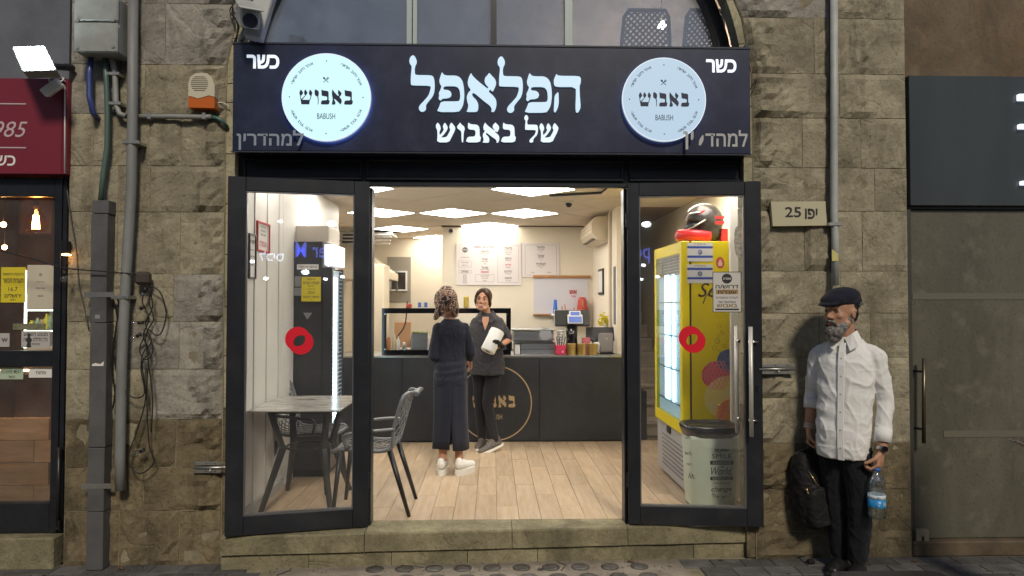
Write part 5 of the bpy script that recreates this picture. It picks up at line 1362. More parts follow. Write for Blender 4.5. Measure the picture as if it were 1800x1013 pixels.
for (x0_, x1_, z0_, z1_) in ((.05, .13, .155, .175), (.035, .13, .120, .142)): a.prism([(x0_+.012, z1_), (x1_, z1_), (x1_-.008, z0_), (x0_, z0_)][::-1], (hx, hy-.105, hz), (1, 0, 0), V((0, -1, 0)), .03, V((0, 0, 1)))
a.prism([(-.05, .185), (-.01, .20), (.0, .215), (-.03, .205)], (hx, hy-.100, hz), (1, 0, 0), V((0, -1, 0)), .03, V((0, 0, 1))); a.obj('red_flash', mat('helmet_red', (0, 0, 0)), hm)
a = MB(); a.tube(curve([(hx-.12, hy-.06, hz+.14), (hx-.10, hy-.085, hz+.19), (hx-.03, hy-.1, hz+.2)], 4), .006, 6); a.tube([(hx-.115, hy-.06, hz+.085), (hx-.08, hy-.095, hz+.10), (hx-.0, hy-.112, hz+.15)], .006, 6); a.obj('visor_seal', galv, hm)
for me in set(D.meshes)-_n0:
    for v_ in me.vertices: v_.co = v_.co*HK
x0, x1, z0, z1 = B(1268, 402, 1280, 419, YG+.12); a = MB(); a.box(x0, x1, YG+.12, YG+.2, gz1+.001, z1, bev=.003)
rb = tag(a.obj('red_carton', mat('carton_red', (.55, .03, .03), .5)), 'small red carton on the fridge behind the helmet', 'carton')
# hiring notice on the right leaf glass
c = onleaf(rf, HR, AR_, 1277.5, 513.5, -.0065); pw, ph = 50/269., 72/269.
hn = thing('hiring_notice', 'grey hiring notice in Hebrew with round logo on the right door glass', 'notice', (HR.x, HR.y, ZF), rz=AR_, local=True)
part('sheet', mat('notice_grey', (.62, .60, .56), .7), hn, (c.x-pw/2, c.x+pw/2, -.0065, -.0055, c.z-ph/2, c.z+ph/2))
a = MB(); g = .004
for q in ((-pw/2, pw/2, ph/2-g, ph/2), (-pw/2, pw/2, -ph/2, -ph/2+g), (-pw/2, -pw/2+g, -ph/2+g, ph/2-g), (pw/2-g, pw/2, -ph/2+g, ph/2-g)): a.box(c.x+q[0], c.x+q[1], -.0075, -.0066, c.z+q[2], c.z+q[3])
a.obj('border', ink, hn)
a = MB(); a.disc((c.x, -.0072, c.z+ph*.33), .033, .0008, 28); a.obj('logo_print', ink, hn)
logo_word(V((c.x, -.0080, c.z+ph*.33)), .00009, paper, hn, th=.0004)
for s, f, h, m_, w_ in (('דרוש/ה', .135, .10, ink, .80), ('לעבודה במשמרות', -.135, .055, inkgrey, .78), ('הפלאפל של', -.245, .05, ink, .6), ('באבוש', -.335, .085, mat('brown_print', (.25, .16, .06), .6), .7)):
    a = MB(); _, _, a0, a1, b0, b1 = text_mesh(s, .03, 3); k = ph*h/(b1-b0); kx = pw*w_/(a1-a0); a.text(s, k, (c.x, -.0072, c.z+ph*f), bold=.03, sx=kx/k); a.obj('lettering', m_, hn)
part('highlight', mat('tan_print', (.42, .27, .12), .6), hn, (c.x-pw*.39, c.x+pw*.39, -.0071, -.0066, c.z-ph*.055, c.z+ph*.06))
a = MB(); s = 'עובד/ת'; _, _, a0, a1, b0, b1 = text_mesh(s, .04, 3); k = ph*.085/(b1-b0); a.text(s, k, (c.x, -.0076, c.z+ph*.002), bold=.04, sx=pw*.66/(a1-a0)/k); a.obj('lettering', ink, hn)
part('footer', ink, hn, (c.x-pw*.41, c.x+pw*.41, -.0074, -.0066, c.z-ph*.45, c.z-ph*.41))
# torn sticker remains on the white post glass
a = MB(); 
c = onleaf(rf, HR, AR_, 1297, 425, -.0045); P = []
for i in range(26):
    q = 2*pi*i/26; P.append((c.x+cos(q)*.026*(1+.35*noise.noise(V((i*1.3, 0, 0)))), c.z+sin(q)*.105*(1+.12*noise.noise(V((i*1.3, 5, 0))))))
a.prism(P, (0, c.y, 0), (1, 0, 0), V((0, -1, 0)), .0006, V((0, 0, 1)))
o = thing('torn_sticker', 'torn brownish sticker remains on the glass before the white post', 'sticker', (HR.x, HR.y, ZF), rz=AR_, local=True); a.obj('sticker', mat('torn_paper', (.42, .39, .33), .85, var=.5, vs=60), o)

# ---- waste bin
by = .42; bx0, bx1 = U(1211, 820, by-.12).x, U(1302, 820, by-.12).x; bw = (bx1-bx0)/2; bcx = (bx0+bx1)/2
bt_ = U(1255, 748, by-.12).z
wb_ = thing('waste_bin', 'pale green pedal bin printed with smile slogans, black lid', 'bin', (bcx, by, ZF))
m_bin = mat('bin_green', (.52, .60, .50), .4)
a = MB(); a.loft([(bcx, by, ZF+.0, bw*.84, .135), (bcx, by, ZF+.02, bw*.87, .14), (bcx, by, bt_-.10, bw*.98, .155), (bcx, by, bt_-.075, bw*.97, .153)], 40, 4.2); a.obj('bin_body', m_bin, wb_)
a = MB(); a.loft([(bcx, by, bt_-.085, bw*1.0, .16), (bcx, by, bt_-.05, bw*1.05, .168), (bcx, by, bt_-.04, bw*1.09, .175), (bcx, by, bt_-.015, bw*1.1, .176), (bcx, by, bt_-.006, bw*1.06, .17), (bcx, by, bt_-.012, bw*.95, .155), (bcx, by, bt_-.02, bw*.9, .15)], 40, 3.2); a.obj('lid', mat('lid_black', (.022, .022, .026), .2), wb_)
a = MB(); p = UZ(1214, 880, ZF+.03); a.box(p.x-.03, p.x+.06, p.y-.05, p.y+.03, ZF+.012, ZF+.03, bev=.006); a.obj('pedal', mat('pedal_grey', (.12, .12, .125), .4), wb_)
yb = by-.160
def bt(s, px, py, hpx, wpx, m, shear=0, bold=.0, dy=0):
    z = U(px, py, yb).z; x = U(px, py, yb).x; k0 = 251.
    _, _, a0, a1, b0, b1 = text_mesh(s, bold, 3, shear); k = hpx/k0/(b1-b0); kx = wpx/k0/(a1-a0)
    yy = yb+.0 + (U(1255, 890, yb).z-z)*-.0
    fz = (z-ZF)/(bt_-.1-ZF); y_ = by-(.14+.015*fz)-.0016-dy
    a = MB(); a.text(s, k, (x, y_, z), shear=shear, bold=bold, sx=kx/k, res=3); a.obj('slogan', m, wb_)
for s, py, h, w_, sh_, bo in (('let your', 792, 9, 27, .3, .01), ('SMILE', 802.5, 8, 35, 0, 0), ('World,', 830, 15, 38, .35, .015), ('THE', 821, 3.5, 9, 0, 0), ('THE WORLD', 850.5, 4, 30, 0, 0), ('change', 862, 11.5, 37, .35, .02)):
    bt(s, 1269.5, py, h, w_, ink, sh_, bo)
def band(py, hpx, wpx, s):
    x0, x1, z0, z1 = B(1269.5-wpx/2, py-hpx/2, 1269.5+wpx/2, py+hpx/2, yb); fz = (z0-ZF)/(bt_-.1-ZF); y_ = by-(.14+.015*fz)-.0022
    part('slogan_band', ink, wb_, (x0, x1, y_, y_+.002, z0, z1)); bt(s, 1269.5, py, hpx*.62, wpx*.8, m_bin, 0, .01, dy=.0016)
band(814, 7, 41, 'CHANGE'); band(842, 6, 40, "BUT DON'T LET")
a = MB(); c = U(1269.5, 858, yb); n = 'YOUR SMILE'
for i, ch in enumerate(n):
    if ch == ' ': continue
    q = R(-128+76*i/9.0); rad = V((cos(q), 0, sin(q))); tn = V((-sin(q), 0, cos(q)))
    a.text(ch, .026, V((c.x, by-.1445, c.z+.035))+rad*.105, Matrix((tn, -rad, V((0, -1, 0)))).transposed())
a.obj('slogan', ink, wb_)
# side of bin print
a = MB(); SL = Matrix(((.72, 0, -.69), (-.69, 0, -.72), (0, 1, 0)))
for s, py, h in (('smile', 772, .03), ('what', 800, .04), ('NOTES', 820, .02), ('lift', 840, .045)):
    z = U(1219, py, yb).z; fz = (z-ZF)/(bt_-.1-ZF); a.text(s, h*1.2, (bcx-bw*(.855+.105*fz)*.96, by-.108, z), SL, shear=.3, bold=.01)
a.obj('side_slogan', ink, wb_)
# ================================================================ LEFT NEIGHBOUR
YN = -.02
xL0 = -4.6; xe = U(117, 500, YN).x-.01
ls = thing('neighbour_shopfront', 'black framed neighbouring shopfront with a lower pane, at the left edge', 'shopfront', (xe, YN, 0))
gx_a = U(93, 500, YN).x
zt_ = U(60, 312, YN).z; zgt = U(60, 345, YN).z; zm1 = U(60, 617, YN).z; zm0 = U(60, 645, YN).z; zg0 = U(60, 885, YN).z; zb_ = U(60, 938, YN).z
part('stile', frame_m, ls, (gx_a, xe-.03, YN, YN+.07, zb_, zt_), bev=.004)
part('stile', frame_m, ls, (xe-.028, xe, YN+.01, YN+.07, zb_, zt_+.02), bev=.003)
part('rail', frame_m, ls, (xL0, gx_a-.001, YN+.002, YN+.07, zgt, zt_), bev=.004)
part('rail', frame_m, ls, (xL0, gx_a-.001, YN+.002, YN+.07, zm0, zm1), bev=.004)
part('rail', frame_m, ls, (xL0, gx_a-.001, YN+.002, YN+.07, zb_, zg0), bev=.004)
part('upper_glass', glass('nb_glass', (1, .96, .9), .06, haze=.10), ls, (xL0, gx_a-.001, YN+.03, YN+.036, zm1, zgt))
part('lower_glass', glass('nb_glass_low', (1, .96, .9), .06, haze=.10), ls, (xL0, gx_a-.001, YN+.03, YN+.036, zg0, zm0))
a = MB(); p = U(107, 800, YN); a.tube([(p.x, YN-.02, zb_+.05), (p.x, YN-.02, U(107, 785, YN).z)], .012, 8); a.box(p.x-.02, p.x+.015, YN-.03, YN, zb_+.03, zb_+.09); a.box(p.x-.02, p.x+.015, YN-.03, YN, U(107, 795, YN).z-.03, U(107, 795, YN).z+.02); a.obj('bolt', black, ls)
a = MB(); a.box(xL0, xe, -.1, .2, -.01, zb_-.003, bev=.01)
tag(a.obj('sill_stone', m_step), 'worn stone sill under the neighbouring shopfront at left', 'sill')
# red sign
x1, z0, z1 = U(118, 220, -.09).x, U(60, 306, -.09).z, U(60, 138, -.09).z
rs = thing('red_sign', 'dark red neighbouring sign board with part of a year and Hebrew letters', 'sign', (x1, -.09, z0))
m_rs = mat('sign_red', (.20, .018, .038), .45, var=.12, vs=1)
part('sign_board', m_rs, rs, (xL0, x1, -.09, .0, z0, z1), bev=.003)
m_ltr = mat('sign_letter', (.55, .42, .46), .5)
part('edge_strip', mat('edge_red', (.12, .02, .03), .4), rs, (x1-.035, x1-.028, -.094, -.0895, z0, z1))
for py in (183, 260): q = U(46, py, -.091); part('line', m_ltr, rs, (xL0+.3, q.x, -.093, -.091, q.z-.004, q.z+.004))
a = MB(); q = U(48, 241, -.092); a.text('1985', .145, (q.x, -.092, q.z), shear=.3, align=1, valign=None, bold=-.004); a.obj('year', m_ltr, rs)
a = MB(); q = U(27, 291, -.092); a.text('כשר', .105, (q.x, -.092, q.z), bold=.02, align=1, valign=None); a.obj('lettering', white, rs)
# wall above the red sign
a = MB(); a.box(xL0, U(119, 60, 0).x, .02, .2, z1-.05, 5.2); tag(a.obj('upper_wall', mat('render_blue', (.13, .14, .17), .85, var=.3, vs=2, bump=.2)), 'dark plaster wall above the red sign at the upper left', 'wall')
# neighbour room
def wallb(name, m, *b):
    a = MB(); [a.box(*q) for q in b]; return struct(name, a, m)
m_nb = mat('nb_wall', (.30, .16, .09), .8, var=.25, vs=3)
wallb('neighbour_walls', m_nb, (xL0-.1, xL0, .1, 2.2, 0, 3.2), (xL0, xe+.1, 2.2, 2.3, 0, 3.2), (xe-.02, xe+.1, .1, 2.2, 0, 3.2), (xL0, xe, .1, 2.2, 3.0, 3.1))
wallb('neighbour_floor', mat('nb_floor', (.2, .13, .09), .6), (xL0, xe, .2, 2.2, .1, .2))
# plank clad bench front behind the lower pane
bn = thing('wooden_counter', 'plank clad wooden counter behind the lower neighbouring glass', 'counter', (U(45, 760, .3).x, .35, .2))
for j in range(4):
    zz0, zz1 = .22+(j)*.0, 0
    za = U(60, 885, .3).z-.03+j*.155; 
    for i in range(4):
        xa = xL0+.35+i*.36+(j % 2)*.1
        if xa+.35 > xe-.02: continue
        a = MB(); a.box(xa+.001, xa+.358, .30-random.uniform(0, .004), .33, za, za+.152, bev=.002); a.obj('plank', mat('plank_brown', (.29, .18, .10), .55, var=.3, vs=4, rnd=.4, stretch=(1, 1, 6)), bn)
part('counter_top', mat('plank_brown', (0, 0, 0)), bn, (xL0+.3, xe-.03, .28, .75, U(60, 612, .3).z-.09, U(60, 612, .3).z-.05))
part('under_light', mat('led_warm', (1, .8, .5), .4, emit=20, ecol=(1, .62, .3)), bn, (xL0+.4, xe-.05, .31, .325, U(60, 653, .3).z, U(60, 650, .3).z))
# edison bulb
c = U(63, 390, .32); eb = thing('edison_bulb', 'clear teardrop filament bulb glowing behind the neighbouring glass', 'lamp', c)
prof = [(0, -.082), (.03, -.078), (.062, -.05), (.072, -.022), (.066, .01), (.045, .05), (.025, .085), (.018, .10)]
a = MB(); a.lathe([(r, c.z+z) for r, z in prof], (c.x, c.y, 0), 24); a.obj('glass_bulb', glass('bulb_glass', (1, .62, .35), .12), eb)
a = MB()
for i in range(8):
    q = 2*pi*i/8; a.tube([(c.x+cos(q)*.022, c.y+sin(q)*.022, c.z-.05), (c.x+cos(q)*.014, c.y+sin(q)*.014, c.z+.045)], .0024, 5)
a.obj('filament', mat('filament', (1, .7, .3), .4, emit=170, ecol=(1, .62, .26)), eb)
a = MB(); a.tube([(c.x, c.y, c.z+.095), (c.x, c.y, c.z+.14)], .02, 12); a.tube([(c.x, c.y, c.z+.14), (c.x, c.y, 3.0)], .004, 6); a.obj('socket', mat('brass', (.25, .15, .06), .4, metal=.8), eb)
for px, pz, Y in ((6, 395, .9), (8, 435, 1.4)):
    c2 = U(px, pz, Y); t = thing('edison_bulb', 'dim hanging filament bulb at the far left edge' if px == 6 else 'low warm lamp cluster behind the glass at the far left', 'lamp', c2)
    a = MB(); a.ball(c2, .02); a.obj('bulb', mat('bulb_dim', (1, .6, .3), .4, emit=60, ecol=(1, .55, .22)), t); a = MB(); a.tube([c2, (c2.x, c2.y, 3.0)], .003, 5); a.obj('cord', cable_m, t)
x0, x1, z0, z1 = B(35, 346, 92, 412, 1.2); a = MB(); a.box(x0, x1, 1.2, 1.5, z0, z1, bev=.006); tag(a.obj('wall_cabinet', mat('cab_brown', (.14, .06, .035), .5)), 'dark brown wall cabinet behind the filament bulb', 'cabinet')
# lit shelf fridge
x0, x1, z0, z1 = B(42, 540, 96, 612, .8); lsf = thing('display_fridge', 'lit glass display fridge with bottles behind the neighbouring window', 'display fridge', ((x0+x1)/2, .8, z0))
part('cabinet', mat('fr_pale', (.6, .6, .62), .5), lsf, (x0, x1, 1.1, 1.2, z0-.2, z1+.3), (x0, x1, .8, 1.1, z0-.2, z0), (x0, x1, .8, 1.1, z1+.1, z1+.3))
m_ledc = mat('led_cool', (.8, 1, .95), .4, emit=5, ecol=(.75, 1, .9))
part('strip_light', m_ledc, lsf, (x0, x0+.015, .8, .81, z0, z1+.28), (x0+.02, x1, .8, .81, z1-.03, z1-.02), (x0+.02, x1, .8, .81, U(60, 583, .8).z, U(60, 581, .8).z))
for i, px in enumerate((56, 66, 74, 83, 90)):
    p = U(px, 566, .95); h = (.07, .09, .08, .12, .12)[i]; a = MB(); zz = U(60, 580, .8).z
    a.lathe([(.024, zz), (.026, zz+h*.6), (.012, zz+h*.85), (.012, zz+h)], (p.x, .95, 0), 10); a.obj('bottle', mat('btl%d' % (i % 3), ((.7, .65, .05), (.3, .42, .3), (.35, .3, .22))[i % 3], .3), lsf)
# papers on the neighbour glass
Yg = YN+.028
notice('window_poster', 'yellow poster with black print on the neighbouring window', 'poster', 2, 470, 45, 532, Yg, yel, [('הרבנות הראשית', .2, .07, None), ('תעודת הכשר', .38, .12, None), ('16.7', .62, .12, None), ('ירושלים', .8, .12, None), ('בתוקף', .93, .05, None)])
notice('window_paper', 'plain cream paper with a small emblem on the neighbouring window', 'paper', 48, 466, 95, 544, Yg, mat('cream_paper', (.55, .50, .40), .7), [('o', .22, .06, None), ('עיריית ירושלים', .38, .025, None), ('אישור הפעלה', .52, .03, None), ('מאושר', .7, .03, None)])
notice('window_flyer', 'grey flyer with a dark figure low on the neighbouring window', 'flyer', 38, 582, 88, 611, Yg, mat('flyer_grey', (.45, .43, .42), .7), [('מבצע השבוע', .2, .2, None), ('כל הלילה פתוח', .5, .26, None), ('במיוחד', .8, .12, None)])
notice('window_flyer', 'torn pale flyer at the far left of the neighbouring window', 'flyer', 0, 586, 17, 610, Yg, mat('flyer_grey', (0, 0, 0)), [('w', .5, .3, None)])
a = MB(); x0, x1, z0, z1 = B(23, 569, 80, 580, Yg); a.box(x0, x1, Yg-.002, Yg, z0, z1); tag(a.obj('camouflage_strip', mat('camo', (.08, .1, .05), .8, var=.6, vs=30, vcol=(.25, .22, .15))), 'dark camouflage strip of paper above the grey flyer', 'strip')
x0, x1, z0, z1 = B(44, 585, 57, 611, Yg-.003); a = MB(); P = [(.5, 1), (.7, .85), (.66, .7), (.95, .5), (.75, .3), (.85, 0), (.15, 0), (.3, .35), (.05, .5), (.35, .7), (.3, .88)]
a.prism([(x0+(x1-x0)*u, z0+(z1-z0)*v) for u, v in P], (0, Yg-.003, 0), (1, 0, 0), V((0, -1, 0)), .001, V((0, 0, 1))); tag(a.obj('flyer_figure', ink), 'dark cut figure printed on the grey flyer', 'print')
notice('lower_label', 'green and white printed strip at the top of the lower neighbouring pane', 'label', 0, 646, 41, 667, Yg, mat('label_green', (.42, .52, .38), .7), [('KOSHER MEAT', .35, .32, None), ('כשר', .8, .2, None)])
notice('lower_label', 'plain white strip beside the green one on the lower neighbouring pane', 'label', 51, 647, 94, 664, Yg, paper, [('פתוח', .5, .3, None)])

# ================================================================ FITTINGS ON THE LEFT PIER
# flood light (lit)
fl = thing('flood_light', 'bright white flood light shining above the red sign', 'flood light', U(62, 105, -.3))
Y0 = -.32; c4 = [U(25, 85, Y0+.08), U(77, 83, Y0+.08), U(96, 122, Y0-.04), U(42, 124, Y0-.04)]
nn = (c4[1]-c4[0]).cross(c4[3]-c4[0]).normalized()
if nn.y > 0: nn = -nn
a = MB(); bk = [p-nn*.06 for p in c4]; cc = sum(c4, V())/4; fr_ = [cc+(p-cc)*1.1+nn*.002 for p in c4]; bk = [cc+(p-cc)*1.06-nn*.055 for p in c4]
a.add(fr_+bk, [(0, 3, 2, 1), (4, 5, 6, 7), (0, 1, 5, 4), (1, 2, 6, 5), (2, 3, 7, 6), (3, 0, 4, 7)]); a.obj('housing', box_m, fl)
a = MB(); f2 = [p+nn*.005 for p in c4]; b2 = [p+nn*.003 for p in c4]; a.add(f2+b2, [(0, 3, 2, 1), (4, 5, 6, 7), (0, 1, 5, 4), (1, 2, 6, 5), (2, 3, 7, 6), (3, 0, 4, 7)]); a.obj('lens', mat('flood_lens', (1, 1, 1), .3, emit=80, ecol=(.80, .98, 1.0)), fl)
a = MB(); a.tube([cc-nn*.05, V((cc.x+.1, -.08, cc.z+.02)), V((U(118, 118, -.05).x, -.06, U(118, 118, -.05).z))], .022, 6); a.obj('bracket', frame_m, fl)
# small white sensor box hanging on a cable
sb = thing('sensor_box', 'small white box hanging askew by its cable over the red sign', 'sensor', U(90, 155, -.16))
c = U(92, 155, -.16); M4 = Matrix.Translation(c) @ Matrix.Rotation(R(-38), 4, 'Y') @ Matrix.Rotation(R(20), 4, 'X'); a = MB(); a.box(-.06, .06, -.035, .035, -.028, .028, M4, bev=.005); a.obj('case', white, sb)
a = MB(); a.tube(curve([U(104, 146, -.16), U(112, 138, -.12), U(96, 137, -.12), U(86, 140, -.12), U(92, 145, -.12), U(112, 142, -.1), U(117, 148, -.07)]), .0045, 6); a.tube([U(114, 150, -.1), U(114, 305, -.1)], .004, 5); a.obj('cable', white, sb)
# junction box
x0, x1, z0, z1 = B(131, -8, 206, 92, -.22); jb = thing('junction_box', 'large grey electrical junction box at the top of the left pier', 'junction box', ((x0+x1)/2, -.05, z0))
part('case', box_m, jb, (x0, x1, -.20, -.052, z0, z1), bev=.012); part('lid', box_m, jb, (x0-.004, x1+.004, -.222, -.203, z0, U(165, 38, -.22).z-.004), bev=.008); part('lid', box_m, jb, (x0-.004, x1+.004, -.222, -.203, U(165, 38, -.22).z+.004, z1), bev=.008)
for px, py in ((133, 35), (196, 35), (133, 83), (196, 81)):
    p = U(px+2, py, -.23); a = MB(); a.disc((p.x, -.228, p.z), .011, .006, 12); a.obj('screw', galv, jb)
def pipe(name, lab, cat, pts, r, m, clips=(), n=12, grp=None, Y=-.1, cm=galv):
    P = [U(p[0], p[1], p[2] if len(p) > 2 else Y) for p in pts]; t = thing(name, lab, cat, P[-1], grp)
    a = MB(); a.tube(P, r, n); a.obj('pipe', m, t)
    for c_ in clips:
        p = U(c_[0], c_[1], c_[2] if len(c_) > 2 else Y); a = MB()
        if len(c_) > 3: a.box(p.x-.012, p.x+.012, p.y-r-.004, WY, p.z-r-.006, p.z+r+.006, bev=.003)
        else: a.box(p.x-r-.022, p.x+r+.022, p.y-r-.004, WY, p.z-.011, p.z+.011, bev=.003)
        a.obj('clip', cm, t)
    return t
# big grey down pipe
pipe('down_pipe', 'tall grey down pipe running the height of the left pier', 'pipe', [(234, -60), (233, 210), (231, 330), (222, 480), (214, 640), (211, 800), (212, 862)], .031, pipe_m, [(234, 252), (215, 523)], 16, Y=-.13)
# grey trunking
t = thing('cable_trunking', 'wide dark grey cable trunking down the left pier', 'trunking', U(172, 980, -.1))
za, zb2 = 0.0, U(172, 352, -.13).z; xa, xb = U(158, 600, -.13).x, U(187, 600, -.13).x
cuts = [za, U(172, 900, -.13).z, U(172, 787, -.13).z, U(172, 568, -.13).z, U(172, 376, -.13).z, zb2]
for i in range(5): 
    d_ = (-.002, 0, .002, -.001, .004)[i]; part('cover', trunk_m, t, (xa+d_, xb+d_, -.135-.002*(i % 2), -.045, cuts[i]+.0015, cuts[i+1]-.0015), bev=.004)
for py in (518, 855): p = U(172, py, -.14); part('strap', galv, t, (xa-.035, xb+.05, -.139, -.1365, p.z-.016, p.z+.016))
p = U(170, 641, -.14); a = MB(); a.prism([(0, 0), (.07, 0), (.075, .03), (.05, .012), (.02, .02), (.0, .012)], (p.x-.03, -.139, p.z-.01), (1, 0, 0), V((0, -1, 0)), .0015, V((0, 0, 1))); a.obj('torn_label', paper, t)
p = U(171, 557, -.14); part('label', mat('greypaper', (0, 0, 0)), t, (p.x-.015, p.x+.015, -.1392, -.138, p.z-.012, p.z+.012))
pipe('blue_conduit', 'curved blue conduit below the junction box', 'conduit', [(161, 95), (157, 130), (157, 170), (164, 200), (172, 208, -.06)], .017, mat('blue_pipe', (.045, .07, .24), .35, spec=.7), [], Y=-.12)
pipe('green_conduit', 'green ribbed conduit from the junction box down to the trunking', 'conduit', [(184, 95), (187, 140), (189, 200), (188, 260), (181, 310), (177, 354)], .016, mat('green_pipe', (.085, .14, .125), .4), [], Y=-.11)
pipe('grey_conduit', 'short grey conduit elbow beside the green one', 'conduit', [(192, 95), (199, 112), (202, 130), (204, 185), (210, 200), (222, 205)], .017, box_m, [(201, 131), (204, 183)], Y=-.10)
pipe('horizontal_conduit', 'horizontal grey conduit crossing under the siren', 'conduit', [(240, 205), (300, 205), (358, 206), (372, 205)], .016, box_m, [(264, 205, -.09, 1), (360, 205, -.09, 1)], Y=-.09)
pipe('green_flex', 'short green flexible tube entering the fascia sign at left', 'tube', [(370, 205), (382, 208), (392, 214), (400, 224, -.05)], .012, mat('green_flex', (.06, .15, .13), .4), [], Y=-.09)
# siren
x0, x1, z0, z1 = B(331, 128, 377, 190, -.14); cx = (x0+x1)/2; sr = thing('alarm_siren', 'cream alarm siren with an orange lens on the left pier', 'siren', (cx, -.1, z0))
W_, H_ = (x1-x0)/2, z1-z0
def sil(f0, f1, k=1): 
    zz = z0+H_*.30
    return None
top = [(-W_, H_*.34), (-W_, H_*.72), (-W_*.85, H_*.88), (-W_*.5, H_*.98), (0, H_), (W_*.45, H_*.98), (W_*.8, H_*.86), (W_, H_*.66), (W_, H_*.32), (W_*.55, H_*.36), (W_*.15, H_*.31), (-W_*.3, H_*.27), (-W_*.7, H_*.32)]
bot = [(-W_, .004), (W_, 0), (W_, H_*.305), (W_*.55, H_*.345), (W_*.15, H_*.295), (-W_*.3, H_*.255), (-W_*.7, H_*.305), (-W_, H_*.325)]
m_siren = mat('siren_cream', (.60, .55, .42), .4)
a = MB(); a.prism(top[::-1], (cx, -.14, z0), (1, 0, 0), V((0, -1, 0)), .085, V((0, 0, 1))); a.obj('housing', m_siren, sr)
a = MB(); a.prism(bot, (cx, -.138, z0), (1, 0, 0), V((0, -1, 0)), .083, V((0, 0, 1))); a.obj('lens', mat('siren_orange', (.55, .13, .02), .25), sr)
for i in range(8):
    zz = z0+H_*(.88-.055*i); w_ = W_*(.42, .55, .62, .66, .66, .62, .55, .42)[i]; part('grille_slot', mat('slot_dark', (.13, .11, .08), .6), sr, (cx-W_*.15-w_, cx-W_*.15+w_, -.1412, -.1398, zz-.0025, zz+.0025))
a = MB(); a.tube(curve([U(378, 182, -.08), U(392, 181, -.07), U(404, 188, -.06)]), .003, 5); a.obj('cable', white, sr)
# wall latches
def latch(lab, px0, py0, px1, py1, Y):
    x0, x1, z0, z1 = B(px0, py0, px1, py1, Y); t = thing('door_bolt', lab, 'bolt', ((x0+x1)/2, Y, z0), 'galvanised bolts that hold the open doors')
    part('plate', galv, t, (x0, x1-.05 if px0 < 800 else x1, Y, Y+.012, z0+.0, z0+(z1-z0)*.32), (x0, x1-.05 if px0 < 800 else x1, Y, Y+.012, z1-(z1-z0)*.32, z1), bev=.002)
    a = MB(); zc = (z0+z1)/2; a.tube([(x0, Y-.004, zc), (x1, Y-.004, zc)], .008, 10); a.tube([((x0+x1)/2, Y-.004, zc), ((x0+x1)/2+.004, Y-.03, zc-.02)], .005, 8); a.obj('bolt', galv, t)
    for fx in (.06, .45, .8):
        for zz in (z0+(z1-z0)*.16, z1-(z1-z0)*.16):
            a = MB(); xx = x0+(x1-.05-x0)*fx if px0 < 800 else x0+(x1-x0)*fx; a.disc((xx, Y-.0015, zz), .0035, .002, 8); a.obj('rivet', black, t)
latch('galvanised bolt on the left pier near the foot of the left door leaf', 340, 812, 402, 832, -.10)
latch('galvanised bolt on the right pier beside the right door leaf handle', 1334, 640, 1398, 658, -.105)
# festoon string, splice box and dangling bundle
fs = thing('festoon_string', 'black festoon cable with clear bulbs, bundled and hanging on the left pier', 'string lights', U(250, 488, -.16))
a = MB(); a.tube(curve([U(-20, 436, -.22), U(50, 453, -.20), U(112, 471, -.18), U(180, 477, -.17), U(240, 482, -.15)]), .0045, 6)
for x_, pts in enumerate((
    [(262, 500), (282, 515), (292, 550), (286, 580), (276, 590), (262, 580)],
    [(258, 505), (250, 530), (262, 560), (252, 590), (262, 620), (250, 640), (256, 700), (240, 760), (226, 800), (232, 825), (250, 832), (270, 815), (268, 800), (262, 780), (258, 700), (260, 640)],
    [(262, 505), (268, 540), (256, 570), (266, 600), (252, 620), (248, 650), (254, 690), (240, 700), (222, 690), (206, 660), (202, 620)],
    [(255, 590), (246, 610), (248, 625), (258, 632), (268, 620), (266, 600), (258, 588)],
    [(268, 505), (262, 530), (270, 560), (260, 580), (256, 600), (260, 630), (268, 700), (266, 760)])):
    a.tube(curve([U(p[0], p[1], -.12-.008*x_) for p in pts], 5), .0042, 6)
a.obj('cable', cable_m, fs)
p = U(251, 490, -.13); a = MB(); a.box(p.x-.045, p.x+.045, -.16, -.09, p.z-.04, p.z+.045, bev=.018); a.obj('splice_box', mat('tape_brown', (.06, .045, .04), .6), fs)
for px, py, dx, dz in ((114, 476, .0, -1), (256, 505, -.2, -1), (254, 538, -.6, -.5), (252, 567, -1, -.1), (248, 587, -.8, -.5), (254, 790, -.9, -.5)):
    Yb = -.18 if px < 200 else -.14; p = U(px, py, Yb); d_ = V((dx, -.1, dz)).normalized(); t_ = MB(); t_.tube([p, p+d_*.032], .011, 10); sk = t_.obj('socket', cable_m, fs)
    t_ = MB(); t_.ball(p+d_*.052, .021, 14, 10); t_.obj('bulb', glass('clear_bulb', (1, .97, .93), .2) if 'clear_bulb' not in MATS else MATS['clear_bulb'], sk)
# small sconce beside the neighbour frame
p = U(116, 440, -.1); sc_ = thing('wall_sconce', 'small orange lit sconce on the edge of the neighbouring frame', 'lamp', p)
x0, x1, z0, z1 = B(110, 424, 119, 446, -.1); part('shade', black, sc_, (x0, x1, -.12, -.06, z0, z1), bev=.003)
x0, x1, z0, z1 = B(111, 447, 119, 449, -.1); part('glow_strip', mat('sconce_glow', (1, .6, .3), .4, emit=22, ecol=(1, .5, .2)), sc_, (x0, x1, -.115, -.065, z0, z1))
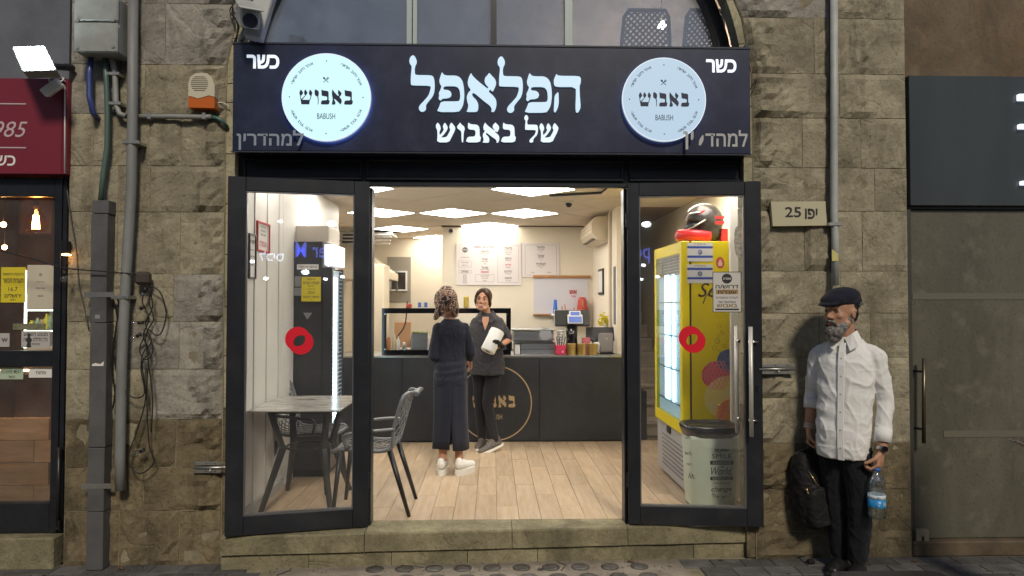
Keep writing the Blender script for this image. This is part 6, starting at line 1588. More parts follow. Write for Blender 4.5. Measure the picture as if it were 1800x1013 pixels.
# loose wall cables
def cable(lab, pts, Y=-.062, r=.004, m=cable_m):
    a = MB(); a.tube(curve([U(x, y, Y) for x, y in pts], 4), r, 5); return tag(a.obj('wall_cable', m), lab, 'cable')
cable('thin grey cable running down the stone left of the trunking', [(118, 335), (124, 380), (134, 440), (139, 500), (148, 540), (156, 580)], m=mat('cable_grey', (.08, .08, .07), .6))
cable('black cable hanging between trunking and down pipe', [(196, 518), (206, 560), (200, 620), (206, 670), (198, 720), (208, 650)], Y=-.09)
cable('tangle of thin black wire low between trunking and down pipe', [(204, 520), (210, 540), (203, 580), (196, 640), (202, 690), (206, 740)], Y=-.08)
# cctv camera at the arch
cc = thing('security_camera', 'grey white security camera housing at the upper left corner of the arch', 'camera', U(440, 40, -.3))
c = U(437, 30, -.28); M4 = Matrix.Translation(c) @ Matrix.Rotation(R(14), 4, 'Y') @ Matrix.Rotation(R(28), 4, 'X') @ Matrix.Rotation(R(30), 4, 'Z')
m_cam = mat('cam_grey', (.45, .46, .45), .4, var=.1)
a = MB(); a.box(-.06, .06, -.09, .13, -.055, .06, M4, bev=.012); a.obj('housing', m_cam, cc)
a = MB(); a.box(-.072, .072, -.125, .15, .062, .075, M4, bev=.005); a.obj('sun_shield', m_cam, cc)
a = MB(); a.tube([M4 @ V((0, -.089, -.005)), M4 @ V((0, -.1, -.005))], .043, 20); a.obj('lens', mat('lens_dark', (.015, .018, .04), .1), cc)
a = MB(); c2 = U(457, 35, -.2); M5 = Matrix.Translation(c2) @ Matrix.Rotation(R(12), 4, 'Y') @ Matrix.Rotation(R(-8), 4, 'X'); a.box(-.07, .045, -.02, .05, -.13, .2, M5, bev=.006); a.obj('mount_box', m_cam, cc)
a = MB(); q = U(424, 70, -.12); a.tube([U(432, 52, -.2), q, U(424, 86, -.08)], .02, 10); a.obj('arm', box_m, cc)
a = MB(); a.tube(curve([U(440, 55, -.18), U(449, 68, -.12), U(448, 80, -.1)]), .007, 6); a.obj('white_cable', white, cc)
a = MB()
for k in range(3): a.tube(curve([U(412-k*2, 5, -.1), U(404+k*4, 20+k*6, -.09), U(415, 34, -.12), U(420-k, 50, -.1), U(409+k*3, 80, -.08)]), .004, 5)
a.obj('black_cable', cable_m, cc)

# ================================================================ RIGHT PIER FITTINGS
x0, x1, z0, z1 = B(1355, 354, 1451, 398, -.095)
pl = thing('address_plaque', 'cream address plaque with black street number on the right pier', 'plaque', ((x0+x1)/2, -.09, z0))
a = MB(); P = [(x0+.012, z0), (x1+.006, z0+.006), (x1, z1), (x0, z1-.004)]; a.prism(P, (0, -.098, 0), (1, 0, 0), V((0, -1, 0)), .03, V((0, 0, 1))); a.obj('plate', mat('plaque_cream', (.52, .48, .33), .5, var=.06), pl)
def plq(s, px0, py0, px1, py1, bold): signtext(s, px0, py0, px1, py1, ink, -.0985, bold, par=pl, d=.001)
plq('25', 1380, 364, 1408, 382, .045); plq('יפו', 1415, 367, 1437, 385, .03)
pipe_p = mat('pipe_pale', (.42, .44, .43), .5, var=.2, vs=7)
dp = pipe('down_pipe', 'pale grey down pipe on the right pier above the man', 'pipe', [(1466, -60), (1466, 200), (1466, 380), (1468, 420), (1468, 502)], .024, pipe_p, [(1466, 395)], 14, Y=-.10)
x0, x1, z0, z1 = B(1463, 438, 1474, 459, -.13); a = MB(); a.prism([(x0, z0), (x1, z0), (x1, z0+(z1-z0)*.6), (x0, z1)], (0, -.1265, 0), (1, 0, 0), V((0, -1, 0)), .001, V((0, 0, 1))); a.obj('yellow_label', mat('lab_y', (.6, .55, .2), .5), dp)
cable('black gap line beside the right down pipe', [(1459, -10), (1459, 150), (1460, 300), (1461, 480)], Y=-.06, r=.006)
cable('thin wire on the right arch edge', [(1322, 150), (1330, 140), (1326, 155), (1320, 165)], r=.003)
for px, py in ((1412, 206), (1452, 600)):
    pass
# ================================================================ RIGHT NEIGHBOUR
YR = .0; xr0 = U(1598, 500, YR).x; xr1 = 5.2
rn = thing('neighbour_building', 'shuttered neighbouring building with brown plaster over a slate fascia, at right', 'building', (xr0, 0, 0))
z135 = U(1700, 134, -.02).z; z362 = U(1700, 362, -.02).z; z366 = U(1700, 368, -.0).z; z950 = U(1700, 948, 0).z
part('plaster_wall', mat('plaster_brown', (.155, .115, .075), .85, var=.35, vs=2.2, bump=.3, dirt=.5, ds=1.6, dcol=(.22, .12, .05), wst=.6, wcol=(.06, .045, .03)), rn, (xr0-.02, xr1, .02, .3, z135, 5.2))
part('fascia', mat('slate_panel', (.045, .056, .062), .3, dirt=.3, ds=3, dcol=(.07, .08, .08), var=.35, vs=1.2, stretch=(1, 1, .2)), rn, (xr0, xr1, -.03, .1, z362, z135-.002), bev=.003)
part('fascia_gap', black, rn, (xr0, xr1, .0, .1, z366, z362-.002))
m_shut = mat('door_taupe', (.125, .118, .09), .38, var=.35, vs=1.4, stretch=(1, 1, .15), wst=.5, wcol=(.05, .048, .035))
part('door_panel', m_shut, rn, (xr0+.02, xr0+.86, .02, .07, z950, z366-.002), bev=.004)
part('door_panel', m_shut, rn, (xr0+.863, xr1, .02, .07, z950, z366-.002), bev=.004)
part('door_post', mat('post_dark', (.05, .048, .04), .5), rn, (xr0-.01, xr0+.018, .0, .07, z950, z366-.002))
m_bnd = mat('band_pale', (.135, .13, .10), .5)
for py in (521, 763): p = U(1700, py, .015); part('band', m_bnd, rn, (U(1660 if py > 600 else 1605, py, .01).x, xr1, .0165, .0195, p.z-.022, p.z+.022))
a = MB(); p0, p1 = U(1624, 630, -.05), U(1624, 779, -.05); a.tube([p0, p1], .012, 12); a.obj('handle', mat('handle_bronze', (.16, .13, .09), .35, metal=.8), rn)
a = MB()
for f in (.16, .84): q = p0.lerp(p1, f); a.tube([q, (q.x-.035, .02, q.z)], .008, 8)
a.obj('handle_stud', black, rn)
part('threshold', mat('threshold_brown', (.11, .08, .05), .85, var=.4, vs=5, bump=.5, dirt=.4), rn, (xr0-.02, xr1, -.035, .07, -.01, z950-.003), bev=.01)
x0, x1, z0, z1 = B(1609, 931, 1632, 954, -.01); part('floor_socket', mat('socket_cream', (.28, .25, .16), .6), rn, (x0, x1, -.02, .019, z0, z1), bev=.004); part('keyhole', black, rn, ((x0+x1)/2-.006, (x0+x1)/2+.008, -.022, -.0205, z0+.01, z0+.045))
m_dot = mat('lit_white', (1, 1, 1), .4, emit=1.4, ecol=(.8, .86, 1))
ltb = MB(); Yl = -.06
for px0, py0, px1, py1 in ((1792, 165, 1815, 176), (1793, 218, 1815, 226), (1797, 318, 1815, 325)):
    x0, x1, z0, z1 = B(px0, py0, px1, py1, Yl); ltb.box(x0, x1, Yl, Yl+.03, z0, z1, bev=.004)
ltb.obj('lit_letter', m_dot, rn)
# dark object at the bottom edge, in the foreground
q0, q1 = UZ(1452, 1005, .45), UZ(1650, 1003, .45); yk = q0.y; fcx = (q0.x+q1.x)/2
fg = thing('low_table', 'black rounded table edge just showing at the bottom right', 'table', (fcx, yk-.3, 0))
a = MB(); P = []
for cx_, cy_, a0 in ((q1.x-.06, yk-.06, 0), (q0.x+.06, yk-.06, 90), (q0.x+.06, yk-.6, 180), (q1.x-.06, yk-.6, 270)):
    for k in range(7): t_ = R(a0+15*k); P.append((cx_+.06*cos(t_), cy_+.06*sin(t_)))
a.prism(P, (0, 0, .45), (1, 0, 0), V((0, 0, 1)), .025, V((0, 1, 0))); a.obj('tabletop', black, fg)
for x in (q0.x+.08, q1.x-.08):
    for y in (yk-.08, yk-.58): a = MB(); a.tube([(x, y, .425), (x, y, 0)], .015, 8); a.obj('leg', black, fg)
# ================================================================ ACROSS THE STREET (seen only as reflections in the glass)
YO = -13.5
ob = thing('opposite_building', 'dark building across the street with lit signs, mirrored in the door glass', 'building', (-3, YO, 0))
part('facade', mat('far_stone', (.10, .095, .09), .85, var=.3, vs=.8), ob, (-14, 12, YO-1, YO-.05, 0, 7))
def refl(t, Hn, an, px, py):
    d = CM @ V(((px-900)/F, -(py-506.5)/F, -1)); n = V((-sin(an), cos(an), 0)); o = V((Hn.x, Hn.y, 0))
    p = CAMP + d*((o-CAMP).dot(n)/d.dot(n)); r = d - n*2*d.dot(n)
    return p + r*((YO+.02-p.y)/r.y)
BACK = Matrix(((-1, 0, 0), (0, 0, 1), (0, 1, 0)))
m_rb = mat('far_sign_blue', (.3, .35, 1), .4, emit=5, ecol=(.13, .19, .85)); m_rw = mat('far_sign_white', (1, 1, 1), .4, emit=7, ecol=(.6, .75, 1))
pM, pP = refl(lf, HL, AL, 523, 443), refl(lf, HL, AL, 584, 443); pz0, pz1 = refl(lf, HL, AL, 560, 462).z, refl(lf, HL, AL, 560, 426).z
_, _, a0, a1, b0, b1 = text_mesh('per M', .03, 3); k = (pz1-pz0)/(b1-b0)*1.0
a = MB(); a.text('per M', k, ((pM.x+pP.x)/2, YO, (pz0+pz1)/2), BACK, bold=.03, sx=abs(pP.x-pM.x)*1.12/(a1-a0)/k); a.obj('lit_sign', m_rb, ob)
h0, h1 = refl(lf, HL, AL, 456, 450), refl(lf, HL, AL, 500, 450); _, _, a0, a1, b0, b1 = text_mesh('לכיס', .02, 3)
a = MB(); a.text('לכיס', (h1.x-h0.x)/(a1-a0)*1.0, ((h0.x+h1.x)/2, YO, h0.z), BACK, bold=.02); a.obj('lit_sign', m_rw, ob)
a = MB()
for px, py, r in ((582, 394, .10), (541, 394, .07), (492, 390, .05), (536, 479, .08), (576, 466, .05), (443, 460, .05), (467, 490, .05), (571, 491, .05), (601, 487, .05), (1140, 400, .05)):
    p = refl(lf, HL, AL, px, py); b_ = MB(); b_.ball((p.x, YO+.1, p.z), (r*1.25, .04, r*.8), 10, 6); b_.obj('lamp', mat('far_lamp', (1, 1, 1), .4, emit=22, ecol=(.9, .97, 1)), ob)

# ================================================================ PEOPLE
def head(mb, c, M, k=1.0, beard=False):
    """volumes of a head facing -Y in its own frame"""
    def P(x, y, z): return V(c) + M @ (V((x, y, z))*k)
    def E(x, y, z, rx, ry, rz): mb.ball(P(x, y, z), (rx*k, ry*k, rz*k), 20, 14, M)
    E(0, .008, .012, .074, .094, .098); E(0, -.03, -.035, .060, .062, .080); E(0, -.045, -.085, .042, .045, .040); E(0, -.066, -.108, .022, .022, .017)
    E(0, .03, -.05, .055, .06, .06)
    mb.cap(P(-.032, -.084, .014), P(.032, -.084, .014), .0095*k, .0095*k)
    mb.cap(P(0, -.088, .006), P(0, -.112, -.038), .0068*k, .0105*k); E(-.011, -.1, -.042, .0085, .0095, .008); E(.011, -.1, -.042, .0085, .0095, .008)
    for s in (-1, 1):
        E(s*.036, -.066, -.035, .020, .018, .018); E(s*.031, -.074, -.008, .012, .010, .008)
        E(s*.0755, .004, -.022, .007, .018, .030); E(s*.078, .012, -.006, .009, .014, .012)
        mb.cap(P(s*.052, -.02, -.07), P(s*.03, -.06, -.1), .022*k, .018*k)
    mb.cap(P(-.018, -.092, -.069), P(.018, -.092, -.069), .0055*k, .0055*k); mb.cap(P(-.015, -.091, -.079), P(.015, -.091, -.079), .006*k, .006*k)
    return P
def eyes(P, M, k, t, iris, lid):
    for s in (-1, 1):
        a = MB(); a.ball(P(s*.031, -.0775, -.009), (.0118*k, .0085*k, .0068*k), 12, 8, M); e = a.obj('eye', mat('eye_white', (.55, .5, .47), .3), t)
        a = MB(); a.ball(P(s*.031, -.0845, -.009), (.0055*k, .0028*k, .0058*k), 10, 6, M); a.obj('iris', iris, e)
        a = MB(); a.tube([P(s*.019, -.086, -.006), P(s*.031, -.0895, .0005), P(s*.044, -.083, -.005)], .0022*k, 6); a.obj('eyelash', lid, t)
        a = MB(); a.tube([P(s*.016, -.094, .018), P(s*.031, -.0955, .0245), P(s*.049, -.084, .017)], [.0035*k, .0048*k, .002*k], 6, flat=(1, 1.1)); a.obj('eyebrow', lid, t)
def hand(mb, W, d, n, t, curl=(30, 40, 25), k=1.0, spread=.0, thumb=(35, 30)):
    """five fingers: W wrist, d towards the fingers, n palm normal, t thumb side"""
    d, n, t = V(d).normalized(), V(n).normalized(), V(t).normalized()
    offs = (.030, .010, -.010, -.029); L = ((.044, .026, .020), (.048, .030, .022), (.044, .028, .021), (.035, .021, .018)); pl_ = (.086, .090, .086, .078)
    for i in range(4):
        kn = W + d*pl_[i]*k + t*offs[i]*k; mb.cap(W + d*.012*k + t*offs[i]*.6*k, kn, .0135*k, .0115*k)
        a = 0; p = kn; r = .0098*k if i < 3 else .0085*k
        for j in range(3):
            a += R(curl[j]); dd = (d*cos(a) + n*sin(a) + t*spread*(1.5-i)*.2).normalized(); q = p + dd*L[i][j]*k; mb.cap(p, q, r, r*.88, 8); p = q; r *= .88
    mb.cap(W + d*.03*k - t*.01*k, W + d*.06*k, .016*k, .016*k)
    a0 = R(thumb[0]); b0 = W + d*.018*k + t*.022*k; d1 = (d*cos(a0)+t*sin(a0)*.9+n*.35).normalized(); p1 = b0 + d1*.046*k; mb.cap(b0, p1, .0155*k, .0125*k)
    d2 = (d1*cos(R(thumb[1]))+n*sin(R(thumb[1]))*.8+(-t)*.25).normalized(); p2 = p1 + d2*.032*k; mb.cap(p1, p2, .0118*k, .0108*k); mb.cap(p2, p2+(d2+n*.25).normalized()*.024*k, .0106*k, .009*k)
def folds(amp, sc, st=(1, 1, 1), seed=0, horiz=None):
    """soft swells plus sharp creases running aslant"""
    def f(p):
        q = V(((p.x+p.z*.5)*st[0], p.y*st[1], (p.z-p.x*.3)*st[2]))*sc + V((seed, 0, 0))
        v = noise.noise(q)*amp*.45
        r = 1-min(1, abs(noise.noise(q*1.7+V((3, 1, 7))))*2.4); v += (r**3)*amp*.75
        r = 1-min(1, abs(noise.noise(V((q.x*2.6, q.y*2.6, q.z*4.2))+V((9, 5, 2))))*3); v += (r**3)*amp*.35
        v -= amp*.3
        if horiz: v += horiz(p)
        return v
    return f
def cloth(col, name, rough=.85, **k): return mat(name, col, rough, sheen=k.pop('sheen', .1), bump=.25, bs=260, spec=.2, **k)
def add_fused(name, mb, m, par, voxel=.007, smooth=4, disp=None):
    return fuse(mb, voxel, smooth, disp).obj(name, m, par)

# ---------------------------------------------------------------- man with the flat cap
px_, py_ = 1497, 1008
q = UZ(px_, py_, 0.0); YM = -.30; bx_ = U(1488, 700, YM).x
man = thing('person', 'bearded man in flat cap and white shirt holding a water bottle and a backpack', 'person', (bx_, YM, 0), rz=R(-40), local=True)
I3 = Matrix.Identity(3)
hc = V((-.02, -.04, 1.640)); HM = Rz(R(-20)) @ Rx(R(1))
b = MB(); P = head(b, hc, HM, 1.13)
b.cap((0, .02, 1.43), (-.01, -.012, 1.56), .062, .058)
b.loft([(-.012, -.02, .86, .11, .07), (-.012, -.015, 1.0, .115, .08), (0, 0, 1.2, .13, .085), (0, .01, 1.34, .12, .07), (0, .015, 1.43, .08, .06)], 20)
# arms: his left (+x) hangs with the bottle, his right (-x) holds the bag
LS, LE, LW = V((.160, .01, 1.365)), V((.215, .03, 1.065)), V((.205, -.055, .80))
RS, RE, RW = V((-.160, .01, 1.365)), V((-.215, .05, 1.09)), V((-.225, -.005, .88))
b.chain([LS, LE, LW], [.038, .038, .029]); b.chain([RS, RE, RW], [.038, .038, .029])
ldir = V((-.12, -.22, -1)).normalized()
hand(b, LW+ldir*.01, ldir, V((-1, -.1, .15)), V((-.15, -1, .2)), (48, 62, 45), 1.04)
rdir = V((0, -.04, -1)).normalized(); hand(b, RW+rdir*.01, rdir, V((1, .1, 0)), V((.1, -1, 0)), (55, 70, 50), 1.0)
for s, kx, ky in ((1, .085, -.02), (-1, -.085, .03)):
    b.chain([(s*.06-.012, -.02, .84), (kx*.9, ky-.01, .49), (kx*.62, ky+.015, .09)], [.07, .056, .042]); b.cap((kx*.62, ky+.01, .05), (kx*.62+.0, ky-.15, .035), .036, .03)
body = add_fused('body', b, skin2, man, .0052, 3)
eyes(P, HM, 1.13, man, mat('iris_dark', (.03, .015, .008), .2), mat('hair_dark', (.018, .014, .012), .7))
a = MB(); a.tube([P(-.02, -.0985, -.0735), P(0, -.1025, -.0725), P(.02, -.0985, -.0735)], [.003, .0058, .003], 8); a.obj('lips', mat('lip', (.36, .13, .10), .5), man)
# beard: full, grey at the chin, dark at the jaw
a = MB()
for x, y, z, r in ((0, -.082, -.118, .034), (0, -.070, -.150, .032), (-.022, -.070, -.12, .034), (.022, -.070, -.12, .034), (-.04, -.045, -.092, .031), (.04, -.045, -.092, .031), (-.056, -.012, -.062, .022), (.056, -.012, -.062, .022), (-.062, .0, -.03, .0125), (.062, .0, -.03, .0125), (0, -.05, -.135, .04)): a.ball(P(x, y, z), r*1.12, 12, 8)
a.chain([P(-.036, -.082, -.085), P(-.022, -.1, -.064), P(0, -.107, -.060), P(.022, -.1, -.064), P(.036, -.082, -.085)], [.0095, .0085, .008, .0085, .0095], 8)
bm = mat('beard', (.30, .29, .28), .95, var=.7, vs=55, vcol=(.07, .06, .055), bump=1, bs=220)
def hairy(p): return noise.noise(p*90)*.004 + noise.noise(p*200)*.0022
add_fused('beard', a, bm, man, .0045, 1, hairy)
a = MB(); a.ball(P(0, .024, .004), (.0865, .092, .09), 20, 14, HM); a.ball(P(0, .055, -.03), (.073, .062, .062), 16, 10, HM)
add_fused('hair', a, mat('hair_dark', (0, 0, 0)), man, .006, 2, hairy)
# ears stand proud of the hair
# flat cap
a = MB(); cap_m = cloth((.012, .014, .026), 'cap_navy', var=.3, vs=60)
a.ball(P(0, .012, .066), (.104, .128, .066), 24, 14, HM @ Rx(R(8))); a.ball(P(0, -.05, .058), (.086, .085, .044), 20, 10, HM @ Rx(R(14))); a.ball(P(0, .05, .045), (.098, .088, .07), 20, 10, HM); a.ball(P(0, -.108, .034), (.068, .046, .013), 20, 8, HM @ Rx(R(16)))
add_fused('flat_cap', a, cap_m, man, .005, 3)
a = MB(); 
for s in (1,): a.ring(P(.0925, .045, .030), .008, .0115, .003, 14, A=HM @ V((0, 1, 0)), B_=V((0, 0, 1))); a.ring(P(.0900, .068, .030), .006, .009, .003, 4, A=HM @ V((0, 1, 0)), B_=V((0, 0, 1)))
a.obj('cap_buckle', chrome, man)
# shirt
a = MB(); a.loft([(-.018, -.03, .725, .150, .118), (-.018, -.032, .80, .158, .128), (-.014, -.028, .92, .156, .132), (-.008, -.018, 1.04, .156, .130), (0, -.004, 1.20, .168, .130), (0, .005, 1.31, .176, .126), (0, .012, 1.375, .160, .105), (0, .018, 1.425, .115, .082), (0, .018, 1.462, .078, .072), (0, .016, 1.475, .066, .066)], 28, 2.3)
a.chain([(.12, .015, 1.385), (.168, .01, 1.345), LE+V((.0, .0, .02)), LE.lerp(LW, .6)], [.048, .060, .049, .043]); a.chain([(-.12, .015, 1.385), (-.168, .012, 1.345), RE+V((0, 0, .02)), RE.lerp(RW, .25)], [.048, .059, .048, .044])
shirt = cloth((.80, .80, .80), 'shirt_white', sheen=.05)
def hem(p):
    v = 0
    if p.z > .8: v += .006*math.sin(p.z*46+p.x*14+3*noise.noise(p*5))*max(0, noise.noise(V((p.x*4, p.y*4, p.z*5+4)))+.2)
    return v
add_fused('shirt', a, shirt, man, .0065, 3, folds(.008, 6.5, (1, 1, .6), 2, hem))
a = MB(); ca, cb_ = LE.lerp(LW, .55), LE.lerp(LW, .84); a.tube([ca, cb_], [.049, .047], 20); a.tube([cb_, cb_+(cb_-ca)*.02], [.047, .040], 20); a.obj('cuff', shirt, man)
a = MB(); ca, cb_ = RE.lerp(RW, .14), RE.lerp(RW, .44); a.tube([ca, cb_], [.049, .046], 20); a.obj('cuff', shirt, man)
# collar and placket
a = MB()
for s in (-1, 1):
    nb = [V((s*.004, -.066, 1.438)), V((s*.055, -.070, 1.452)), V((s*.072, -.01, 1.50)), V((s*.05, .065, 1.512)), V((0, .082, 1.515))]
    top = [V((s*.012, -.060, 1.462)), V((s*.050, -.048, 1.492)), V((s*.066, .0, 1.510)), V((s*.048, .058, 1.520)), V((0, .078, 1.522))]
    low = [V((s*.046, -.112, 1.392)), V((s*.088, -.088, 1.420)), V((s*.092, -.012, 1.462)), V((s*.06, .082, 1.478)), V((0, .097, 1.482))]
    n_ = len(nb); o_ = [p+V((s*.003, -.003, .003)) for p in top]; a.add(top+low+[p+V((0, .0, -.006)) for p in low]+[p-V((s*.004, 0, 0)) for p in top], [(i, i+1, n_+i+1, n_+i) for i in range(n_-1)]+[(n_+i, n_+i+1, 2*n_+i+1, 2*n_+i) for i in range(n_-1)]+[(2*n_+i, 2*n_+i+1, 3*n_+i+1, 3*n_+i) for i in range(n_-1)])
a.obj('collar', shirt, man)
a = MB(); pts = [V((.004, -.134-.004, z)) for z in ()]; prof_ = [(.725, -.152), (.80, -.164), (.92, -.164), (1.04, -.153), (1.18, -.140), (1.30, -.132), (1.38, -.108), (1.435, -.076)]
vs = []; 
for z, y in prof_: vs += [(-.019, y-.001, z), (-.017, y-.0045, z), (.017, y-.0045, z), (.019, y-.001, z)]
a.add(vs, [(4*i+j, 4*i+j+1, 4*i+4+j+1, 4*i+4+j) for i in range(len(prof_)-1) for j in range(3)]); a.obj('placket', shirt, man)
for i in range(6):
    z = .80+i*.108; y = next((prof_[k][1]+(prof_[k+1][1]-prof_[k][1])*(z-prof_[k][0])/(prof_[k+1][0]-prof_[k][0]) for k in range(len(prof_)-1) if prof_[k][0] <= z <= prof_[k+1][0]), -.14)
    a = MB(); a.disc((0, y-.0065, z), .0055, .003, 10); a.obj('button', mat('button', (.45, .44, .42), .3), man)
# trousers, belt line hidden by the shirt; shoes
trs = cloth((.010, .011, .015), 'trousers_black')
a = MB(); a.loft([(-.015, -.025, .74, .138, .105), (-.015, -.025, .85, .142, .108), (-.015, -.02, .95, .138, .10)], 24, 2.3)
for s, kx, ky in ((1, .085, -.02), (-1, -.085, .03)): a.chain([(s*.062-.012, -.02, .78), (kx*.95, ky-.005, .50), (kx*.66, ky+.015, .10)], [.098, .076, .058])
add_fused('trousers', a, trs, man, .008, 4, folds(.008, 9, (1, 1, .5), 9))
for s, ky in ((1, -.02), (-1, .03)):
    a = MB(); x = s*.085*.66; a.cap((x, ky+.05, .045), (x, ky-.12, .04), .043, .042); a.cap((x, ky-.12, .04), (x, ky-.16, .034), .042, .032); a.box(x-.045, x+.045, ky-.19, ky+.085, 0, .025, bev=.008)
    add_fused('shoe', a, mat('shoe_black', (.015, .015, .016), .4), man, .007, 3)
# watch and bracelets
wd_ = (LW-LE).normalized()
a = MB(); w0 = LW-wd_*.005; a.tube([w0-wd_*.011, w0+wd_*.011], .0335, 18); a.obj('watch_band', steel, man)
a = MB(); c = w0+V((.018, -.030, .006)); a.tube([c, c+V((.006, -.011, 0))], .017, 14); a.obj('watch_face', blackgloss, man)
rd_ = (RW-RE).normalized(); a = MB()
for k in range(3): c = RW-rd_*(.0+.011*k); a.tube([c, c+rd_*.005], .0345, 14)
a.obj('bracelet', mat('beads_pale', (.55, .52, .48), .4), man)
MW = Matrix.Translation(V((bx_, YM, 0))) @ Matrix.Rotation(R(-40), 4, 'Z')
def W_(p): return MW @ V(p)
# water bottle hanging from his fingers
gr = W_(LW + ldir*.115 + V((-.012, -.012, 0)))
wbz = gr.z-.275
bo = thing('water_bottle', 'clear plastic water bottle with blue label held in his hand by the neck', 'bottle', (gr.x, gr.y, wbz))
_n0 = set(D.meshes)
prof = [(0, wbz+.004), (.022, wbz), (.031, wbz+.008), (.0325, wbz+.03), (.0315, wbz+.06), (.0325, wbz+.065), (.0325, wbz+.135), (.031, wbz+.14), (.0285, wbz+.155), (.0315, wbz+.172), (.0305, wbz+.195), (.024, wbz+.222), (.0135, wbz+.245), (.0125, wbz+.262)]
clr = glass('bottle_plastic', (.86, .93, .98), .24)
a = MB(); a.lathe([(r, z) for r, z in prof], (gr.x, gr.y, 0), 28); a.obj('bottle_body', clr, bo)
a = MB(); a.lathe([(.0325*1.01, wbz+.066), (.0328*1.01, wbz+.068), (.0328*1.01, wbz+.110)], (gr.x, gr.y, 0), 32); lb = a.obj('label', mat('label_blue', (.02, .26, .62), .35), bo)
a = MB(); a.lathe([(.0333, wbz+.1105), (.0333, wbz+.134)], (gr.x, gr.y, 0), 32); a.obj('label_top', mat('label_white', (.6, .68, .74), .4), bo)
a = MB(); a.ball((gr.x-.008, gr.y-.0315, wbz+.121), (.0075, .003, .009), 10, 6); a.box(gr.x-.016, gr.x-.006, gr.y-.034, gr.y-.03, wbz+.076, wbz+.086); a.box(gr.x+.006, gr.x+.018, gr.y-.0345, gr.y-.028, wbz+.078, wbz+.098); a.obj('label_print', mat('label_dark', (.25, .42, .6), .5), bo)
a = MB(); a.lathe([(0, wbz+.262), (.0145, wbz+.262), (.0145, wbz+.278), (0, wbz+.278)], (gr.x, gr.y, 0), 18); a.obj('cap', mat('cap_blue', (.03, .12, .45), .4), bo)
for me in set(D.meshes)-_n0:
    for v_ in me.vertices: v_.co.x *= 1.5; v_.co.y *= 1.5; v_.co.z = v_.co.z*1.08-.02
# backpack hanging from his right hand
hb = W_(RW + rdir*.10 + V((.02, -.0, 0)))
bp = thing('backpack', 'black backpack with brass zips hanging from his right hand', 'backpack', (hb.x, hb.y, hb.z-.60))
m_bag = cloth((.012, .012, .013), 'bag_black', .55)
bc = V((hb.x+.012, hb.y+.05, hb.z-.30)); TM = Matrix.Rotation(R(-9), 3, 'Y') @ Rz(R(15))
a = MB()
rings = [(z, rx*.92, ry) for z, rx, ry in ((.25, .03, .02), (.235, .07, .05), (.19, .10, .07), (.10, .125, .085), (0, .138, .095), (-.12, .142, .10), (-.20, .135, .095), (-.235, .115, .08), (-.25, .07, .05))]
lf_ = MB(); lf_.loft([(.0, 0, z, rx, ry) for z, rx, ry in rings], 26, 2.8); a.add([bc+TM @ p for p in lf_.v], lf_.f)
lf_ = MB(); lf_.loft([(.0, 0, z, rx, .055) for z, rx in ((-.21, .08), (-.20, .10), (-.08, .105), (.0, .095), (.03, .06))], 22, 3); a.add([bc+TM @ (p+V((-.01, -.075, 0))) for p in lf_.v], lf_.f)
add_fused('bag_body', a, m_bag, bp, .008, 3, folds(.008, 12, (1, 1, 1), 4))
a = MB(); a.tube(curve([bc+TM @ V((-.03, 0, .25)), V((hb.x-.012, hb.y, hb.z-.03)), V((hb.x, hb.y-.005, hb.z+.02)), V((hb.x+.014, hb.y, hb.z-.03)), bc+TM @ V((.03, 0, .25))], 5), .014, 8, flat=(1, .5)); a.obj('grab_handle', m_bag, bp)
a = MB(); a.tube(curve([bc+TM @ V((.09, .04, .15)), bc+TM @ V((.15, .05, -.02)), bc+TM @ V((.14, .05, -.2)), bc+TM @ V((.12, .02, -.33))], 5), .02, 6, flat=(1.2, .3)); a.obj('strap', m_bag, bp)
brass = mat('brass_zip', (.62, .45, .18), .3, metal=1)
a = MB(); a.tube([bc+TM @ V((-.06, -.082, .14)), bc+TM @ V((-.035, -.105, .06)), bc+TM @ V((-.005, -.118, -.0))], .0028, 6); a.obj('zip', brass, bp)
a = MB(); a.tube([bc+TM @ V((-.108, -.088, .03)), bc+TM @ V((-.085, -.108, -.03)), bc+TM @ V((-.06, -.125, -.09))], .0028, 6); a.tube([bc+TM @ V((-.105, -.09, .04)), bc+TM @ V((-.095, -.095, .015))], .006, 6); a.obj('zip', brass, bp)

# ---------------------------------------------------------------- customer, seen from behind
YC = 1.44; cx_ = U(792, 700, YC).x
cu = thing('person', 'woman in patterned headscarf and long navy dress seen from behind, in white sneakers', 'person', (cx_, YC, ZF), rz=R(180+14), local=True)
# local: faces -Y, so turned round she faces the counter
navy = cloth((.018, .020, .033), 'dress_navy', var=.15, vs=12)
hc = V((.045, -.01, 1.475)); HM = Ry(R(4)) @ Rz(R(4)) @ Rx(R(6)); b = MB(); P = head(b, hc, HM, .98)
b.cap((0, .03, 1.30), (.035, .0, 1.42), .050, .048)
b.loft([(0, 0, .80, .10, .08), (0, 0, 1.0, .10, .08), (0, 0, 1.2, .11, .08), (0, .02, 1.30, .09, .06)], 18)
cL, cR = (V((.125, .02, 1.26)), V((.160, .05, 1.02)), V((.06, -.17, .93))), (V((-.125, .02, 1.26)), V((-.17, .04, 1.04)), V((-.195, -.09, .965)))
b.chain(list(cL), [.032, .030, .022]); b.chain([cR[0], cR[1], cR[2]], [.032, .030, .022])
hand(b, cL[2], V((-.4, -1, .1)), V((-.3, .3, -1)), V((0, 0, 1)), (30, 40, 30), .9); hand(b, cR[2], V((-.12, -.45, -.86)), V((1, 0, 0)), V((.1, -1, .2)), (30, 40, 30), .92)
for s in (-1, 1): b.chain([(s*.06, 0, .82), (s*.065, 0, .45), (s*.072, .02, .12)], [.055, .045, .036]); b.cap((s*.075, .01, .07), (s*.08, -.13, .06), .032, .028)
add_fused('body', b, skin, cu, .0062, 3)
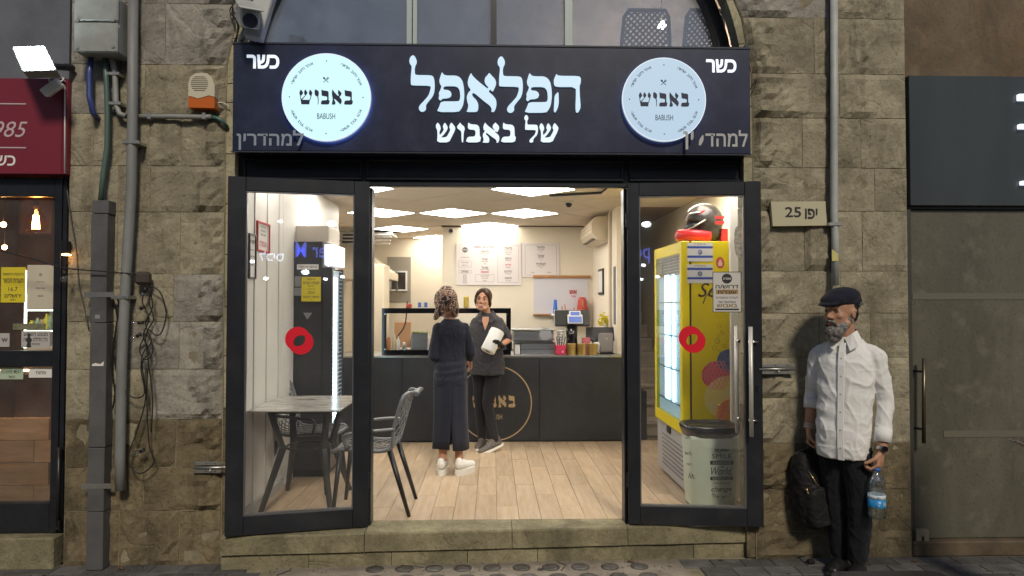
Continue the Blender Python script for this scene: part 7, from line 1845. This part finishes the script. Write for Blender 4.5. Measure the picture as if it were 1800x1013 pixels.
a = MB(); a.loft([(0, .0, .76, .142, .12), (0, .0, .82, .148, .125), (0, .0, .90, .140, .118), (0, .0, .97, .132, .108), (0, .0, 1.1, .138, .105), (0, .012, 1.21, .146, .102), (0, .018, 1.285, .118, .082), (0, .02, 1.335, .062, .056)], 26, 2.2)
a.chain([cL[0]+V((-.01, 0, -.005)), cL[1], cL[2].lerp(cL[1], .25)], [.050, .046, .038]); a.chain([cR[0]+V((.01, 0, -.005)), cR[1], cR[2].lerp(cR[1], .35)], [.050, .047, .038])
def waist(p): return .0045*math.sin(p.z*95+p.x*9)*max(0, 1-abs(p.z-.90)/.11)
add_fused('dress_top', a, navy, cu, .007, 3, folds(.006, 8, (1, 1, .6), 5, waist))
# long skirt with a back slit
a = MB(); rings = []; n = 40; zs = [.215, .30, .45, .60, .72, .82, .88]; rx = [.158, .154, .148, .145, .146, .145, .135]; vs = []
for j, z in enumerate(zs):
    for k in range(n+1):
        g = .10*max(0, (.50-z)/.30)                       # slit opens downwards at the back (+y local)
        q = pi/2-.12 + g + (2*pi-2*g)*k/n; r1 = 1+.035*sin(q*5+j*.3)+.02*sin(q*9)
        vs.append((rx[j]*cos(q)*r1, rx[j]*.82*sin(q)*r1, z + (.0 if j else .012*sin(q*2))))
a.add(vs, [(j*(n+1)+k, j*(n+1)+k+1, (j+1)*(n+1)+k+1, (j+1)*(n+1)+k) for j in range(len(zs)-1) for k in range(n)], True)
sk = a.obj('skirt', navy, cu); sd = sk.modifiers.new('thick', 'SOLIDIFY'); sd.thickness = .006
# scarf
scf = D.materials.new('scarf'); scf.use_nodes = True; N = scf.node_tree.nodes; L = scf.node_tree.links; bs_ = N['Principled BSDF']; bs_.inputs['Roughness'].default_value = .8
tc = N.new('ShaderNodeTexCoord'); nz = N.new('ShaderNodeTexNoise'); nz.inputs['Scale'].default_value = 15; nz.inputs['Detail'].default_value = 2; nz.inputs['Distortion'].default_value = 1.6; L.new(tc.outputs['Object'], nz.inputs[0])
cr = N.new('ShaderNodeValToRGB'); L.new(nz.outputs[0], cr.inputs[0]); cr.color_ramp.interpolation = 'CONSTANT'
el = cr.color_ramp.elements; el[0].position = 0; el[0].color = (.018, .016, .028, 1); el[1].position = .47; el[1].color = (.50, .33, .22, 1)
for p_, c_ in ((.54, (.03, .022, .03, 1)), (.60, (.30, .15, .10, 1)), (.66, (.015, .02, .05, 1))): e = el.new(p_); e.color = c_
L.new(cr.outputs[0], bs_.inputs['Base Color'])
a = MB(); a.ball(P(0, .012, .02), (.100, .122, .110), 22, 14, HM); a.ball(P(.01, .085, .035), (.098, .095, .09), 18, 12, HM); a.ball(P(0, .075, .11), (.055, .06, .035), 14, 10, HM)
a.chain([P(.03, .09, .0), P(.075, .08, -.07), P(.12, .06, -.135)], [.065, .045, .018]); a.chain([P(-.03, .09, .0), P(-.055, .08, -.06), P(-.06, .07, -.11)], [.06, .045, .03]); a.ball(P(0, .09, -.02), (.085, .06, .07), 16, 10, HM)
add_fused('headscarf', a, scf, cu, .006, 2, folds(.006, 16, (1, 1, 1), 6))
sn = mat('sneaker_white', (.72, .71, .69), .45)
for s, yy, rzf in ((1, .0, R(-20)), (-1, .05, R(-50))):
    a = MB(); M_ = Matrix.Translation(V((s*.082, yy+.03, 0))) @ Matrix.Rotation(rzf, 4, 'Z')
    def T(x, y, z): return M_ @ V((x, y, z))
    a.cap(T(0, .03, .09), T(0, -.02, .085), .042, .042); a.cap(T(0, -.02, .082), T(0, -.14, .06), .040, .036); a.cap(T(0, .035, .10), T(0, .035, .115), .038, .034)
    add_fused('shoe', a, sn, cu, .006, 2)
    so_ = MB(); vs = []
    for z in (0.0, .05):
        for k in range(24): q = 2*pi*k/24; vs.append(T(cos(q)*(.050+.004*z), -.05+sin(q)*.132, z))
    so_.add(vs, [(k, (k+1) % 24, 24+(k+1) % 24, 24+k) for k in range(24)]+[tuple(range(24))[::-1], tuple(range(24, 48))]); so_.obj('sole', mat('sole_white', (.66, .63, .58), .6), cu)
    a = MB()
    for k in range(4): y = -.03-.022*k; a.tube([T(-.022, y, .118-.008*k), T(0, y-.004, .125-.009*k), T(.022, y, .118-.008*k)], .0032, 5)
    a.obj('lace', sn, cu)

# ---------------------------------------------------------------- staff member leaning on the counter
YS_ = 2.42; sx_ = U(856, 700, YS_).x
stf = thing('person', 'smiling woman in grey polo shirt with logo badge leaning on the counter, legs crossed', 'person', (sx_, YS_, ZF), rz=R(-8), local=True)
hc = V((-.035, -.03, 1.515)); HM = Rz(R(-2)) @ Ry(R(5)) @ Rx(R(-4)); b = MB(); P = head(b, hc, HM, .97)
b.cap((0, .03, 1.32), (-.025, .0, 1.45), .048, .046)
b.loft([(0, .02, .84, .13, .09), (0, 0, 1.0, .11, .08), (0, 0, 1.2, .12, .08), (0, .02, 1.32, .085, .055)], 18)
sL = (V((.140, .02, 1.285)), V((.215, .05, 1.10)), V((.165, -.14, 1.055)))
sR = (V((-.140, .02, 1.285)), V((-.18, .10, 1.05)), V((-.19, .16, .93)))
b.chain(list(sL), [.032, .034, .025]); b.chain(list(sR), [.032, .034, .025])
hand(b, sR[2], V((0, .1, -1)), V((1, 0, 0)), V((0, -1, 0)), (15, 20, 15), .9)
hand(b, sL[2], V((-.85, -.42, -.25)), V((-.25, .7, -.65)), V((0, -.5, .8)), (25, 35, 25), .9)
# her right leg (-x, viewer left) stands, left leg crosses in front
stand = [V((-.085, .05, .82)), V((-.075, .03, .44)), V((-.06, .05, .09))]; cross = [V((.08, .03, .82)), V((.015, -.06, .47)), V((.10, -.10, .115))]
b.chain(stand, [.085, .052, .036]); b.chain(cross, [.085, .052, .036])
b.cap(stand[2]+V((0, 0, -.03)), stand[2]+V((-.02, -.12, -.055)), .028, .02)
add_fused('body', b, skin, stf, .0055, 3)
eyes(P, HM, .97, stf, mat('iris_dark', (0, 0, 0)), mat('hair_dark', (0, 0, 0)))
a = MB(); a.tube([P(-.026, -.0975, -.066), P(-.012, -.1015, -.0735), P(.012, -.1015, -.0735), P(.026, -.0975, -.066)], [.0035, .0075, .0075, .0035], 8); a.obj('lips', mat('lip_pink', (.48, .14, .13), .4), stf)
a = MB(); a.tube([P(-.020, -.1035, -.0685), P(0, -.1085, -.0725), P(.020, -.1035, -.0685)], [.002, .005, .002], 8, flat=(1, 1)); a.obj('teeth', mat('teeth', (.75, .72, .66), .3), stf)
hb_ = mat('hair_brown', (.065, .028, .014), .5, var=.4, vs=60)
a = MB(); a.ball(P(0, .026, .030), (.086, .100, .096), 22, 14, HM); a.ball(P(0, .06, -.03), (.074, .062, .066), 18, 10, HM)
for s in (-1, 1): a.chain([P(s*.012, -.055, .092), P(s*.048, -.066, .060), P(s*.070, -.040, .02), P(s*.077, -.0, -.03), P(s*.07, .03, -.06)], [.018, .018, .016, .017, .018])
hr = fuse(a, .0055, 2, lambda p: noise.noise(V((p.x*120, p.y*40, p.z*40)))*.0015)
hr.obj('hair', hb_, stf)
polo = cloth((.062, .058, .064), 'polo_grey', var=.12, vs=14)
a = MB(); a.loft([(0, .01, .755, .175, .13), (0, .01, .86, .180, .130), (0, .0, .98, .165, .115), (0, 0, 1.1, .165, .115), (0, .005, 1.22, .178, .112), (0, .015, 1.305, .150, .09), (0, .02, 1.36, .09, .07), (0, .02, 1.375, .065, .06)], 26, 2.2)
a.chain([sL[0]+V((-.02, 0, -.01)), sL[0].lerp(sL[1], .85)], [.055, .052]); a.chain([sR[0]+V((.02, 0, -.01)), sR[0].lerp(sR[1], .9)], [.055, .052])
add_fused('polo_shirt', a, polo, stf, .007, 3, folds(.009, 8, (1, 1, .7), 11))
a = MB()
for s in (-1, 1):
    top = [V((s*.01, -.085, 1.30)), V((s*.042, -.06, 1.375)), V((s*.062, .0, 1.405)), V((s*.04, .06, 1.41)), V((0, .07, 1.41))]
    low = [V((s*.055, -.118, 1.275)), V((s*.095, -.085, 1.315)), V((s*.108, -.005, 1.345)), V((s*.06, .09, 1.36)), V((0, .10, 1.36))]
    n_ = 5; a.add(top+low+[p+V((0, .004, -.007)) for p in low], [(i, i+1, n_+i+1, n_+i) for i in range(4)]+[(n_+i, n_+i+1, 2*n_+i+1, 2*n_+i) for i in range(4)])
a.obj('collar', polo, stf)
a = MB(); a.prism([(-.034, 0), (0, -.10), (.034, 0), (.03, .04), (-.03, .04)], (-.0, -.112, 1.30), (1, 0, 0), V((0, -1, .45)).normalized(), .012, V((0, .3, 1)).normalized()); a.obj('neck_opening', skin, stf)
a = MB(); a.disc((.072, -.1235, 1.185), .038, .004, 28, N_=(0.12, -.99, .05)); bd_ = a.obj('badge', mat('badge_pale', (.45, .38, .36), .6), stf)
logo_word(V((.072, -.1265, 1.185)), .0001, ink, stf, th=.0006, name='badge_print')
leg_m = cloth((.022, .020, .024), 'leggings_black')
a = MB(); a.ball((0, .03, .82), (.15, .11, .10)); a.chain(stand, [.092, .058, .041]); a.chain(cross, [.092, .058, .041]); add_fused('leggings', a, leg_m, stf, .007, 4)
sm_ = mat('trainer_grey', (.05, .045, .04), .6, var=.6, vs=60, vcol=(.12, .10, .09))
for nm, an_, d_ in (('shoe', stand[2], V((-.10, -1, 0))), ('shoe', cross[2], V((-.86, -.55, -.34)))):
    d_.normalize(); up = V((0, 0, 1)) if d_.z == 0 else V((-.3, -.1, .95)).normalized(); he = an_ + V((0, 0, -.045)) - d_*.03
    a = MB(); a.cap(he, he+d_*.08, .041, .042); a.cap(he+d_*.08, he+d_*.20-up*.010, .040, .031); a.cap(he+up*.02, he+up*.05, .040, .038); a.cap(he+up*.045+d_*.02, he+d_*.11+up*.01, .034, .034); add_fused('shoe', a, sm_, stf, .006, 2)
    a = MB(); sd_ = d_.cross(up).normalized(); vs = []
    for zz in (-.045, -.022):
        for k in range(20): q = 2*pi*k/20; vs.append(he+d_*(.09+cos(q)*.145)+sd_*sin(q)*(.044)+up*(zz+ (.006*cos(q)*cos(q))))
    a.add(vs, [(k, (k+1) % 20, 20+(k+1) % 20, 20+k) for k in range(20)]+[tuple(range(20))[::-1], tuple(range(20, 40))]); a.obj('sole', mat('sole_white', (0, 0, 0)), stf)
# paper towel roll under her arm, black glove
SW = Matrix.Translation(V((sx_, YS_, ZF))) @ Matrix.Rotation(R(-8), 4, 'Z')
Yr = YS_-.21; p0, p1 = U(857, 618, Yr-.02), U(874, 583, Yr+.05)
rl = thing('paper_towel_roll', 'white paper towel roll tucked under her arm', 'paper roll', p0)
ax_ = (p1-p0).normalized(); p1 = p0+ax_*.235; M_ = V((0, 0, 1)).rotation_difference(ax_).to_matrix()
a = MB(); a.lathe([(.022, .001), (.070, 0), (.073, .006), (.073, .229), (.070, .235), (.022, .234)], p0, 28, M=M_); a.obj('roll', mat('roll_white', (.78, .76, .73), .9), rl)
a = MB(); a.tube([p0-ax_*.002, p0+ax_*.003], .024, 16); a.obj('core', mat('core_brown', (.20, .14, .10), .8), rl)
a = MB(); gl = SW @ sL[2]; 
hd_ = (U(868, 600, Yr-.10)-gl); hd_.normalize(); gb = MB(); hand(gb, gl, hd_, V((-.1, .8, -.4)), V((0, -.3, 1)), (18, 30, 30), .95)
gb.cap(gl-hd_*.02, gl+hd_*.02, .027, .03)
g_ = fuse(gb, .005, 2); iv = SW.inverted(); g_.v = [iv @ p for p in g_.v]; g_.obj('glove', mat('glove_black', (.014, .013, .014), .35), stf)

# ---------------------------------------------------------------- person at the right edge, only the hand and phone in frame
p = U(1795, 784, -1.2)
pe = thing('person', 'person mostly outside the right edge, only fingertips holding a phone in view', 'person', (p.x+.50, -1.25, 0), rz=R(-70), local=True)
iv = (Matrix.Translation(V((p.x+.50, -1.25, 0))) @ Matrix.Rotation(R(-70), 4, 'Z')).inverted()
b = MB(); P = head(b, V((0, -.02, 1.60)), I3, 1); b.cap((0, .02, 1.42), (0, 0, 1.53), .055, .052)
b.loft([(0, 0, .85, .15, .1), (0, 0, 1.1, .15, .1), (0, .0, 1.36, .17, .09), (0, .015, 1.43, .1, .07)], 18)
hw = iv @ V((p.x+.15, p.y, p.z-.062)); dr = (iv.to_3x3() @ V((-1, 0, .25))).normalized()
b.chain([(-.18, 0, 1.36), (-.25, .0, 1.10), hw], [.05, .042, .027]); b.chain([(.18, 0, 1.36), (.24, .03, 1.08), (.22, -.08, .86)], [.05, .042, .027])
hand(b, hw, dr, V((0, 0, 1)), iv.to_3x3() @ V((0, -1, .2)), (20, 30, 30), .95); hand(b, V((.22, -.08, .86)), V((0, -.1, -1)), V((-1, 0, 0)), V((0, -1, 0)), (20, 30, 20), .95)
for s in (-1, 1): b.chain([(s*.09, 0, .86), (s*.09, 0, .47), (s*.09, .02, .09)], [.085, .055, .04]); b.cap((s*.09, 0, .05), (s*.09, -.14, .035), .035, .03)
add_fused('body', b, skin2, pe, .007, 3)
a = MB(); a.loft([(0, 0, .80, .18, .12), (0, 0, 1.1, .18, .12), (0, 0, 1.34, .19, .115), (0, .01, 1.42, .11, .08), (0, .01, 1.45, .07, .065)], 22, 2.2); a.chain([(-.17, 0, 1.35), (-.25, 0, 1.12)], [.065, .055]); a.chain([(.17, 0, 1.35), (.24, .02, 1.12)], [.065, .055]); add_fused('t_shirt', a, cloth((.05, .05, .055), 'tee_grey'), pe, .009, 3)
a = MB(); a.ball((0, 0, .86), (.16, .12, .1)); [a.chain([(s*.09, 0, .82), (s*.09, 0, .47), (s*.09, .02, .10)], [.095, .07, .055]) for s in (-1, 1)]; add_fused('trousers', a, trs, pe, .009, 3)
a = MB(); a.ball(P(0, .02, .03), (.085, .1, .095)); a.obj('hair', mat('hair_dark', (0, 0, 0)), pe)
c = U(1790, 781, -1.2); M4 = Matrix.Translation(c+V((.045, 0, -.012))) @ Matrix.Rotation(R(24), 4, 'Y')
ph = thing('phone', 'edge of a smartphone held at the right edge of the picture', 'phone', c)
a = MB(); a.box(-.075, .075, -.036, .036, -.0045, .0045, M4, bev=.002); a.obj('phone_body', mat('phone_silver', (.35, .33, .32), .3, metal=.6), ph)
a = MB(); a.box(-.072, .072, -.033, .033, .0046, .0052, M4); a.obj('screen', blackgloss, ph)
